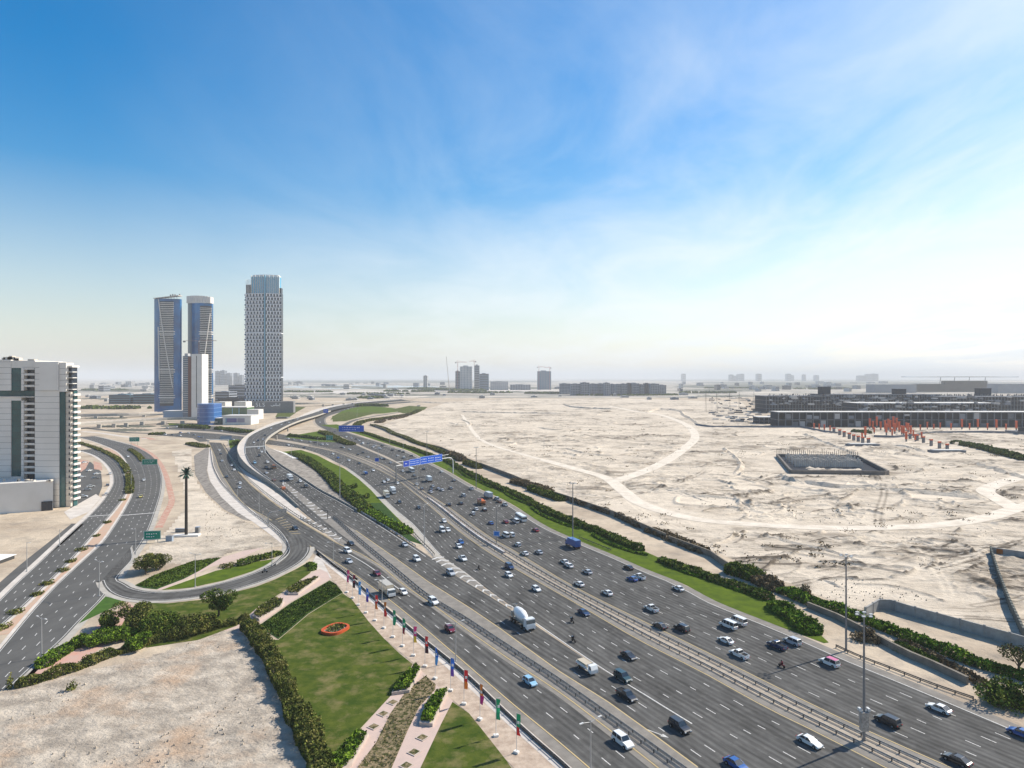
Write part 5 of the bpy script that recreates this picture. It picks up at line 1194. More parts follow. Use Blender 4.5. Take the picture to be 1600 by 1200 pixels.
# grey sign wall with its lettering
Yp = 1461
t = thing('sign_podium', 'grey screened podium under the tallest tower carrying white SLS letters', 'podium', (px2x(421, Yp), Yp, 0)); cx = px2x(421, Yp)
mb = MB(); mb.prism([(px2x(384, Yp) - cx, -4), (px2x(440, Yp) - cx, -6), (px2x(458, Yp) - cx, 2), (px2x(458, Yp) - cx, 15), (px2x(384, Yp) - cx, 15)], 0, PZ(627, Yp)); mb.build('screen_wall', M_grey, t)
M_letter = mat('white lettering', (.8, .8, .78), .5)
fc = bpy.data.curves.new('sls_lettering', 'FONT'); fc.body = 'SLS'; fc.size = 12.5; fc.extrude = .4; fc.space_character = 1.25; fc.materials.append(M_letter)
tmp = bpy.data.objects.new('tmp', fc); COL.objects.link(tmp); bpy.context.view_layer.update()
me = bpy.data.meshes.new_from_object(tmp.evaluated_get(bpy.context.evaluated_depsgraph_get())); bpy.data.objects.remove(tmp)
fo = bpy.data.objects.new('lettering', me); COL.objects.link(fo); fo.parent = t; fo.location = (px2x(401, Yp) - cx, -5.9, PZ(635.2, Yp)); fo.rotation_euler = (R(90), 0, 0)
mb = MB()   # the same name in arabic script
x = px2x(425, Yp) - cx
def stroke(pts, r=.75):
    for a, b in zip(pts, pts[1:]): mb.bar((x + a[0], -6.3, PZ(633.8, Yp) + a[1]), (x + b[0], -6.3, PZ(633.8, Yp) + b[1]), r, n=4)
stroke([(0, 1), (1, -.8), (4, -1), (5.5, .6), (5.6, 2)]); stroke([(5.6, 0), (7.4, .2), (7.5, 1.6)]); stroke([(7.6, 0), (9.4, .3), (9.4, 1.8)]); stroke([(11, 0), (11.2, 6)]); stroke([(11, 0), (13.5, 0), (13.6, 1.6), (14, 0), (15.5, .2), (15.6, 1.7), (16.2, 0), (17.8, .3), (17.8, 1.8)]); stroke([(19.6, 0), (19.6, 5)]); stroke([(19, -2), (20.2, -1.8)], .5)
mb.build('lettering', M_letter, t)

# --- viaducts
def viaduct(label, pts, w, z, piers, th=3.0):
    t = thing('viaduct', label, 'viaduct'); p = W(pts, z, 4)
    mb = MB(); mb.ribbon(p, w, -th, 0); mb.build('deck', M_conc, t)
    for s in (1, -1): mb = MB(); mb.ribbon(offset(p, s * (w / 2 - .2)), .35, .01, 1.1); mb.build('parapet', M_conc2, t)
    mb = MB(); mb.ribbon(p, w - 2, .005, .05); mb.build('road_surface', M_asph, t)
    for px, py in piers:
        g = G(px, py, z); mb = MB(); mb.box(g.x - 3, g.x + 3, g.y - 1.2, g.y + 1.2, 0, z - th - .01); mb.build('pier', M_conc, t)
viaduct('long pale viaduct running from the left block to the slender white tower', [(60, 667, 9), (128, 661, 9), (200, 656.5, 9), (260, 653.5, 9), (300, 653, 9), (335, 658, 6)], 13, 9, [(155, 660), (178, 659), (197, 658), (222, 656), (255, 655), (285, 655)])
viaduct('dark low bridge deck behind the long pale viaduct', [(60, 650, 7), (130, 648, 7), (200, 646.5, 7), (250, 644, 7)], 16, 7, [(150, 648), (190, 647), (225, 646)])
viaduct('far viaduct carrying a road over the highway behind the grey sign wall', [(440, 630, 9), (470, 630, 9), (505, 629, 9), (530, 627.5, 9), (560, 626, 9), (610, 623, 9), (650, 621, 9)], 18, 9, [(505, 630), (520, 629.5), (537, 628.5), (551, 628)])

# ------------------------------------------------------------------ distance
def block(label, pxa, pxb, Y, pyt, m, floors, d=30, name='building', grp=None, wm=M_dglass, cat='building', z0=0, cols=0, rot=0):
    zt = PZ(pyt, Y); wd = (pxb - pxa) / F * Y / 2
    t = thing(name, label, cat, (px2x((pxa + pxb) / 2, Y), Y, 0), rot, grp)
    mb = MB(); mb.box(-wd, wd, 0, d, z0, zt); mb.box(-wd * .5, wd * .3, d * .3, d * .7, zt, zt + max(2, zt * .04)); mb.build('wall', m, t)
    proto = None; fh = (zt - z0) / floors
    for k in range(floors):
        if proto is None:
            mb = MB()
            if cols:
                for c in range(cols): a = -wd + 2 * wd * (c + .2) / cols; b = -wd + 2 * wd * (c + .8) / cols; mb.box(a, b, -.25, .02, 0, fh * .5)
            else: mb.box(-wd * .96, wd * .96, -.25, .02, 0, fh * .5)
            mb.box(wd - .02, wd + .25, 2, d - 2, 0, fh * .5)
            o = mb.build('window_band', wm, t); proto = o
        else: o = proto.copy(); COL.objects.link(o); o.parent = t
        o.location = (0, 0, z0 + fh * (k + .3))
    return t
hz = 6800
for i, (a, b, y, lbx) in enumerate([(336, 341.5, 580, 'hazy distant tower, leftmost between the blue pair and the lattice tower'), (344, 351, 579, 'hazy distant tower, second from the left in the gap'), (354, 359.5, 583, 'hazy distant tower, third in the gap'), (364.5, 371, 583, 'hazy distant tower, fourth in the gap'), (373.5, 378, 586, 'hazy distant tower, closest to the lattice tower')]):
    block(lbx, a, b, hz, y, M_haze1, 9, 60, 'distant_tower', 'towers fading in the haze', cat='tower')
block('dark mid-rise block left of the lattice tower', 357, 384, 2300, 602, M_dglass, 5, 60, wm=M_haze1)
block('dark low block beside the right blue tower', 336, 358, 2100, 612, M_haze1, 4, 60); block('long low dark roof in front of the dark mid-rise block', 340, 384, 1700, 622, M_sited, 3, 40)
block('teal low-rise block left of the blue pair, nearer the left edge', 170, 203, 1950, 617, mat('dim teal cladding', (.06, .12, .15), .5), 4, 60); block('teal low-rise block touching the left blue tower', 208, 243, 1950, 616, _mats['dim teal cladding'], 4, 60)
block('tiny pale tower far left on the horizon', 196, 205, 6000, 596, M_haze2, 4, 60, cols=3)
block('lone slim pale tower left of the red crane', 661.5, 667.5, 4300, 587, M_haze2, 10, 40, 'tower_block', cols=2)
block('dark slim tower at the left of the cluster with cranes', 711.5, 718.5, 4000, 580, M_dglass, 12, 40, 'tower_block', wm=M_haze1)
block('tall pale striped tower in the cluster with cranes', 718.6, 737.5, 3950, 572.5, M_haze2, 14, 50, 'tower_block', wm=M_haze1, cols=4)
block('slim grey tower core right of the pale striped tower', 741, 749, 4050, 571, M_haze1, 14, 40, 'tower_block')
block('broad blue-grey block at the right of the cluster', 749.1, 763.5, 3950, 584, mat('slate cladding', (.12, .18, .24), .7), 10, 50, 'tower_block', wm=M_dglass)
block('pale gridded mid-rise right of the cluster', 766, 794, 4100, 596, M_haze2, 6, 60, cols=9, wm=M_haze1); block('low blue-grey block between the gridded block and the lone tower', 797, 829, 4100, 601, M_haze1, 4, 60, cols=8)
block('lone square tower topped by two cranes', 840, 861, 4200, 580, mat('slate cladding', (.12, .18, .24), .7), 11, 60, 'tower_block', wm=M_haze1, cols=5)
x = 875; i = 0; widths = [17, 16, 14, 13, 10, 9, 9, 8, 10, 7, 12, 8, 9, 14, 11]; od = ['first', 'second', 'third', 'fourth', 'fifth', 'sixth', 'seventh', 'eighth', 'ninth', 'tenth', 'eleventh', 'twelfth', 'thirteenth', 'fourteenth', 'fifteenth', 'sixteenth']
for i, wv in enumerate(widths):
    Yb = 3000 + rnd.uniform(-150, 150) - i * 10; dk = i in (9, 12)
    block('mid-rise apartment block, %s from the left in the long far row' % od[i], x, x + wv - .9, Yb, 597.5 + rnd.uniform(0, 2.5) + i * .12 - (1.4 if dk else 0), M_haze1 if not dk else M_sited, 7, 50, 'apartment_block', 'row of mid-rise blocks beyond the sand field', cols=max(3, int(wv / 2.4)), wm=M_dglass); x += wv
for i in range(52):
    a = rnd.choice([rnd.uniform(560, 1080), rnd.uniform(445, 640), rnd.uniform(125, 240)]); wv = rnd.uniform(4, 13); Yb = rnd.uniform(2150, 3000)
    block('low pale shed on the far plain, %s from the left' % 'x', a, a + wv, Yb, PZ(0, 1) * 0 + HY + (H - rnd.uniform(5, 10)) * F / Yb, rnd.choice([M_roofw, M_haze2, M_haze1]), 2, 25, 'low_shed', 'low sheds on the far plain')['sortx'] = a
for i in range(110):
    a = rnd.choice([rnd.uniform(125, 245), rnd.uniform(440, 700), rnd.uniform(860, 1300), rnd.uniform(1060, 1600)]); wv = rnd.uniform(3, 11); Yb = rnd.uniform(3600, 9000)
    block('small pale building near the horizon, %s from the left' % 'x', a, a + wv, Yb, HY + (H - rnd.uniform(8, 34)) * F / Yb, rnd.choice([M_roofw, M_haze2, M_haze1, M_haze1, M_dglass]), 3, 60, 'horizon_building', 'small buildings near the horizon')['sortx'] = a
for i in range(22):
    a = rnd.choice([rnd.uniform(1140, 1240), rnd.uniform(1255, 1300), rnd.uniform(1340, 1370), rnd.uniform(860, 1100)]); wv = rnd.uniform(2.5, 9)
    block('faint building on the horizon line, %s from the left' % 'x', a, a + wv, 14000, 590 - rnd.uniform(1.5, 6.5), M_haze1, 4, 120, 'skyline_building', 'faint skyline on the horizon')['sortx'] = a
# ordinals for those rows
def ordinal(n):
    ones = ['', 'first', 'second', 'third', 'fourth', 'fifth', 'sixth', 'seventh', 'eighth', 'ninth', 'tenth', 'eleventh', 'twelfth', 'thirteenth', 'fourteenth', 'fifteenth', 'sixteenth', 'seventeenth', 'eighteenth', 'nineteenth']
    if n < 20: return ones[n]
    if n >= 100: return 'hundredth' if n == 100 else 'hundred-and-' + ordinal(n - 100)
    t = ['', '', 'twent', 'thirt', 'fort', 'fift', 'sixt', 'sevent', 'eight', 'ninet'][n // 10]
    return t + 'ieth' if n % 10 == 0 else t + 'y-' + ones[n % 10]
for nm in ('low_shed', 'horizon_building', 'skyline_building', 'tree_belt'):
    l = sorted([o for o in COL.objects if o.name.split('.')[0] == nm and 'sortx' in o], key=lambda o: o['sortx'])
    for k, o in enumerate(l): o['label'] = o['label'].replace('x from', ordinal(k + 1) + ' from').replace('x in order of distance across the view', ordinal(k + 1) + ' from the left'); del o['sortx']
M_cr = mat('crane red', (.38, .10, .06), .6)
def mobile(label, px, Y, pyt, pyb):
    zt = PZ(pyt, Y); t = thing('mobile_crane', label, 'crane', (px2x(px, Y), Y, 0)); mb = MB()
    mb.bar((12, 0, 2), (-6, 0, zt), 2.2, 1.4, 4); mb.build('boom', mat('crane steel', (.42, .36, .30), .6), t); mb = MB(); mb.box(4, 16, -4, 4, 0, 5); mb.build('carrier', M_cr, t)
mobile('tall leaning mobile crane left of the tower cluster', 699, 3600, 557, 606)
crane('tower crane with red jib at the left of the tower cluster', 715, 3980, 0, PZ(566, 3980), 16, 55, M_cr, 2.0)
crane('tower crane rising over the pale striped tower', 741, 3980, PZ(572, 3980), PZ(564.5, 3980), 12, 0.1 + 30, M_cr, 1.8, R(180))
crane('left tower crane on the lone square tower', 842, 4180, 0, PZ(573.5, 4180), 12, 40, M_cr, 1.7); crane('right tower crane on the lone square tower', 859, 4180, 0, PZ(574.5, 4180), 10, 34, M_cr, 1.7, R(180))
for i, (px, Y, py) in enumerate([(1103, 1500, 628), (1120, 1500, 627), (1140, 1520, 626), (1155, 1480, 627), (1178, 1500, 626)]):
    t = thing('pylon', 'thin lattice power pylon on the far sand, %s from the left of five' % od[i], 'pylon', (px2x(px, Y), Y, 0), 0, 'power pylons on the far sand')
    z = PZ(612, Y); mb = MB(); mb.bar((-1.8, 0, 0), (0, 0, z), .25, n=3); mb.bar((1.8, 0, 0), (0, 0, z), .25, n=3); mb.build('mast', M_galvd, t)
    mb = MB(); mb.bar((-5, 0, z * .85), (5, 0, z * .85), .2, n=3); mb.bar((-4, 0, z * .68), (4, 0, z * .68), .2, n=3); mb.build('crossarm', M_galvd, t)

# --- concrete frame on the right
def frame(label, pxa, pxb, Y, d, z0, zt, floors, bays, name='unfinished_building', roof=M_roofw, back=True):
    x0, x1 = px2x(pxa, Y), px2x(pxb, Y); t = thing(name, label, 'building site', ((x0 + x1) / 2, Y, 0)); wd = (x1 - x0) / 2
    fh = (zt - z0) / floors; proto = None
    for k in range(floors + 1):
        if proto is None: mb = MB(); mb.box(-wd, wd, 0, d, 0, .9); o = mb.build('floor_slab', M_site, t); proto = o
        else: o = proto.copy(); COL.objects.link(o); o.parent = t
        o.location = (0, 0, z0 + fh * k - .9)
    mb = MB(); mb.box(-wd - .1, wd + .1, -.1, d + .1, zt + .01, zt + .3); mb.build('roof_slab', roof, t)
    proto = None
    for b in range(min(bays, 99) + 1):
        if proto is None: mb = MB(); mb.box(-.7, .7, .2, 1.4, 0, zt - z0 - 1); o = mb.build('column', M_site, t); proto = o
        else: o = proto.copy(); COL.objects.link(o); o.parent = t
        o.location = (-wd + .8 + (2 * wd - 1.6) * b / bays, 0, z0)
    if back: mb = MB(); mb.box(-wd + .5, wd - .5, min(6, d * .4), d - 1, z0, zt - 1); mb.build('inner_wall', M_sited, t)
    return t
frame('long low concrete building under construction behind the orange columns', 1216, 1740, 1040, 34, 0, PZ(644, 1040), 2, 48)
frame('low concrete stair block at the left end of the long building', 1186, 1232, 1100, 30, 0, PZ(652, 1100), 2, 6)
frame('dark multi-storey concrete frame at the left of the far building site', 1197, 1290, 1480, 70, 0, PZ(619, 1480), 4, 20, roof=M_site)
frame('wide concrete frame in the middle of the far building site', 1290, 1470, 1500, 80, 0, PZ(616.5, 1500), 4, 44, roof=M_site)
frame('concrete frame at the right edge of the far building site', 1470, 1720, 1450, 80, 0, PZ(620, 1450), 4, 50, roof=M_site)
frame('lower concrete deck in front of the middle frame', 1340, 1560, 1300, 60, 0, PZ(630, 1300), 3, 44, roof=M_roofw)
for i, (a, b, y) in enumerate([(1284, 1298, 604.5), (1401, 1416, 608), (1532, 1549, 607)]):
    simple('square concrete lift core over the far building site, %s from the left' % od[i], a, b, 1520, 20, PZ(y, 1520), 20, M_sited, 'lift_core', 'building', [('roof', -.04, 1.04, PZ(y, 1520) + .01, PZ(y, 1520) + .9, M_site, .6)])
mb = MB()
for k in range(330):
    px = rnd.uniform(1198, 1640); Y = rnd.choice([1478, 1496, 1448, 1298]); pt = {1478: 622, 1496: 620, 1448: 622, 1298: 632}[Y]
    if Y == 1298: px = rnd.uniform(1342, 1558)
    x = px2x(px, Y); z = PZ(pt + rnd.choice([0, 5, 10]) + rnd.uniform(-1, 2), Y); wd_ = rnd.uniform(2, 14); mb.box(x, x + wd_, Y - rnd.uniform(.5, 4), Y + 4, z, z + rnd.uniform(1, 4.5), rnd.choice([0, 1, 1, 2, 3]))
for k in range(44):
    b_ = rnd.randrange(48); x0_ = px2x(1216, 1040); bw = (px2x(1740, 1040) - x0_) / 48; z = rnd.choice([.2, 12.8]); mb.box(x0_ + bw * b_ + 1, x0_ + bw * (b_ + 1) - 1, 1041.6, 1042.2, z, z + rnd.uniform(4, 11), rnd.choice([0, 1, 3]))
o = mb.build('site_panels', [M_site, M_haze2, M_sited, M_haze1]); tag(o, 'shuttering boards and infill panels all over the unfinished frames', 'panels', kind='stuff')
# starter bars and shutters on the roofs: nobody could count them
mb = MB()
for k in range(420):
    px = rnd.uniform(1200, 1640); Y = rnd.choice([1485, 1510, 1540]); z = PZ(618, 1500) - 2
    h = rnd.uniform(2, 6); x = px2x(px, Y); mb.box(x - .5, x + .5, Y, Y + .9, z - 1, z + h)
o = mb.build('starter_columns', M_site); tag(o, 'crowd of short unfinished columns on the far frames', 'columns', kind='stuff')
# clutter on the site floor
mb = MB()
for k in range(700):
    px = rnd.uniform(1110, 1640); py = rnd.uniform(620, 663); g = G(px, py); s = rnd.uniform(1, 5)
    mb.box(g.x - s, g.x + s * rnd.uniform(1, 4), g.y, g.y + s, 0, rnd.uniform(1, 3.5), rnd.choice([0, 0, 1, 2]))
o = mb.build('site_clutter', [M_site, M_roofw, M_sited]); tag(o, 'stacked materials and huts strewn about the far site', 'site clutter', kind='stuff')
# orange formwork columns
M_or = mat('orange formwork', (.62, .09, .025), .7, (.50, .12, .05), .5)
def formwork(x, y, h, w, label):
    t = thing('formwork_column', label, 'formwork column', (x, y, 0), R(15), 'orange formwork columns on the site')
    mb = MB(); h *= 1.2; mb.box(-w, w, -w, w, h * .25, h); mb.build('formwork', M_or, t)
    mb = MB(); mb.box(-w * .7, w * .7, -w * .7, w * .7, 0, h * .25 - .02); mb.build('pier', M_site, t)
    mb = MB(); mb.box(-w * 1.8, w * 1.8, -w * 1.5, w * 1.5, h + .01, h + .4); mb.box(-w * 1.4, w * 1.4, -w * 1.3, w * 1.3, h * .6, h * .6 + .3); mb.build('platform', M_or, t)
fw = [(1364, 672, 12), (1376, 673, 12), (1388, 672, 15), (1398, 678, 13), (1405, 676, 14), (1409, 679, 11), (1423, 679, 11), (1427, 684, 9), (1347, 688, 8), (1440, 686, 8), (1366, 678, 8), (1394, 683, 10), (1416, 672, 10), (1438, 673, 8), (1459, 672, 8), (1486, 672, 9), (1515, 672, 9), (1543, 672, 9), (1572, 673, 9), (1272, 672, 9), (1280, 673, 9), (1288, 674, 9), (1297, 675, 8), (1359, 670, 14), (1370, 669, 16), (1383, 675, 15), (1385, 680, 14), (1391, 676, 16), (1396, 672, 18), (1401, 673, 17), (1352, 684, 13), (1412, 681, 12), (1419, 676, 12), (1416, 690, 11), (1430, 690, 8), (1449, 671, 10), (1469, 671, 9), (1503, 671, 14), (1528, 671, 14), (1557, 672, 14), (1588, 673, 13)]
for i, (px, py, h) in enumerate(sorted(fw)):
    g = G(px, py); formwork(g.x, g.y, h * .9, .95 if h > 10 else .7, 'orange formwork column on the site, %s from the left' % ordinal(i + 1))
lowp = [(1303, 677), (1312, 680), (1319, 683), (1327, 686), (1334, 689), (1341, 691), (1348, 693), (1357, 695), (1422, 686), (1433, 689), (1443, 692), (1455, 697), (1468, 701), (1480, 705)]
for i, (px, py) in enumerate(lowp):
    g = G(px, py); t = thing('bridge_pier', 'low concrete bridge pier with orange top, %s from the left' % ordinal(i + 1), 'pier', g, R(30), 'low piers of the unfinished ramp'); mb = MB(); mb.box(-2.4, 2.4, -.6, .6, 0, 6.5); mb.build('pier_wall', M_site, t)
    mb = MB(); mb.box(-2.6, 2.6, -.8, .8, 6.51, 8); mb.build('formwork', M_or, t)
for px, py, lbx in ((1348, 697, 'left'), (1480, 707, 'right')):
    g = G(px, py); t = thing('footing', 'low grey concrete footing at the %s end of the unfinished piers' % lbx, 'footing', g); mb = MB(); mb.prism([(-17, -4), (17, -4), (20, 0), (17, 6), (-17, 6)], 0, 2.4); mb.build('block', M_site, t); mb = MB(); mb.box(-15, 15, -3, 5, 2.41, 3); mb.build('cap', M_roofw, t)
# excavation
t = thing('excavation', 'rectangular excavation with dark retaining rim and pale columns inside', 'excavation')
q = W(PIT + [PIT[0]], sm=False); mb = MB(); mb.ribbon(resample(q, 8), 1.6, 0, 3.0); mb.build('retaining_rim', mat('rim wall', (.13, .12, .11), .9, (.2, .18, .16), .3), t)
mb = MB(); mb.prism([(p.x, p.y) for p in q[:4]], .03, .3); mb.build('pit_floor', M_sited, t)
q2 = W([(1226, 719), (1330, 721), (1352, 733), (1245, 732)], sm=False); mb = MB()
for i in range(34):
    for j in range(4):
        u = (i + .5) / 34; v = (j + .3) / 4; a = q2[0].lerp(q2[1], u); b = q2[3].lerp(q2[2], u); c = a.lerp(b, v); mb.box(c.x - .7, c.x + .7, c.y - .5, c.y + .5, .31, rnd.uniform(5, 7.5))
o = mb.build('column', M_conc2, t); o['kind'] = 'stuff'
mb = MB(); a, b = G(1214, 713), G(1340, 715); 
for i in range(40): c = a.lerp(b, i / 39); mb.bar((c.x, c.y, 0), (c.x, c.y, rnd.uniform(5, 8)), .25, n=4)
o = mb.build('fence_post', M_galvd, t); o['kind'] = 'stuff'
# far grandstand
Yg = 3600
t = thing('grandstand', 'huge thin crescent roof of a far blue-grey grandstand on the horizon', 'grandstand', (px2x(1500, Yg), Yg, 0)); cx = px2x(1500, Yg)
mb = MB(); n = 20; vs = []
for i in range(n + 1):
    u = i / n * 2 - 1; x = u * (px2x(1592, Yg) - cx) ; s = (1 - u * u)
    vs += [(x, -40 * s, PZ(589.3, Yg)), (x, 60 * s + 1, PZ(588.6, Yg)), (x, -40 * s, PZ(589.3, Yg) + 2.5 * s + .3), (x, 60 * s + 1, PZ(588.6, Yg) + 2.5 * s + .3)]
mb.add(vs, [f for i in range(n) for f in ((4 * i, 4 * i + 4, 4 * i + 5, 4 * i + 1), (4 * i + 2, 4 * i + 3, 4 * i + 7, 4 * i + 6), (4 * i, 4 * i + 2, 4 * i + 6, 4 * i + 4), (4 * i + 1, 4 * i + 5, 4 * i + 7, 4 * i + 3))]); mb.build('crescent_roof', M_dglass, t)
mb = MB(); mb.prism([(px2x(1425, Yg) - cx, 0), (px2x(1575, Yg) - cx, 0), (px2x(1600, Yg) - cx, 60), (px2x(1400, Yg) - cx, 60)], 0, PZ(600, Yg)); mb.box(px2x(1478, Yg) - cx, px2x(1545, Yg) - cx, 10, 40, PZ(600, Yg), PZ(595, Yg))
for q_ in (1470, 1492, 1515, 1540): mb.bar((px2x(q_, Yg) - cx, 10, PZ(600, Yg)), (px2x(q_, Yg) - cx, 0, PZ(589.6, Yg)), 1.5, n=4); mb.build('stand', M_haze1, t)
simple('low blue-grey hall left of the far grandstand', 1366, 1432, 3400, 0, PZ(601, 3400), 80, M_haze1, parts=[('roof', 0, 1, PZ(601, 3400), PZ(600.4, 3400), M_haze2, 1)])
simple('long blue-grey hall right of the far grandstand', 1560, 1680, 3300, 0, PZ(600, 3300), 80, M_haze1, parts=[('roof', 0, 1, PZ(600, 3300), PZ(599.4, 3300), M_haze2, 1)])
simple('small blue-grey plant building at the right edge above the trees', 1588, 1612, 900, 0, PZ(676, 900), 20, M_haze1, parts=[('louvre', .1, .9, 2, 10, M_sited, .3), ('roof', -.03, 1.03, PZ(676, 900) + .01, PZ(674, 900), M_site, .8)])

# low pale walls and berms on the field
def berm(label, pts, h, m=M_field, w=5, name='sand_berm'):
    p = resample(W(pts), 6); mb = MB(); n = len(p); L_, R_ = offset(p, w / 2), offset(p, -w / 2); vs = []
    for i, (a, b, c) in enumerate(zip(L_, R_, p)):
        hh = h * (.6 + .6 * rnd.random()) * min(1, i / 2, (n - 1 - i) / 2)
        vs += [(a.x, a.y, .0), (c.x + rnd.uniform(-.6, .6), c.y + rnd.uniform(-.6, .6), hh + .05), (b.x, b.y, 0)]
    mb.add(vs, [f for i in range(n - 1) for f in ((3 * i, 3 * i + 1, 3 * i + 4, 3 * i + 3), (3 * i + 1, 3 * i + 2, 3 * i + 5, 3 * i + 4))])
    o = mb.build(name, m, fix=False); o['kind'] = 'structure'
for p, h, w_ in [([(1248, 752), (1300, 761), (1360, 764), (1430, 770), (1500, 776), (1545, 782)], 2.6, 9), ([(1215, 742), (1235, 752), (1262, 756)], 3, 8), ([(1130, 700), (1150, 716), (1158, 728), (1150, 742)], 2, 7), ([(1140, 770), (1165, 790), (1190, 797)], 1.6, 5),
              ([(1255, 678), (1290, 692), (1325, 706), (1345, 715)], 2, 6), ([(720, 644), (760, 645), (820, 646), (880, 647)], 2.5, 8), ([(880, 632), (900, 637), (960, 640)], 3, 8), ([(1010, 645), (1040, 640), (1070, 650), (1090, 662)], 3, 10), ([(840, 668), (870, 672), (900, 670)], 1.5, 8), ([(1180, 786), (1220, 790), (1290, 790), (1380, 786)], 1.2, 5),
              ([(1390, 696), (1420, 700), (1450, 708)], 2, 7), ([(1520, 724), (1560, 736), (1620, 752)], 2.2, 8), ([(640, 628), (700, 630), (760, 629), (840, 627)], 2.5, 9), ([(1395, 891), (1410, 889), (1425, 899)], .9, 2.5), ([(1000, 762), (1060, 770), (1110, 785)], .9, 4), ([(700, 660), (730, 666), (722, 655)], 1.2, 6),
              ([(985, 755), (1030, 745), (1080, 745)], 1.0, 5), ([(1420, 842), (1480, 860), (1520, 855)], .6, 4), ([(1262, 900), (1300, 912), (1330, 925)], .7, 3), ([(1190, 830), (1240, 850), (1300, 862), (1360, 885)], .8, 4), ([(880, 700), (940, 712), (1000, 708)], 1.2, 5)]:
    berm('', p, h, M_field, w_)

# ------------------------------------------------------------------ street furniture
M_pole = mat('lamp pole grey', (.38, .38, .37), .5, metal=.2)
M_poled = mat('mast grey', (.20, .20, .20), .5, metal=.2)
M_head = mat('lamp head', (.55, .55, .53), .4)
def lamp(label, base, top, style='double', z0=0, ang=None, m=None, wmast=.16, name='street_lamp'):
    b = G(base[0], base[1], z0); h = PZ(top, b.y) - z0
    t = thing(name, label, 'street lamp', b, 0)
    m = m or M_pole; mb = MB(); mb.bar((0, 0, 0), (0, 0, h), wmast, wmast * .5, 8); mb.box(-.3, .3, -.3, .3, 0, .25); mb.build('pole', m, t)
    a = ang if ang is not None else R(60)
    dx, dy = math.cos(a), math.sin(a)
    if style == 'high':
        mb = MB()
        for k in range(6): c, s = math.cos(k * 1.047), math.sin(k * 1.047); mb.bar((0, 0, h - .3), (c * 1.3, s * 1.3, h - .1), .06, n=4)
        mb.build('head_frame', m, t); pr = None
        for k in range(6):
            c, s = math.cos(k * 1.047) * 1.5, math.sin(k * 1.047) * 1.5
            if pr is None: mb = MB(); mb.box(-.35, .35, -.22, .22, -.1, .12); o = pr = mb.build('lamp_head', M_head, t)
            else: o = pr.copy(); COL.objects.link(o); o.parent = t
            o.location = (c, s, h)
    else:
        for s in ((1, -1) if style == 'double' else (1,)):
            mb = MB(); mb.bar((0, 0, h - .4), (dx * 2.0 * s, dy * 2.0 * s, h), .07, .05, 5); ar = mb.build('arm', m, t)
            mb = MB(); M_ = Matrix.Translation((dx * 2.3 * s, dy * 2.3 * s, h)) @ Matrix.Rotation(a, 4, 'Z'); mb.box(-.45, .45, -.17, .17, -.06, .09, 0, M_); mb.build('lamp_head', M_head, ar)
    return t
t = lamp('tall grey mast in the main median with a grey cabinet and cameras at its foot', (1350, 1157), 960, 'high', m=M_poled, wmast=.32, name='high_mast')
mb = MB(); mb.box(-.75, .75, -.6, .6, 2.2, 6.0); mb.box(-.95, .95, -.75, .75, 6.01, 6.25); mb.build('cabinet', M_galv, t)
for s in (-1, 1): mb = MB(); mb.box(s * .9 - .25, s * .9 + .25, -.5, .5, 6.4, 7.0); mb.build('camera', M_head, t)
lamp('tall grey mast on the sandy shoulder beside the pink roofed taxi', (1322, 1017), 868, 'high', m=M_poled, wmast=.32, name='high_mast')
lamp('tall grey mast on the grass verge behind the blue box truck', (895, 840), 755, 'high', m=M_poled, wmast=.34, name='high_mast')
lamp('tall mast on the grass verge above the white bus and orange truck', (744, 764), 699, 'high', m=M_poled, wmast=.3, name='high_mast')
lamp('tall mast on the verge left of the blue gantry', (667, 717), 674, 'high', m=M_poled, wmast=.3, name='high_mast')
lamp('tall mast at the sandy nose between the carriageways', (663, 852), 788, 'single', m=M_pole, wmast=.24)
lamp('tall lamp on the slope beside the triangular green verge', (531, 781), 724, 'single', m=M_pole, wmast=.24)
lamp('lamp with a blue sign panel low on the median', (776, 846), 792, 'double', m=M_poled, wmast=.24)
lamp('lamp on the median left of the blue gantry', (591, 730), 700, 'double', m=M_pole, wmast=.24)
lamp('lamp on the median below the blue gantry', (652, 770), 727, 'double', m=M_pole, wmast=.24)
lamp('lamp at the shrub belt foot right of the flyover slope', (455, 723), 696, 'single', wmast=.22)
lamp('small lamp on the verge left of the tall verge mast', (609, 693), 676, 'single', wmast=.25)
lamp('slim lamp rising from the guard rail at the bottom edge', (923, 1235), 1125, 'double', ang=R(35))
lamp('slim lamp behind the banners beside the dark red car', (712, 1034), 972, 'double', ang=R(35))
lamp('slim lamp behind the banners next to the cement coloured truck', (597, 944), 904, 'double', ang=R(35))
lamp('slim lamp at the guard rail below the outer slip and near lane', (521, 879), 846, 'double', ang=R(35))
lamp('slim lamp on the outer slip road near the hatch marks', (405, 799), 771, 'single', ang=R(20))
lamp('slim lamp at the white verge of the outer slip road', (371, 779), 757, 'single', ang=R(20))
lamp('slim lamp on the loop road lawn nearer the wooden truck', (425, 884), 848, 'single', ang=R(200))
bpy.data.objects['street_lamp.013' if 'street_lamp.013' in bpy.data.objects else 'street_lamp']
lamp('slim lamp standing on the bright lawn inside the loop road', (305, 917), 865, 'double', ang=R(160))
lamp('lamp at the merge of the loop road and the boulevard', (155, 931), 876, 'double', ang=R(150))
lamp('lamp on the boulevard kerb at the lower left', (65, 1028), 965, 'double', ang=R(150))
lamp('lamp on the strip between the service road and the boulevard, nearer one', (42, 893), 847, 'single', ang=R(330))
lamp('lamp on the strip between the service road and the boulevard, farther one', (93, 853), 827, 'single', ang=R(330))
lamp('lamp on the boulevard edge below the lower green sign', (212, 866), 827, 'single', ang=R(160))
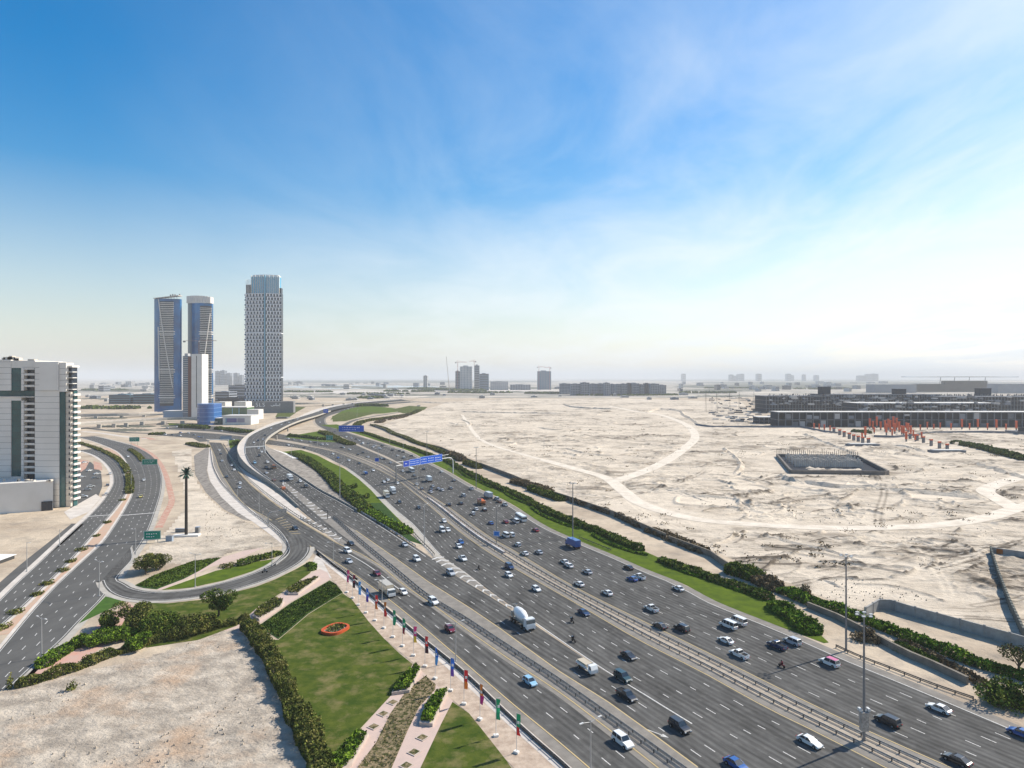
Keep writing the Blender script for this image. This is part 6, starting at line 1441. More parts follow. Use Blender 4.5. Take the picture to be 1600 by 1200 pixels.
lamp('lamp in the boulevard median beside the upper green sign', (205, 760), 735, 'double', ang=R(10))
for o in COL.objects:
    if o.get('label') == 'slim lamp on the loop road lawn nearer the wooden truck': o['label'] = 'slim lamp on the inner kerb of the loop road near the motorcycle'
for k, (px, py, tp) in enumerate([(222, 671, 652), (286, 670, 655), (400, 676, 660), (558, 652, 640), (594, 624, 612), (575, 700, 686), (850, 701, 683), (496, 698, 684), (630, 706, 690)]):
    lamp(['small distant lamp before the long pale viaduct', 'small distant lamp below the slender white tower', 'small distant lamp beside the flyover bend', 'small distant lamp by the far slip ramp', 'small distant lamp on the far bare land', 'small distant lamp on the sandy triangle', 'lone thin pole on the sand field', 'small distant lamp near the green motorway sign', 'small distant lamp on the verge'][k], (px, py), tp, 'single', wmast=.22)

M_sb = mat('sign blue', (.005, .09, .50), .5); M_sg = mat('sign green', (.0, .20, .13), .5); M_sw = mat('sign white', (.8, .8, .8), .5); M_sback = mat('sign back', (.25, .30, .36), .6)
def panel(t, w, h, cx, cz, m, lines=(), y=-.15, arrow=False):
    mb = MB(); mb.box(cx - w / 2, cx + w / 2, y, y + .12, cz - h / 2, cz + h / 2); t = mb.build('sign_panel', m, t)
    mb = MB(); e = .12
    mb.box(cx - w / 2 + .1, cx + w / 2 - .1, y - .02, y - .003, cz - h / 2 + .1, cz - h / 2 + .1 + e); mb.box(cx - w / 2 + .1, cx + w / 2 - .1, y - .02, y - .003, cz + h / 2 - .1 - e, cz + h / 2 - .1)
    mb.box(cx - w / 2 + .1, cx - w / 2 + .1 + e, y - .02, y - .003, cz - h / 2 + .1 + e, cz + h / 2 - .1 - e); mb.box(cx + w / 2 - .1 - e, cx + w / 2 - .1, y - .02, y - .003, cz - h / 2 + .1 + e, cz + h / 2 - .1 - e)
    mb.build('border', M_sw, t)
    if lines:
        mb = MB()
        for (x0, x1, z0, z1) in lines:
            x = cx - w / 2 + x0 * w; xe = cx - w / 2 + x1 * w; zz0 = cz - h / 2 + z0 * h; zz1 = cz - h / 2 + z1 * h; n = max(2, int((xe - x) / (zz1 - zz0) * .8)); r = random.Random(int(x * 100))
            for k in range(n):
                a = x + (xe - x) * k / n; b = a + (xe - x) / n * r.uniform(.35, .6); mb.box(a, b, y - .025, y - .004, zz0 + (zz1 - zz0) * r.uniform(.15, .4), zz1 - (zz1 - zz0) * r.uniform(.15, .4))
        mb.build('lettering', M_sw, t)
def facing(x, y): return math.atan2(y, x) - R(90)
# big blue gantry over the far carriageway: its back faces away, boards face the drivers coming from below
a, b = G(619, 757), G(708, 740)
t = thing('gantry_sign', 'long blue overhead sign on a pale curved gantry across the far carriageway', 'gantry', ((a.x + b.x) / 2, (a.y + b.y) / 2, 0)); d = (b - a); t.rotation_euler.z = math.atan2(d.y, d.x); hl = d.length / 2
h0, h1 = 11.0, 0
hz_ = 13.5
mb = MB(); mb.bar((-hl, 0, 0), (-hl, 0, hz_), .5, .4, 8); mb.build('post', M_poled, t)
mb = MB(); pr = [Vector((hl, 0, 0)), Vector((hl, 0, hz_ * .62)), Vector((hl - .6, 0, hz_ * .82)), Vector((hl - 2.6, 0, hz_ * .96)), Vector((hl - 6, 0, hz_))]
for p, q in zip(pr, pr[1:]): mb.bar(p, q, .45, n=8)
mb.build('post', mat('pale gantry steel', (.6, .6, .58), .5), t)
mb = MB(); mb.bar((-hl, 0, hz_), (hl - 6, 0, hz_), .3, n=6); mb.bar((-hl, .0, hz_ + 2.6), (hl - 6, 0, hz_ + 2.6), .2, n=6); mb.build('beam', _mats['pale gantry steel'], t)
panel(t, 6.2, 4.6, -hl + 10.1, hz_ + .6, mat('sign dark blue', (.01, .05, .38), .5), [(.3, .7, .35, .65)], -.6)
panel(t, 11.8, 5.0, -hl + 19.3, hz_ + .8, M_sb, [(.1, .9, .25, .45), (.1, .9, .55, .75)], -.6)
panel(t, 26, 5.8, -hl + 38.4, hz_ + 1.1, M_sb, [(.05, .3, .25, .42), (.36, .62, .25, .42), (.68, .94, .2, .37), (.05, .3, .55, .75), (.36, .62, .55, .75), (.68, .94, .5, .7)], -.6)
# smaller signs
def signpost(label, px, pyb, w, h, zc, m, rz=0, z0=0, lines=((.15, .85, .55, .75), (.15, .7, .25, .42)), posts=2, cat='road sign', name='road_sign', arm=0):
    g = G(px, pyb, z0); t = thing(name, label, cat, g, rz)
    for s in ((-1, 1) if posts == 2 else (0,)):
        x = s * w * .32 + arm; mb = MB(); mb.bar((x, 0, 0), (x, 0, zc + h * .4), .16, n=6); mb.build('post', M_poled, t)
    if arm: mb = MB(); mb.bar((arm, 0, zc), (-w / 2, 0, zc), .14, n=6); mb.build('arm', M_poled, t)
    panel(t, w, h, 0, zc, m, lines); return t
signpost('green overhead sign board over the right lanes of the boulevard bend', 234, 738, 12.0, 4.6, 8.6, M_sg, R(8))
signpost('green sign board on the boulevard beside the cabinet of the palm mast', 238, 848, 7.6, 4.2, 3.6, M_sg, R(8))
signpost('green sign board at the top of the red pavement', 210, 696, 11, 5, 7, M_sg, R(8))
signpost('blue overhead sign above the merge of the slip road', 549, 680, 34, 8.5, 9, M_sb, R(2))
signpost('small blue sign above the far slip road', 509, 650, 10, 8, 10, M_sb, 0, posts=1)
signpost('green sign beyond the crossing carriageway', 515, 693, 8, 5.5, 7, M_sg, 0, posts=1)
signpost('blue sign hung low on the lamp in the main median', 776, 850.5, 3.0, 2.4, 5.0, mat('sign pale blue', (.02, .16, .5), .5), R(-20), lines=(), posts=1)
signpost('small blue sign on the median lamp left of the gantry', 589, 731, 3.6, 3.2, 7.0, M_sb, 0, lines=(), posts=1)
def portal(label, pa, pb, z0, h, sign=None):
    a, b = G(*pa, z0), G(*pb, z0); d = b - a; t = thing('sign_portal', label, 'gantry', ((a.x + b.x) / 2, (a.y + b.y) / 2, z0), math.atan2(d.y, d.x)); l = d.length / 2; mp_ = _mats['pale gantry steel']
    mb = MB(); mb.bar((-l, 0, 0), (-l, 0, h), .4, n=6); mb.build('post', mp_, t); mb = MB(); mb.bar((l, 0, 0), (l, 0, h), .4, n=6); mb.build('post', mp_, t); mb = MB(); mb.bar((-l - .4, 0, h), (l + .4, 0, h), .45, n=6); mb.build('beam', mp_, t)
    if sign: mb = MB(); mb.box(*sign[:2], .5, .7, *sign[2:]); mb.build('sign_back', M_sback, t)
portal('white portal frame with a grey-blue sign back at the top of the outer slip road', (325, 697), (357, 696), 0, 7, (2, 14, 6, 11))
portal('white portal frame over the flyover at its bend', (383, 710), (414, 708), 7, 6.5)
t = signpost('white cantilever sign arm at the split of the outer slip and loop road', 419, 824, .2, .2, .1, M_sw, posts=1, lines=(), name='cantilever_gantry', cat='gantry')
for c in list(t.children_recursive): bpy.data.objects.remove(c)
mb = MB(); pr = [Vector((0, 0, 0)), Vector((0, 0, 6)), Vector((.6, .4, 7.4)), Vector((2, 1, 7.9)), Vector((8, 4.5, 8.1))]
for p, q in zip(pr, pr[1:]): mb.bar(p, q, .28, n=6)
mb.build('post_and_arm', M_galv, t)
mb = MB(); mb.box(5, 8.6, 2.9, 3.1, 7.2, 9.2, 0); mb.build('sign_back', M_galv, t)
t = signpost('white cantilever sign arm on the strip left of the barrier start', 512, 812, .2, .2, .1, M_sw, posts=1, lines=(), name='cantilever_gantry', cat='gantry')
for c in list(t.children_recursive): bpy.data.objects.remove(c)
mb = MB(); mb.bar((0, 0, 0), (0, 0, 5), .3, n=6); mb.bar((0, 0, 5), (-6, 2, 5.2), .2, n=6); mb.build('post_and_arm', M_galvd, t)

# palm shaped mast
g = G(291, 838); t = thing('palm_mast', 'very tall telecom mast dressed as a palm tree standing on a white base', 'palm mast', g)
hp = PZ(741, g.y); mb = MB(); mb.bar((0, 0, 0), (0, 0, hp), .75, .6, 12); mb.build('trunk', mat('palm trunk', (.05, .045, .04), .9), t)
M_frond = mat('palm frond', (.015, .055, .05), .8, (.03, .07, .05), 1.5)
mb = MB()
for k in range(34):
    a = k * 2.4; e = R(rnd.uniform(-5, 80)); pts = [Vector((0, 0, hp - 1))]; l = rnd.uniform(3.2, 4.6)
    for i in range(1, 6):
        u = i / 5; pts.append(Vector((math.cos(a) * math.cos(e) * l * u, math.sin(a) * math.cos(e) * l * u, hp + math.sin(e) * l * u * 1.3 - 1.2 * u * u * 1.3)))
    for p, q in zip(pts, pts[1:]):
        d_ = (q - p).normalized(); s = Vector((-d_.y, d_.x, 0)); s = s.normalized() if s.length > .01 else Vector((1, 0, 0)); ww = .42
        mb.add([p - s * ww + Vector((0, 0, -.2)), p, q, q - s * ww * .8 + Vector((0, 0, -.2))], [(0, 1, 2, 3)]); mb.add([p + s * ww + Vector((0, 0, -.2)), p, q, q + s * ww * .8 + Vector((0, 0, -.2))], [(0, 1, 2, 3)])
mb.build('frond', M_frond, t, fix=False)['kind'] = 'stuff'
mb = MB(); mb.prism([(-6, -3), (6.5, -1.2), (6, 2.8), (-6, 1.5)], 0, .9); mb.build('base_slab', M_bw, t)
t = thing('equipment_cabinet', 'dark equipment cabinet beside the white base of the palm mast', 'cabinet', G(265, 846)); mb = MB(); mb.box(-1.5, 1.5, -.8, .8, 0, 2.6); mb.build('cabinet_box', M_sback, t); mb = MB(); mb.box(-1.6, 1.6, -.9, .9, 2.61, 2.75); mb.build('lid', M_poled, t)
t = thing('equipment_cabinet', 'low dark frame at the back left of the palm mast base', 'cabinet', G(277, 834) + Vector((0, 3, 0))); mb = MB(); mb.box(-2.4, 2.4, -.3, .3, 0, 1.9); mb.build('cabinet_box', M_poled, t); mb = MB(); mb.box(-2.5, 2.5, -.4, .4, 1.91, 2.0); mb.build('lid', M_sback, t)
t = thing('equipment_cabinet', 'dark unit at the right end of the palm mast base', 'cabinet', G(305, 834) + Vector((0, 2.5, 0))); mb = MB(); mb.box(-.9, .9, -.9, .9, 0, 2.8); mb.build('cabinet_box', M_poled, t); mb = MB(); mb.box(-1, 1, -1, 1, 2.81, 2.95); mb.build('lid', M_sback, t)

# orange planter ring on the lawn
c = G(524, 985); t = thing('planter_ring', 'orange-red ring shaped planter with pale stones and plants on the big lawn', 'planter', c, R(65))
def rr(rx, ry, n=40, e=3.2):
    return [(rx * math.copysign(abs(math.cos(a)) ** (2 / e), math.cos(a)), ry * math.copysign(abs(math.sin(a)) ** (2 / e), math.sin(a))) for a in [2 * math.pi * i / n for i in range(n)]]
Mo = mat('orange ring', (.52, .085, .02), .6, (.40, .07, .02), 1.5); o_, i_ = rr(4.3, 3.5, 40, 2.8), rr(3.6, 2.8, 40, 2.8); n = 40; vs = [(x, y, .02) for x, y in o_] + [(x, y, .85) for x, y in o_] + [(x, y, .85) for x, y in i_] + [(x, y, .25) for x, y in i_]
mb = MB(); mb.add(vs, [(k * n + i, k * n + (i + 1) % n, (k + 1) * n + (i + 1) % n, (k + 1) * n + i) for k in range(3) for i in range(n)]); mb.build('ring_wall', Mo, t)
mb = MB(); mb.prism(i_, .1, .35); mb.build('gravel_bed', M_med, t)
k = 500; a = RS.uniform(0, 6.28, k); q = RS.uniform(0, 1, k) ** .5
foliage('plants', np.stack([np.cos(a) * q * 3.2, np.sin(a) * q * 2.4, .4 + RS.uniform(0, .9, k)], 1), .25, OLIVE, t)

# banners
bcol = {'pink': (.75, .06, .22), 'dred': (.28, .02, .04), 'lblue': (.12, .38, .72), 'blue': (.03, .16, .62), 'purple': (.16, .07, .42), 'red': (.70, .03, .03), 'orange': (.75, .20, .03), 'green': (.01, .30, .13), 'yellow': (.75, .50, .06), 'black': (.06, .02, .03), 'mag': (.6, .03, .2)}
BN = [((542, 926), 'pink', 'pink'), ((551, 935), 'dred', 'black'), ((560, 946), 'lblue', 'lblue'), ((572, 958), 'blue', 'purple'), ((586, 970), 'red', 'orange'), ((600, 982), 'orange', 'red'), ((614, 996), 'green', 'green'), ((629, 1010), 'green', 'dred'), ((646, 1025), 'pink', 'yellow'), ((664, 1042), 'red', 'black'), ((680, 1061), 'blue', 'lblue'), ((704, 1080), 'blue', 'purple'), ((725, 1101), 'red', 'orange'), ((750, 1125), 'orange', 'mag'), ((775, 1151), 'green', 'green'), ((807, 1177), 'green', 'red')]
cn = {'pink': 'pink', 'dred': 'dark red', 'lblue': 'light blue', 'blue': 'blue', 'purple': 'purple', 'red': 'red', 'orange': 'orange', 'green': 'green', 'yellow': 'yellow', 'black': 'black', 'mag': 'magenta'}
for i, (bp_, c1, c2) in enumerate(BN):
    g = G(*bp_); t = thing('banner_pole', '%s banner on a slim pole, %s counted from the loop road' % (cn[c1] if c1 == c2 else cn[c1] + ' and ' + cn[c2], ordinal(i + 1)), 'banner', g, R(-12 + rnd.uniform(-28, 28)), 'row of colourful banners')
    mb = MB(); mb.bar((0, 0, .4), (.0, 0, 8.4), .06, n=6); mb.bar((0, 0, 8.35), (1.05, 0, 8.45), .03, n=4); mb.build('pole', M_head, t)
    mb = MB(); mb.box(-.55, .55, -.4, .4, .02, .5); mb.build('base_block', M_bw, t)
    mb = MB(); n = 12; vs = []
    for k in range(n + 1):
        z = 8.3 - 4.5 * k / n; y = .22 * math.sin(k * .55 + i * 1.7)
        for x in (.06, .32, .60, .88 + .06 * math.sin(k + i)): vs.append((x, y * (x * 1.5), z - .12 * x * (1 + (i * 7 % 5) / 3)))
    fs = [(4 * k + j, 4 * k + j + 1, 4 * k + j + 5, 4 * k + j + 4) for k in range(n) for j in range(3)]
    off = [(a, b + .03, c_) for a, b, c_ in vs]; mb.add(vs + off, fs + [tuple(q + len(vs) for q in f[::-1]) for f in fs])
    mb.m = [1 if (f // 3) % n > n * .55 else 0 for f in range(len(fs))] * 2
    # a pale abstract mark in the middle
    me_m = [mat('banner ' + c1, bcol[c1], .7), mat('banner ' + c2, bcol[c2], .7)]
    mb.build('banner_cloth', me_m, t, fix=False)
    mb = MB(); mb.prism([(.3, -.2), (.8, -.2), (.8, -.16), (.3, -.16)], 6.3, 6.9); mb.build('banner_mark', M_white, t)
# little spot lights on the sand strip
for i, (px, py) in enumerate([(538, 921), (556, 940)]): pass

# ------------------------------------------------------------------ vehicles
def paint(n, c, rough=.3): return mat('paint ' + n, c, rough, coat=.8, spec=.5)
PC = {'white': (.72, .72, .70), 'silver': (.42, .44, .46), 'grey': (.16, .17, .18), 'black': (.022, .023, .026), 'blue': (.02, .09, .30), 'dark blue': (.02, .04, .10), 'light blue': (.25, .45, .60), 'red': (.28, .015, .02), 'dark red': (.16, .012, .02), 'brown': (.20, .09, .04), 'orange': (.50, .13, .03), 'tan': (.50, .42, .30), 'yellow': (.55, .45, .10), 'dark green': (.02, .05, .05)}
M_win = mat('car glass', (.02, .03, .04), .08, spec=.8); M_tyre = mat('tyre', (.02, .02, .02), .9); M_rim = mat('rim', (.3, .3, .3), .4, metal=.6)
M_lampw = mat('headlamp', (.8, .8, .78), .2); M_lampr = mat('tail lamp', (.4, .02, .02), .3); M_chas = mat('chassis', (.03, .03, .03), .8)
def hwf(wl, wt, z0, z1): return lambda z: wl + (wt - wl) * max(0, min(1, (z - z0) / (z1 - z0)))
def wheel_mesh():
    mb = MB(); mb.bar((0, -.12, 0), (0, .12, 0), .34, n=12); r_ = MB(); r_.bar((0, -.13, 0), (0, .13, 0), .2, n=8); return mb.mesh('wheel', M_tyre), r_.mesh('rim', M_rim)
WH, RIM = wheel_mesh()
# each kind: list of (part name, [builder], paintable) ; front = +x
def kinds():
    K = {}
    def sedan(lng=2.3, hood=1.05, roof=1.42, rear=-1.85, boot=True, w=.9, waist=.93, wr=-1.0, fr=.22):
        b = MB(); b.prof([(-lng + .12, .26), (-lng + .02, .42), (-lng, .72), (-lng + .14, waist - .05), (rear - .1, waist + .02), (rear, waist), (hood + .1, waist), (lng - .75, waist - .07), (lng - .28, waist - .19), (lng - .06, waist - .33), (lng, .45), (lng - .12, .26)], hwf(w, w - .06, .35, waist))
        b.prof([(wr, roof - .05), (wr + .08, roof), (fr - .05, roof), (fr, roof - .05)], hwf(w - .21, w - .26, roof - .05, roof))
        for s in (-1, 1):
            for xb, xt in ((hood, fr), (rear + .02, wr), ((hood + rear) / 2, (fr + wr) / 2)):
                b.bar((xb, s * (w - .06), waist - .02), (xt, s * (w - .205), roof - .02), .045, n=4)
            b.box(hood - .35, hood - .15, s * (w + .06) - .07, s * (w + .06) + .07, waist - .03, waist + .1)
        g = MB(); g.prof([(rear, waist + .002), (wr, roof - .055), (fr, roof - .055), (hood, waist + .002)], hwf(w - .08, w - .22, waist, roof))
        return b, g, lng, w
    def add(name, b, g, lng, w, extra=(), wb=None, wr=1.0, axles=None):
        if name in ('saloon_car', 'hatchback', 'suv', 'pickup_truck', 'van'):
            for m_ in (b, g): m_.v = [(x, y * (1 - .13 * (abs(x) / lng) ** 3), z - (.05 * (abs(x) / lng) ** 4 if z > .6 else 0)) for x, y, z in m_.v]
        parts = [('body', b, True, (0, 0, 0)), ('window', g, M_win, (0, 0, 0))]
        for s in (-1, 1):
            h = MB(); h.box(-.05, .02, -.18, .18, -.08, .08); parts.append(('headlight', h, M_lampw, (lng - .02, s * (w - .28), .62)))
            h = MB(); h.box(-.02, .05, -.16, .16, -.08, .08); parts.append(('tail_light', h, M_lampr, (-lng - .03, s * (w - .22), .72)))
        parts += list(extra)
        axles = axles or [lng * .62, -lng * .6]
        K[name] = (parts, [(x, s * (w - .1), .34 * wr, wr) for x in axles for s in (-1, 1)], lng, w)
    add('saloon_car', *sedan()); add('hatchback', *sedan(2.05, .95, 1.5, -1.95, w=.88, wr=-1.55, fr=.25, waist=.97))
    add('suv', *sedan(2.4, 1.0, 1.82, -2.3, w=.97, wr=-2.05, fr=.45, waist=1.1))
    b, g, l, w_ = sedan(2.65, 1.2, 1.75, -.55, w=.95, wr=-.4, fr=.6, waist=1.05); 
    bed = MB(); bed.box(-2.5, -.75, -.72, .72, 1.02, 1.07)
    b.box(-2.6, -.65, -.93, -.83, 1.04, 1.22); b.box(-2.6, -.65, .83, .93, 1.04, 1.22); b.box(-2.62, -2.52, -.82, .82, 1.04, 1.22)
    add('pickup_truck', b, g, l, w_, [('load_bed', bed, M_chas, (0, 0, 0.02))])
    b = MB(); b.prof([(-2.65, .35), (-2.68, 1.2), (-2.6, 1.25), (1.5, 1.25), (2.5, 1.05), (2.65, .8), (2.63, .35)], hwf(.95, .93, .4, 1.2)); b.prof([(-2.55, 2.12), (-2.45, 2.22), (.9, 2.22), (1.05, 2.12)], hwf(.84, .78, 2.1, 2.22))
    for x in (-2.4, -1.2, 0, 1.0):
        for s in (-1, 1): b.bar((x, s * .91, 1.24), (x, s * .82, 2.14), .07, n=4)
    g = MB(); g.prof([(-2.6, 1.252), (-2.55, 2.115), (1.05, 2.115), (1.75, 1.252)], hwf(.91, .82, 1.25, 2.1)); add('van', b, g, 2.65, .95)
    # trucks
    def cab(x0, x1, z1, w=1.15, z0=.6):
        c = MB(); c.prof([(x0, z0), (x0, z1), (x1 - .35, z1), (x1 - .05, z0 + .95), (x1, z0 + .8), (x1, z0)], hwf(w, w - .06, z0, z1)); return c
    c = cab(2.6, 4.2, 2.6); bx = MB(); bx.box(-4.2, 2.4, -1.25, 1.25, 1.05, 3.6); ch = MB(); ch.box(-4.1, 4.0, -.5, .5, .55, 1.04)
    g = MB(); g.prof([(3.6, 1.62), (3.7, 2.45), (3.96, 2.4), (4.18, 1.62)], hwf(1.17, 1.12, 1.6, 2.5))
    add('box_truck', bx, g, 4.2, 1.2, [('cab', c, 'cab', (0, 0, 0)), ('chassis', ch, M_chas, (0, 0, 0))], wr=1.35, axles=[3.2, -2.2, -3.2])
    c = cab(2.4, 4.0, 2.6); bx = MB(); bx.prof([(-3.9, 1.3), (-4.2, 2.5), (2.2, 2.6), (2.2, 1.1)], hwf(1.15, 1.28, 1.1, 2.6)); ld = MB(); ld.prof([(-4.0, 2.4), (-2.6, 3.0), (-.8, 3.25), (1.2, 2.95), (2.1, 2.5)], hwf(1.15, .5, 2.5, 3.2)); ch = MB(); ch.box(-3.9, 3.8, -.5, .5, .6, 1.08)
    add('dump_truck', bx, MB_copy(g, -.2), 4.2, 1.2, [('cab', c, 'cab', (0, 0, 0)), ('load', ld, 'load', (0, 0, 0)), ('chassis', ch, M_chas, (0, 0, 0))], wr=1.4, axles=[3.0, -1.6, -2.8])
    c = cab(1.7, 3.1, 2.2, 1.0, .5); bx = MB(); bx.box(-3.0, 1.6, -1.05, 1.05, .95, 1.1); 
    for s in (-1, 1): bx.box(-3.0, 1.6, s * 1.05 - .04, s * 1.05 + .04, 1.1, 1.6)
    bx.box(-3.04, -2.96, -1.0, 1.0, 1.1, 1.6); ld = MB(); ld.box(-2.7, .9, -.9, .9, 1.11, 1.9); ch = MB(); ch.box(-2.9, 2.9, -.45, .45, .45, .94)
    g2 = MB(); g2.prof([(2.3, 1.35), (2.35, 2.05), (2.78, 2.0), (3.08, 1.35)], hwf(1.02, .98, 1.3, 2.1))
    add('flatbed_truck', bx, g2, 3.1, 1.0, [('cab', c, 'cab', (0, 0, 0)), ('load', ld, 'load', (0, 0, 0)), ('chassis', ch, M_chas, (0, 0, 0))], wr=1.1)
    # mixer
    c = cab(2.9, 4.6, 2.9, 1.2, .7); g3 = MB_copy(g, .4, .25); dr = MB(); seg = [(-3.6, 2.9, .55), (-2.9, 2.75, .95), (-1.6, 2.5, 1.3), (-.2, 2.35, 1.32), (1.2, 2.1, 1.0), (2.2, 1.95, .55)]
    for (x0, z0, r0), (x1, z1, r1) in zip(seg, seg[1:]): dr.bar((x0, 0, z0), (x1, 0, z1), r0, r1, 16)
    fr = MB(); fr.box(-4.2, 4.2, -.55, .55, .7, 1.15); fr.box(-4.3, -3.6, -.9, .9, 1.16, 2.3); fr.box(2.3, 2.75, -1.1, 1.1, 1.16, 2.5)
    hp_ = MB(); hp_.add([(-4.4, -.6, 3.9), (-3.4, -.6, 3.9), (-3.4, .6, 3.9), (-4.4, .6, 3.9), (-4.1, -.3, 3.2), (-3.7, -.3, 3.2), (-3.7, .3, 3.2), (-4.1, .3, 3.2)], [(0, 1, 5, 4), (1, 2, 6, 5), (2, 3, 7, 6), (3, 0, 4, 7), (4, 5, 6, 7)]); hp_.bar((-4.2, 0, 2.2), (-5.2, 0, 1.3), .35, n=8)
    add('mixer_truck', c, g3, 4.6, 1.2, [('drum', dr, 'load', (0, 0, 0)), ('frame', fr, mat('mixer frame', (.30, .28, .25), .7), (0, 0, 0)), ('hopper', hp_, M_galv, (0, 0, 0))], wr=1.5, axles=[3.6, 1.9, -2.0, -3.3])
    b = MB(); b.prof([(-5.2, .4), (-5.25, 1.5), (5.2, 1.5), (5.3, 1.2), (5.25, .4)], hwf(1.22, 1.22, .4, 1.5)); b.prof([(-5.2, 2.45), (-5.1, 2.95), (5.0, 2.95), (5.15, 2.45)], hwf(1.2, 1.1, 2.5, 2.95))
    for x in np.arange(-5.1, 5.2, 1.45):
        for s in (-1, 1): b.bar((x, s * 1.19, 1.48), (x, s * 1.18, 2.47), .07, n=4)
    g = MB(); g.prof([(-5.22, 1.502), (-5.18, 2.448), (5.12, 2.448), (5.22, 1.502)], hwf(1.2, 1.17, 1.5, 2.45)); add('bus', b, g, 5.2, 1.22, wr=1.4)
    return K
def MB_copy(g, dx, dz=0):
    n = MB(); n.v = [(x + dx, y, z + dz) for x, y, z in g.v]; n.f = list(g.f); n.m = list(g.m); return n
K = kinds()
def fixmesh(mb, name, mats):
    import bmesh
    me = mb.mesh(name, mats); bm = bmesh.new(); bm.from_mesh(me); bmesh.ops.recalc_face_normals(bm, faces=bm.faces)
    if name == 'body':
        bmesh.ops.bevel(bm, geom=[e for e in bm.edges if len(e.link_faces) == 2 and e.calc_face_angle(0) > .6 and e.calc_length() > .12], offset=.045, segments=2, affect='EDGES', clamp_overlap=True)
    bm.to_mesh(me); bm.free(); return me
PM = {}
for k, (parts, wh, l, w_) in K.items():
    PM[k] = [(nm, fixmesh(mb, nm, M_white if not isinstance(m, bpy.types.Material) else m), m, loc) for nm, mb, m, loc in parts]
# whole-vehicle low meshes for the far ones: paint, glass/dark, second paint
LOW = {}
for k, (parts, wh, l, w_) in K.items():
    mb = MB()
    for nm, b, m, loc in parts:
        if nm in ('headlight', 'tail_light'): continue
        mi = 0 if m is True else (2 if m in ('cab', 'load') else 1)
        mb.add([(v[0] + loc[0], v[1] + loc[1], v[2] + loc[2]) for v in b.v], b.f, mi)
    for x, y, z, r_ in wh: mb.bar((x, y - .12, z), (x, y + .12, z), .33 * r_, n=8, mi=1)
    LOW[k] = fixmesh(mb, k, [M_white, M_win, M_white])
def slot(o, i, m): o.material_slots[i].link = 'OBJECT'; o.material_slots[i].material = m
KN = {'saloon_car': 'saloon car', 'hatchback': 'hatchback', 'suv': 'tall estate car', 'pickup_truck': 'pickup truck', 'van': 'van', 'box_truck': 'box truck', 'dump_truck': 'dump truck', 'flatbed_truck': 'flatbed truck', 'mixer_truck': 'cement mixer', 'bus': 'bus'}
CAT = {'saloon_car': 'car', 'hatchback': 'car', 'suv': 'car', 'pickup_truck': 'pickup', 'van': 'van', 'box_truck': 'truck', 'dump_truck': 'truck', 'flatbed_truck': 'truck', 'mixer_truck': 'truck', 'bus': 'bus'}
paths = {'C1': (C1.mid(), -1), 'C2': (C2.mid(), -1), 'C2n': (C2lane.mid(), -1), 'C3': (C3.mid(), -1), 'C4': (C4.mid(), 1), 'RB': (RB.mid(), -1), 'W1': (W1.mid(), 1), 'W2': (W2.mid(), -1), 'C0': (C0.mid(), 1)}
GRP = {'C1': 'vehicles on the near carriageway', 'C2': 'vehicles on the flyover and middle carriageway', 'C2n': 'vehicles on the flyover and middle carriageway', 'C3': 'vehicles on the middle carriageway', 'C4': 'vehicles on the far carriageway', 'RB': 'vehicles on the slip road', 'W1': 'vehicles on the boulevard', 'W2': 'vehicles on the boulevard', 'C0': 'vehicles on the loop road'}
def heading(road, p):
    path, sg = paths[road]
    # forward = towards the camera for sg -1
    _, q, ab = nearest(path, p); away = ab if ab.y > 0 else -ab
    if road in ('RB', 'C2', 'C3') and p.x < -300 and False: pass
    d = away if sg == 1 else -away
    return math.atan2(d.y, d.x)
VEH = []
def vehicle(kind, colour, road, px, py, label=None, cab='white', load='white', z=0, rz=None, roof=None):
    zz = z
    g = G(px, py + 1.2, zz)
    if road in ('C2', 'C2n') and z == 0: g = GD(px, py + 1.2); zz = g.z
    g.z = zz + .06
    h = heading(road, g) if rz is None else rz
    far = g.y > 520
    pm = paint(colour, PC[colour]); cm = paint(cab, PC[cab]); lm = paint('matt ' + load, PC[load], .8) if load != 'white' else paint('white', PC['white'])
    if far:
        o = bpy.data.objects.new(kind, LOW[kind]); COL.objects.link(o); slot(o, 0, pm); slot(o, 2, lm if kind in ('dump_truck', 'flatbed_truck') else cm)
        o.location = g; o.rotation_euler = (0, 0, h); o.scale = (1.14,) * 3; root = tag(o, None, CAT[kind], GRP[road])
    else:
        root = thing(kind, None, CAT[kind], g, h, GRP[road]); root.scale = (1.14,) * 3
        for nm, me, m, loc in PM[kind]:
            o = bpy.data.objects.new(nm, me); COL.objects.link(o); o.parent = root; o.location = loc
            if m is True: slot(o, 0, pm)
            elif m == 'cab': slot(o, 0, cm)
            elif m == 'load': slot(o, 0, lm)
        for x, y, z_, r_ in K[kind][1]:
            o = bpy.data.objects.new('wheel', WH); COL.objects.link(o); o.parent = root; o.location = (x, y, z_); o.scale = (r_, 1.2 * r_, r_); q = bpy.data.objects.new('rim', RIM); COL.objects.link(q); q.parent = o
    if label: root['label'] = label
    VEH.append((root, kind, colour, road, px, py)); return root

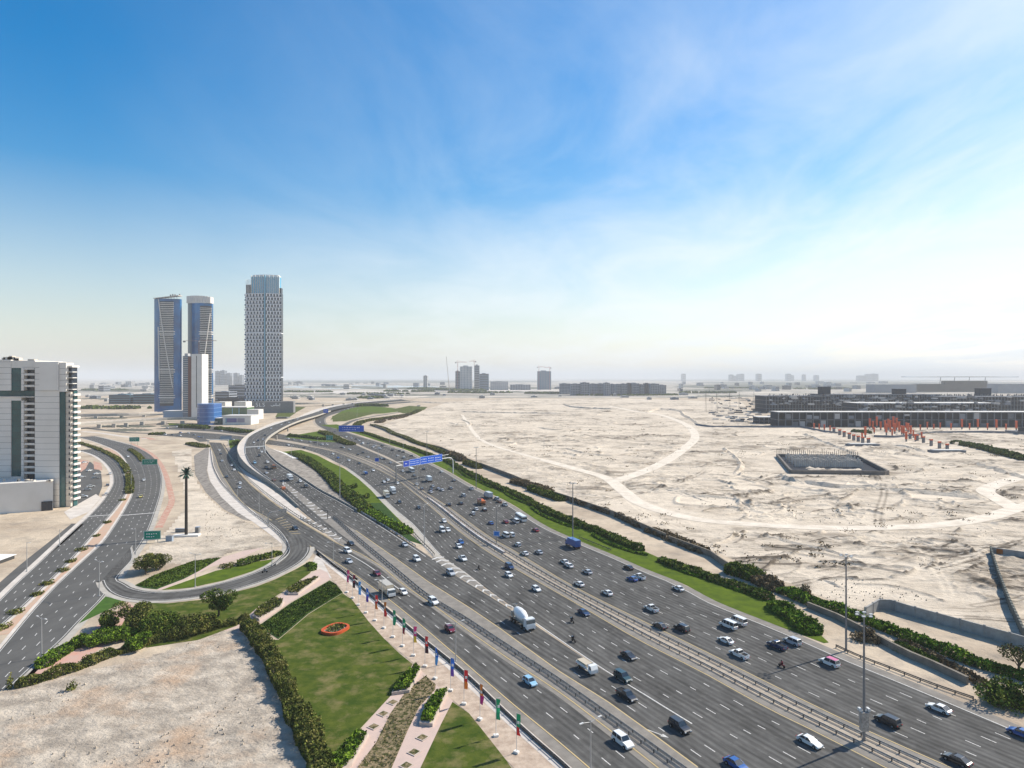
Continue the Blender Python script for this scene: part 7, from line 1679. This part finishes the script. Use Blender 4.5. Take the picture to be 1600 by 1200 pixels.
S, HB, U, PK, V_, BX, DT, FB, BUS = 'saloon_car', 'hatchback', 'suv', 'pickup_truck', 'van', 'box_truck', 'dump_truck', 'flatbed_truck', 'bus'
w_, k_, sv, gy, bl_, db = 'white', 'black', 'silver', 'grey', 'blue', 'dark blue'
for kd, c, rd, lst in [
    (U, w_, 'C1', [(543, 862), (677, 942)]), (S, sv, 'C1', [(545, 878)]), (S, k_, 'C1', [(548, 850)]), (S, 'dark red', 'C1', [(589, 897)]), (HB, 'dark red', 'C1', [(703, 985)]), (HB, w_, 'C1', [(630, 927)]),
    (HB, 'light blue', 'C1', [(828, 1068)]),
    (S, sv, 'C2n', [(632, 852)]), (U, w_, 'C2n', [(651, 875)]), (U, sv, 'C2n', [(704, 897)]),
    (HB, w_, 'C3', [(694, 815), (717, 855), (795, 900), (838, 922), (700, 829)]), (S, bl_, 'C3', [(720, 848)]), (U, db, 'C3', [(796, 887)]), (S, db, 'C3', [(912, 959)]), (S, k_, 'C3', [(982, 1027)]), (HB, k_, 'C3', [(624, 785), (654, 794)]),
    (U, 'dark green', 'C3', [(973, 1061)]), (PK, k_, 'C3', [(979, 1090)]), (U, k_, 'C3', [(1062, 1139)]), (S, bl_, 'C3', [(1150, 1198)]), (S, w_, 'C3', [(1265, 1162)]), (V_, w_, 'C3', [(691, 830)]),
    (S, w_, 'C3', [(583, 735), (600, 753), (606, 750), (621, 755)]),
    (U, k_, 'C4', [(1387, 1130), (1065, 984)]), (S, w_, 'C4', [(1467, 1110), (1134, 1003), (1060, 921), (949, 928), (905, 914), (889, 885), (882, 879), (820, 866)]), (S, bl_, 'C4', [(1596, 1149), (988, 906)]),
    (PK, db, 'C4', [(1214, 1011)]), (U, sv, 'C4', [(1238, 1005)]), (V_, w_, 'C4', [(1138, 980), (1153, 974), (790, 838)]), (PK, w_, 'C4', [(1155, 1025), (1018, 953), (999, 903)]), (S, k_, 'C4', [(1031, 980), (982, 888), (1495, 1191)]),
    (S, sv, 'C4', [(918, 895), (842, 864)]), (HB, w_, 'C4', [(809, 852), (757, 797), (739, 803)]), (U, w_, 'C4', [(799, 837)]), (S, 'red', 'C4', [(837, 829), (790, 816)]), (V_, w_, 'C4', [(806, 816)]), (S, bl_, 'C4', [(767, 818)]),
    (S, k_, 'C4', [(757, 797), (720, 787), (701, 789)]), (S, w_, 'C4', [(744, 796)]), (U, sv, 'C4', [(724, 775), (776, 780)]), (PK, w_, 'C4', [(789, 789), (737, 764)]), (S, 'brown', 'C4', [(780, 784)]),
    (S, gy, 'C4', [(704, 763), (709, 751), (659, 764), (674, 765), (647, 743)]), (S, w_, 'C4', [(690, 737), (629, 736), (691, 766), (673, 769), (651, 757)]), (S, k_, 'C4', [(662, 733), (643, 712), (630, 706), (624, 704)]), (U, w_, 'C4', [(631, 715)]),
    (S, sv, 'C4', [(676, 760), (685, 764), (596, 716), (610, 723), (594, 701)]), (S, k_, 'C4', [(613, 703), (597, 696), (567, 707), (559, 710), (600, 717), (534, 699), (492, 691)]), (S, w_, 'C4', [(566, 693), (621, 712), (575, 714), (546, 702), (510, 694), (503, 694), (470, 688), (450, 685)]),
    (S, sv, 'C4', [(585, 696), (484, 690), (458, 686), (536, 699)]),
    (S, w_, 'C3', [(520, 709), (545, 719), (450, 695)]), (S, k_, 'C3', [(561, 724), (475, 699)]), (S, bl_, 'C3', [(528, 715)]),
    (S, k_, 'RB', [(523, 674), (556, 686), (575, 693)]), (S, w_, 'RB', [(500, 659), (541, 682), (567, 691), (583, 698)]), (S, sv, 'RB', [(549, 684), (561, 688), (592, 700)]),
    (U, 'light blue', 'C2', [(398, 723)]), (U, w_, 'C2', [(418, 722), (409, 706)]), (HB, w_, 'C2', [(469, 752), (397, 691), (440, 663), (424, 669)]), (U, k_, 'C2', [(478, 760), (416, 731), (405, 712)]), (S, sv, 'C2', [(416, 739), (404, 700), (411, 686)]), (S, 'brown', 'C2', [(428, 750)]), (S, k_, 'C2', [(414, 680), (403, 688), (446, 660), (458, 656)]), (S, w_, 'C2', [(465, 654), (452, 660)]),
    (S, w_, 'C1', [(343, 703), (366, 734), (375, 755)]), (S, k_, 'C1', [(345, 709), (354, 745), (461, 826)]), (S, sv, 'C1', [(347, 720), (374, 762), (362, 727)]),
    (S, w_, 'W2', [(200, 713), (225, 750)]), (S, 'yellow', 'W2', [(220, 776)]), (S, w_, 'W1', [(172, 740), (166, 772)]), (S, gy, 'W1', [(168, 758)]),
    ]:
    for px, py in lst: vehicle(kd, c, rd, px, py)
vehicle('mixer_truck', w_, 'C3', 816, 976, 'big white cement mixer truck on the middle carriageway').scale = (1.32,) * 3
vehicle(FB, w_, 'C3', 917, 1047, 'white flatbed truck with a pale load on the middle carriageway', load='tan')
vehicle(BX, 'tan', 'C1', 605, 928, 'cement coloured box truck with white cab beside the banners')
vehicle('suv', w_, 'C1', 973, 1162, 'large white estate car with a dark roof at the bottom by the guard rail')
vehicle(BX, bl_, 'C4', 895, 854, 'dark blue box truck with white roof below the tall verge mast', cab='blue')
vehicle(BUS, w_, 'C4', 814, 812, 'white bus on the far carriageway beside the red car')
vehicle(DT, 'orange', 'C4', 752, 787, 'orange dump truck heading away with a raised reddish load', cab='red', load='orange')
vehicle(BX, 'silver', 'C4', 763, 777, 'grey-white box truck right of the orange dump truck', cab='blue')
vehicle(BX, w_, 'C4', 670, 751, 'white box truck on the far carriageway below the blue gantry')
vehicle(BUS, w_, 'C4', 643, 736, 'white bus passing under the left end of the blue gantry')
vehicle(FB, w_, 'C3', 571, 740, 'blue and white truck on the middle carriageway left of the median lamp', load='blue')
vehicle(BX, 'tan', 'C3', 604, 776, 'tan box truck at the verge edge of the middle carriageway'); vehicle(BX, w_, 'C3', 614, 770, 'white box truck just right of the tan box truck')
vehicle(PK, w_, 'C3', 723, 874, 'white truck with a brown load beside the chevron gore')
vehicle(BX, w_, 'C2', 453, 749, 'white box truck coming down the ramp below the flyover bend'); vehicle(DT, 'brown', 'C2', 427, 731, 'brown loaded truck on the flyover bend', load='brown'); vehicle(FB, 'orange', 'C2', 442, 764, 'orange flatbed truck at the start of the hatched gore', cab='orange', load='brown')
tx = vehicle(U, w_, 'C4', 1296, 1038, 'cream taxi van with a pink roof beside the tall roadside mast')
mb = MB(); mb.box(-2.02, .42, -.70, .70, 1.825, 1.87); mb.build('roof_panel', paint('pink', (.60, .12, .22)), tx)
rd = bpy.data.objects[tx.name]
# parked cars in front of the left block
for i, (px, py) in enumerate([(130, 776), (136, 765), (142, 760), (149, 747), (152, 740), (133, 722), (128, 745), (140, 735)]):
    vehicle(S, [w_, sv, w_, gy, w_, w_, sv, w_][i], 'W1', px, py, 'parked %s car by the left block, %s from the nearest' % ([w_, sv, w_, gy, w_, w_, sv, w_][i], ordinal(i + 1)), rz=R(20 + 9 * i))
# cars on the crossing highway to the left and on the far slip, a few pixels each
k = 0
for i in range(26):
    up = i % 2 == 0; x = rnd.uniform(245, 372); ro = C4 if up else C3; f = rnd.choice([.2, .45, .7])
    g0 = G(x, 672); j = min(range(len(ro.L)), key=lambda q: abs(ro.L[q].lerp(ro.R[q], f).x / max(ro.L[q].y, 1) - g0.x / g0.y)); p = ro.L[j].lerp(ro.R[j], f)
    px = 800 + p.x / p.y * F; py = HY + H * F / p.y
    vehicle(S, rnd.choice([w_, w_, w_, sv, k_, gy, bl_]), 'C4' if up else 'C3', px, py - 1.2)
for i in range(30):
    ro, nm = rnd.choice([(RB, 'RB'), (C2, 'C2')]); j = rnd.randrange(0, len(ro.L)); f = rnd.choice([.3, .5, .7]); p = ro.L[j].lerp(ro.R[j], f)
    if p.y < 1250: continue
    px = 800 + p.x / p.y * F; py = HY + (H - p.z) * F / p.y
    vehicle(S, rnd.choice([w_, w_, sv, k_, gy]), nm, px, py - 1.2, z=p.z if p.z else .001)
# automatic, computed labels: each one names colour, kind and its rank from a landmark
LM = [('the cement mixer truck', 816, 972), ('the dark blue box truck', 895, 851), ('the orange dump truck', 752, 787), ('the white bus below the verge mast', 814, 811), ('the median mast with the cabinet', 1350, 1155), ('the mast on the sandy shoulder', 1322, 1017), ('the blue gantry', 665, 724), ('the flyover bend', 384, 700), ('the tan box truck', 604, 773), ('the chevron gore tip', 800, 950), ('the cantilever sign by the loop road', 419, 822), ('the median lamp with a blue sign', 776, 845), ('the white flatbed truck', 917, 1047), ('the blue sign over the slip merge', 549, 670), ('the green sign past the crossing', 515, 683), ('the outer slip portal frame', 340, 692), ('the first pink banner', 545, 892), ('the lowest green and red banner', 812, 1130), ('the boulevard bend sign', 234, 720), ('the slender white tower foot', 300, 665), ('the far small blue sign', 509, 641), ('the grey sign wall', 440, 640)]
grp = {}
for root, kind, col, road, px, py in VEH:
    if 'label' in root: continue
    l = min(LM, key=lambda q: (q[1] - px) ** 2 + (2.0 * (q[2] - py)) ** 2); grp.setdefault((kind, col, l), []).append((math.hypot(l[1] - px, 2 * (l[2] - py)), root))
for (kind, col, l), v in grp.items():
    v.sort(key=lambda q: q[0])
    for i, (d, root) in enumerate(v):
        root['label'] = '%s %s %s %s' % (col, KN[kind], 'nearest to' if i == 0 else ordinal(i + 1) + ' nearest to', l[0])
# motorcycles and riders
M_skin = mat('rider clothes', (.03, .03, .035), .9); M_helm = mat('helmet', (.05, .05, .06), .3)
def rider_mesh():
    me = bpy.data.meshes.new('person'); J = {'pel': (-.15, 0, .85), 'ch': (.05, 0, 1.22), 'nk': (.12, 0, 1.42), 'hd': (.17, 0, 1.58), 'ht': (.18, 0, 1.70)}
    V = []; E = []; Rr = []
    def a(p, r): V.append(p); Rr.append(r); return len(V) - 1
    pel = a(J['pel'], .17); ch = a(J['ch'], .18); nk = a(J['nk'], .08); hd = a(J['hd'], .13); ht = a(J['ht'], .12); E += [(pel, ch), (ch, nk), (nk, hd), (hd, ht)]
    for s in (-1, 1):
        sh_ = a((.08, s * .2, 1.34), .075); el = a((.32, s * .32, 1.12), .055); ha = a((.58, s * .3, 1.02), .045); E += [(ch, sh_), (sh_, el), (el, ha)]
        hp2 = a((-.1, s * .13, .82), .11); kn = a((.25, s * .25, .62), .08); an = a((.02, s * .22, .25), .055); ft = a((.2, s * .22, .2), .045); E += [(pel, hp2), (hp2, kn), (kn, an), (an, ft)]
    me.from_pydata(V, E, []); o = bpy.data.objects.new('person_tmp', me); COL.objects.link(o); md = o.modifiers.new('s', 'SKIN'); sv_ = me.skin_vertices[0].data
    for i, r_ in enumerate(Rr): sv_[i].radius = (r_, r_)
    sv_[0].use_root = True; o.modifiers.new('d', 'SUBSURF').levels = 1
    bpy.context.view_layer.update(); m2 = bpy.data.meshes.new_from_object(o.evaluated_get(bpy.context.evaluated_depsgraph_get())); bpy.data.objects.remove(o)
    m2.name = 'person'; m2.materials.clear(); m2.materials.append(M_skin); return m2
RM = rider_mesh()
hm = MB(); hm.bar((.0, 0, -.14), (0, 0, .05), .13, .15, 10); hm.bar((0, 0, .05), (0, 0, .16), .15, .07, 10); HM = fixmesh(hm, 'helmet', M_helm)
mm = MB(); mm.prof([(-.75, .6), (-.7, .8), (-.1, .78), (.1, .95), (.45, .92), (.55, .7), (.3, .45), (-.3, .4)], lambda z: .14); MM = fixmesh(mm, 'body', M_white)
ff = MB(); ff.bar((.75, 0, .32), (.5, 0, 1.02), .05, n=6); ff.bar((.5, -.33, 1.04), (.5, .33, 1.04), .03, n=6); FF = fixmesh(ff, 'front_fork', M_galvd)
ww = MB(); ww.bar((0, -.06, 0), (0, .06, 0), .31, n=14); WW = fixmesh(ww, 'wheel', M_tyre)
bx2 = MB(); bx2.box(-.25, .25, -.24, .24, 0, .42); BB = fixmesh(bx2, 'delivery_box', M_white)
for px, py, rd_, c, box, lb_, lr in [(894, 973, 'C3', 'black', 1, 'black motorcycle ahead of the dark blue saloon, upper of two', 'dark clothed rider on the upper motorcycle by the cement mixer'), (896, 1003, 'C3', 'black', 1, 'black motorcycle right of the cement mixer, lower of two', 'dark clothed rider on the lower motorcycle by the cement mixer'), (1222, 1043, 'C4', 'dark red', 0, 'dark red motorcycle on the far carriageway left of the taxi', 'rider in dark red on the motorcycle left of the taxi'), (748, 890, 'C3', 'black', 0, 'small black motorcycle right of the chevron gore', 'dark clothed rider on the motorcycle right of the chevron gore'), (414, 895, 'C0', 'grey', 0, 'grey motorcycle alone on the loop road', 'rider in dark clothes alone on the loop road')]:
    g = G(px, py); g.z = .06; h = heading(rd_, g) if rd_ != 'C0' else R(200)
    t = thing('motorcycle', lb_, 'motorcycle', g, h, 'motorcycles'); t.scale = (1.12,) * 3
    def ad(me, n, loc, m=None):
        o = bpy.data.objects.new(n, me); COL.objects.link(o); o.parent = t; o.location = loc
        if m: slot(o, 0, m)
    ad(MM, 'body', (0, 0, 0), paint(c, PC[c])); ad(FF, 'front_fork', (0, 0, 0)); ad(WW, 'wheel', (.78, 0, .31)); ad(WW, 'wheel', (-.62, 0, .31))
    if box: ad(BB, 'delivery_box', (-.6, 0, .86), paint('black', PC['black']))
    o = bpy.data.objects.new('person', RM); COL.objects.link(o); o.location = g; o.rotation_euler = (0, 0, h); o.scale = (1.12,) * 3; tag(o, lr, 'person', 'motorcycle riders')
    if c == 'dark red': slot(o, 0, mat('rider red', (.12, .02, .03), .9))
    hO = bpy.data.objects.new('helmet', HM); COL.objects.link(hO); hO.parent = o; hO.location = (.18, 0, 1.66)

# ------------------------------------------------------------------ the air
mb = MB(); mb.box(-60000, 60000, -60000, 60000, -1, 360); o = mb.build('haze', bpy.data.materials.new('haze')); m = o.data.materials[0]; m.use_nodes = True; n = m.node_tree; n.nodes.clear()
oo = N(n, 'ShaderNodeOutputMaterial'); pv = N(n, 'ShaderNodeVolumePrincipled'); pv.inputs['Color'].default_value = (.77, .79, .81, 1); pv.inputs['Density'].default_value = .000075; pv.inputs['Anisotropy'].default_value = .0
n.links.new(pv.outputs[0], oo.inputs['Volume']); o['kind'] = 'stuff'; o['label'] = 'thin pale haze over the whole plain'
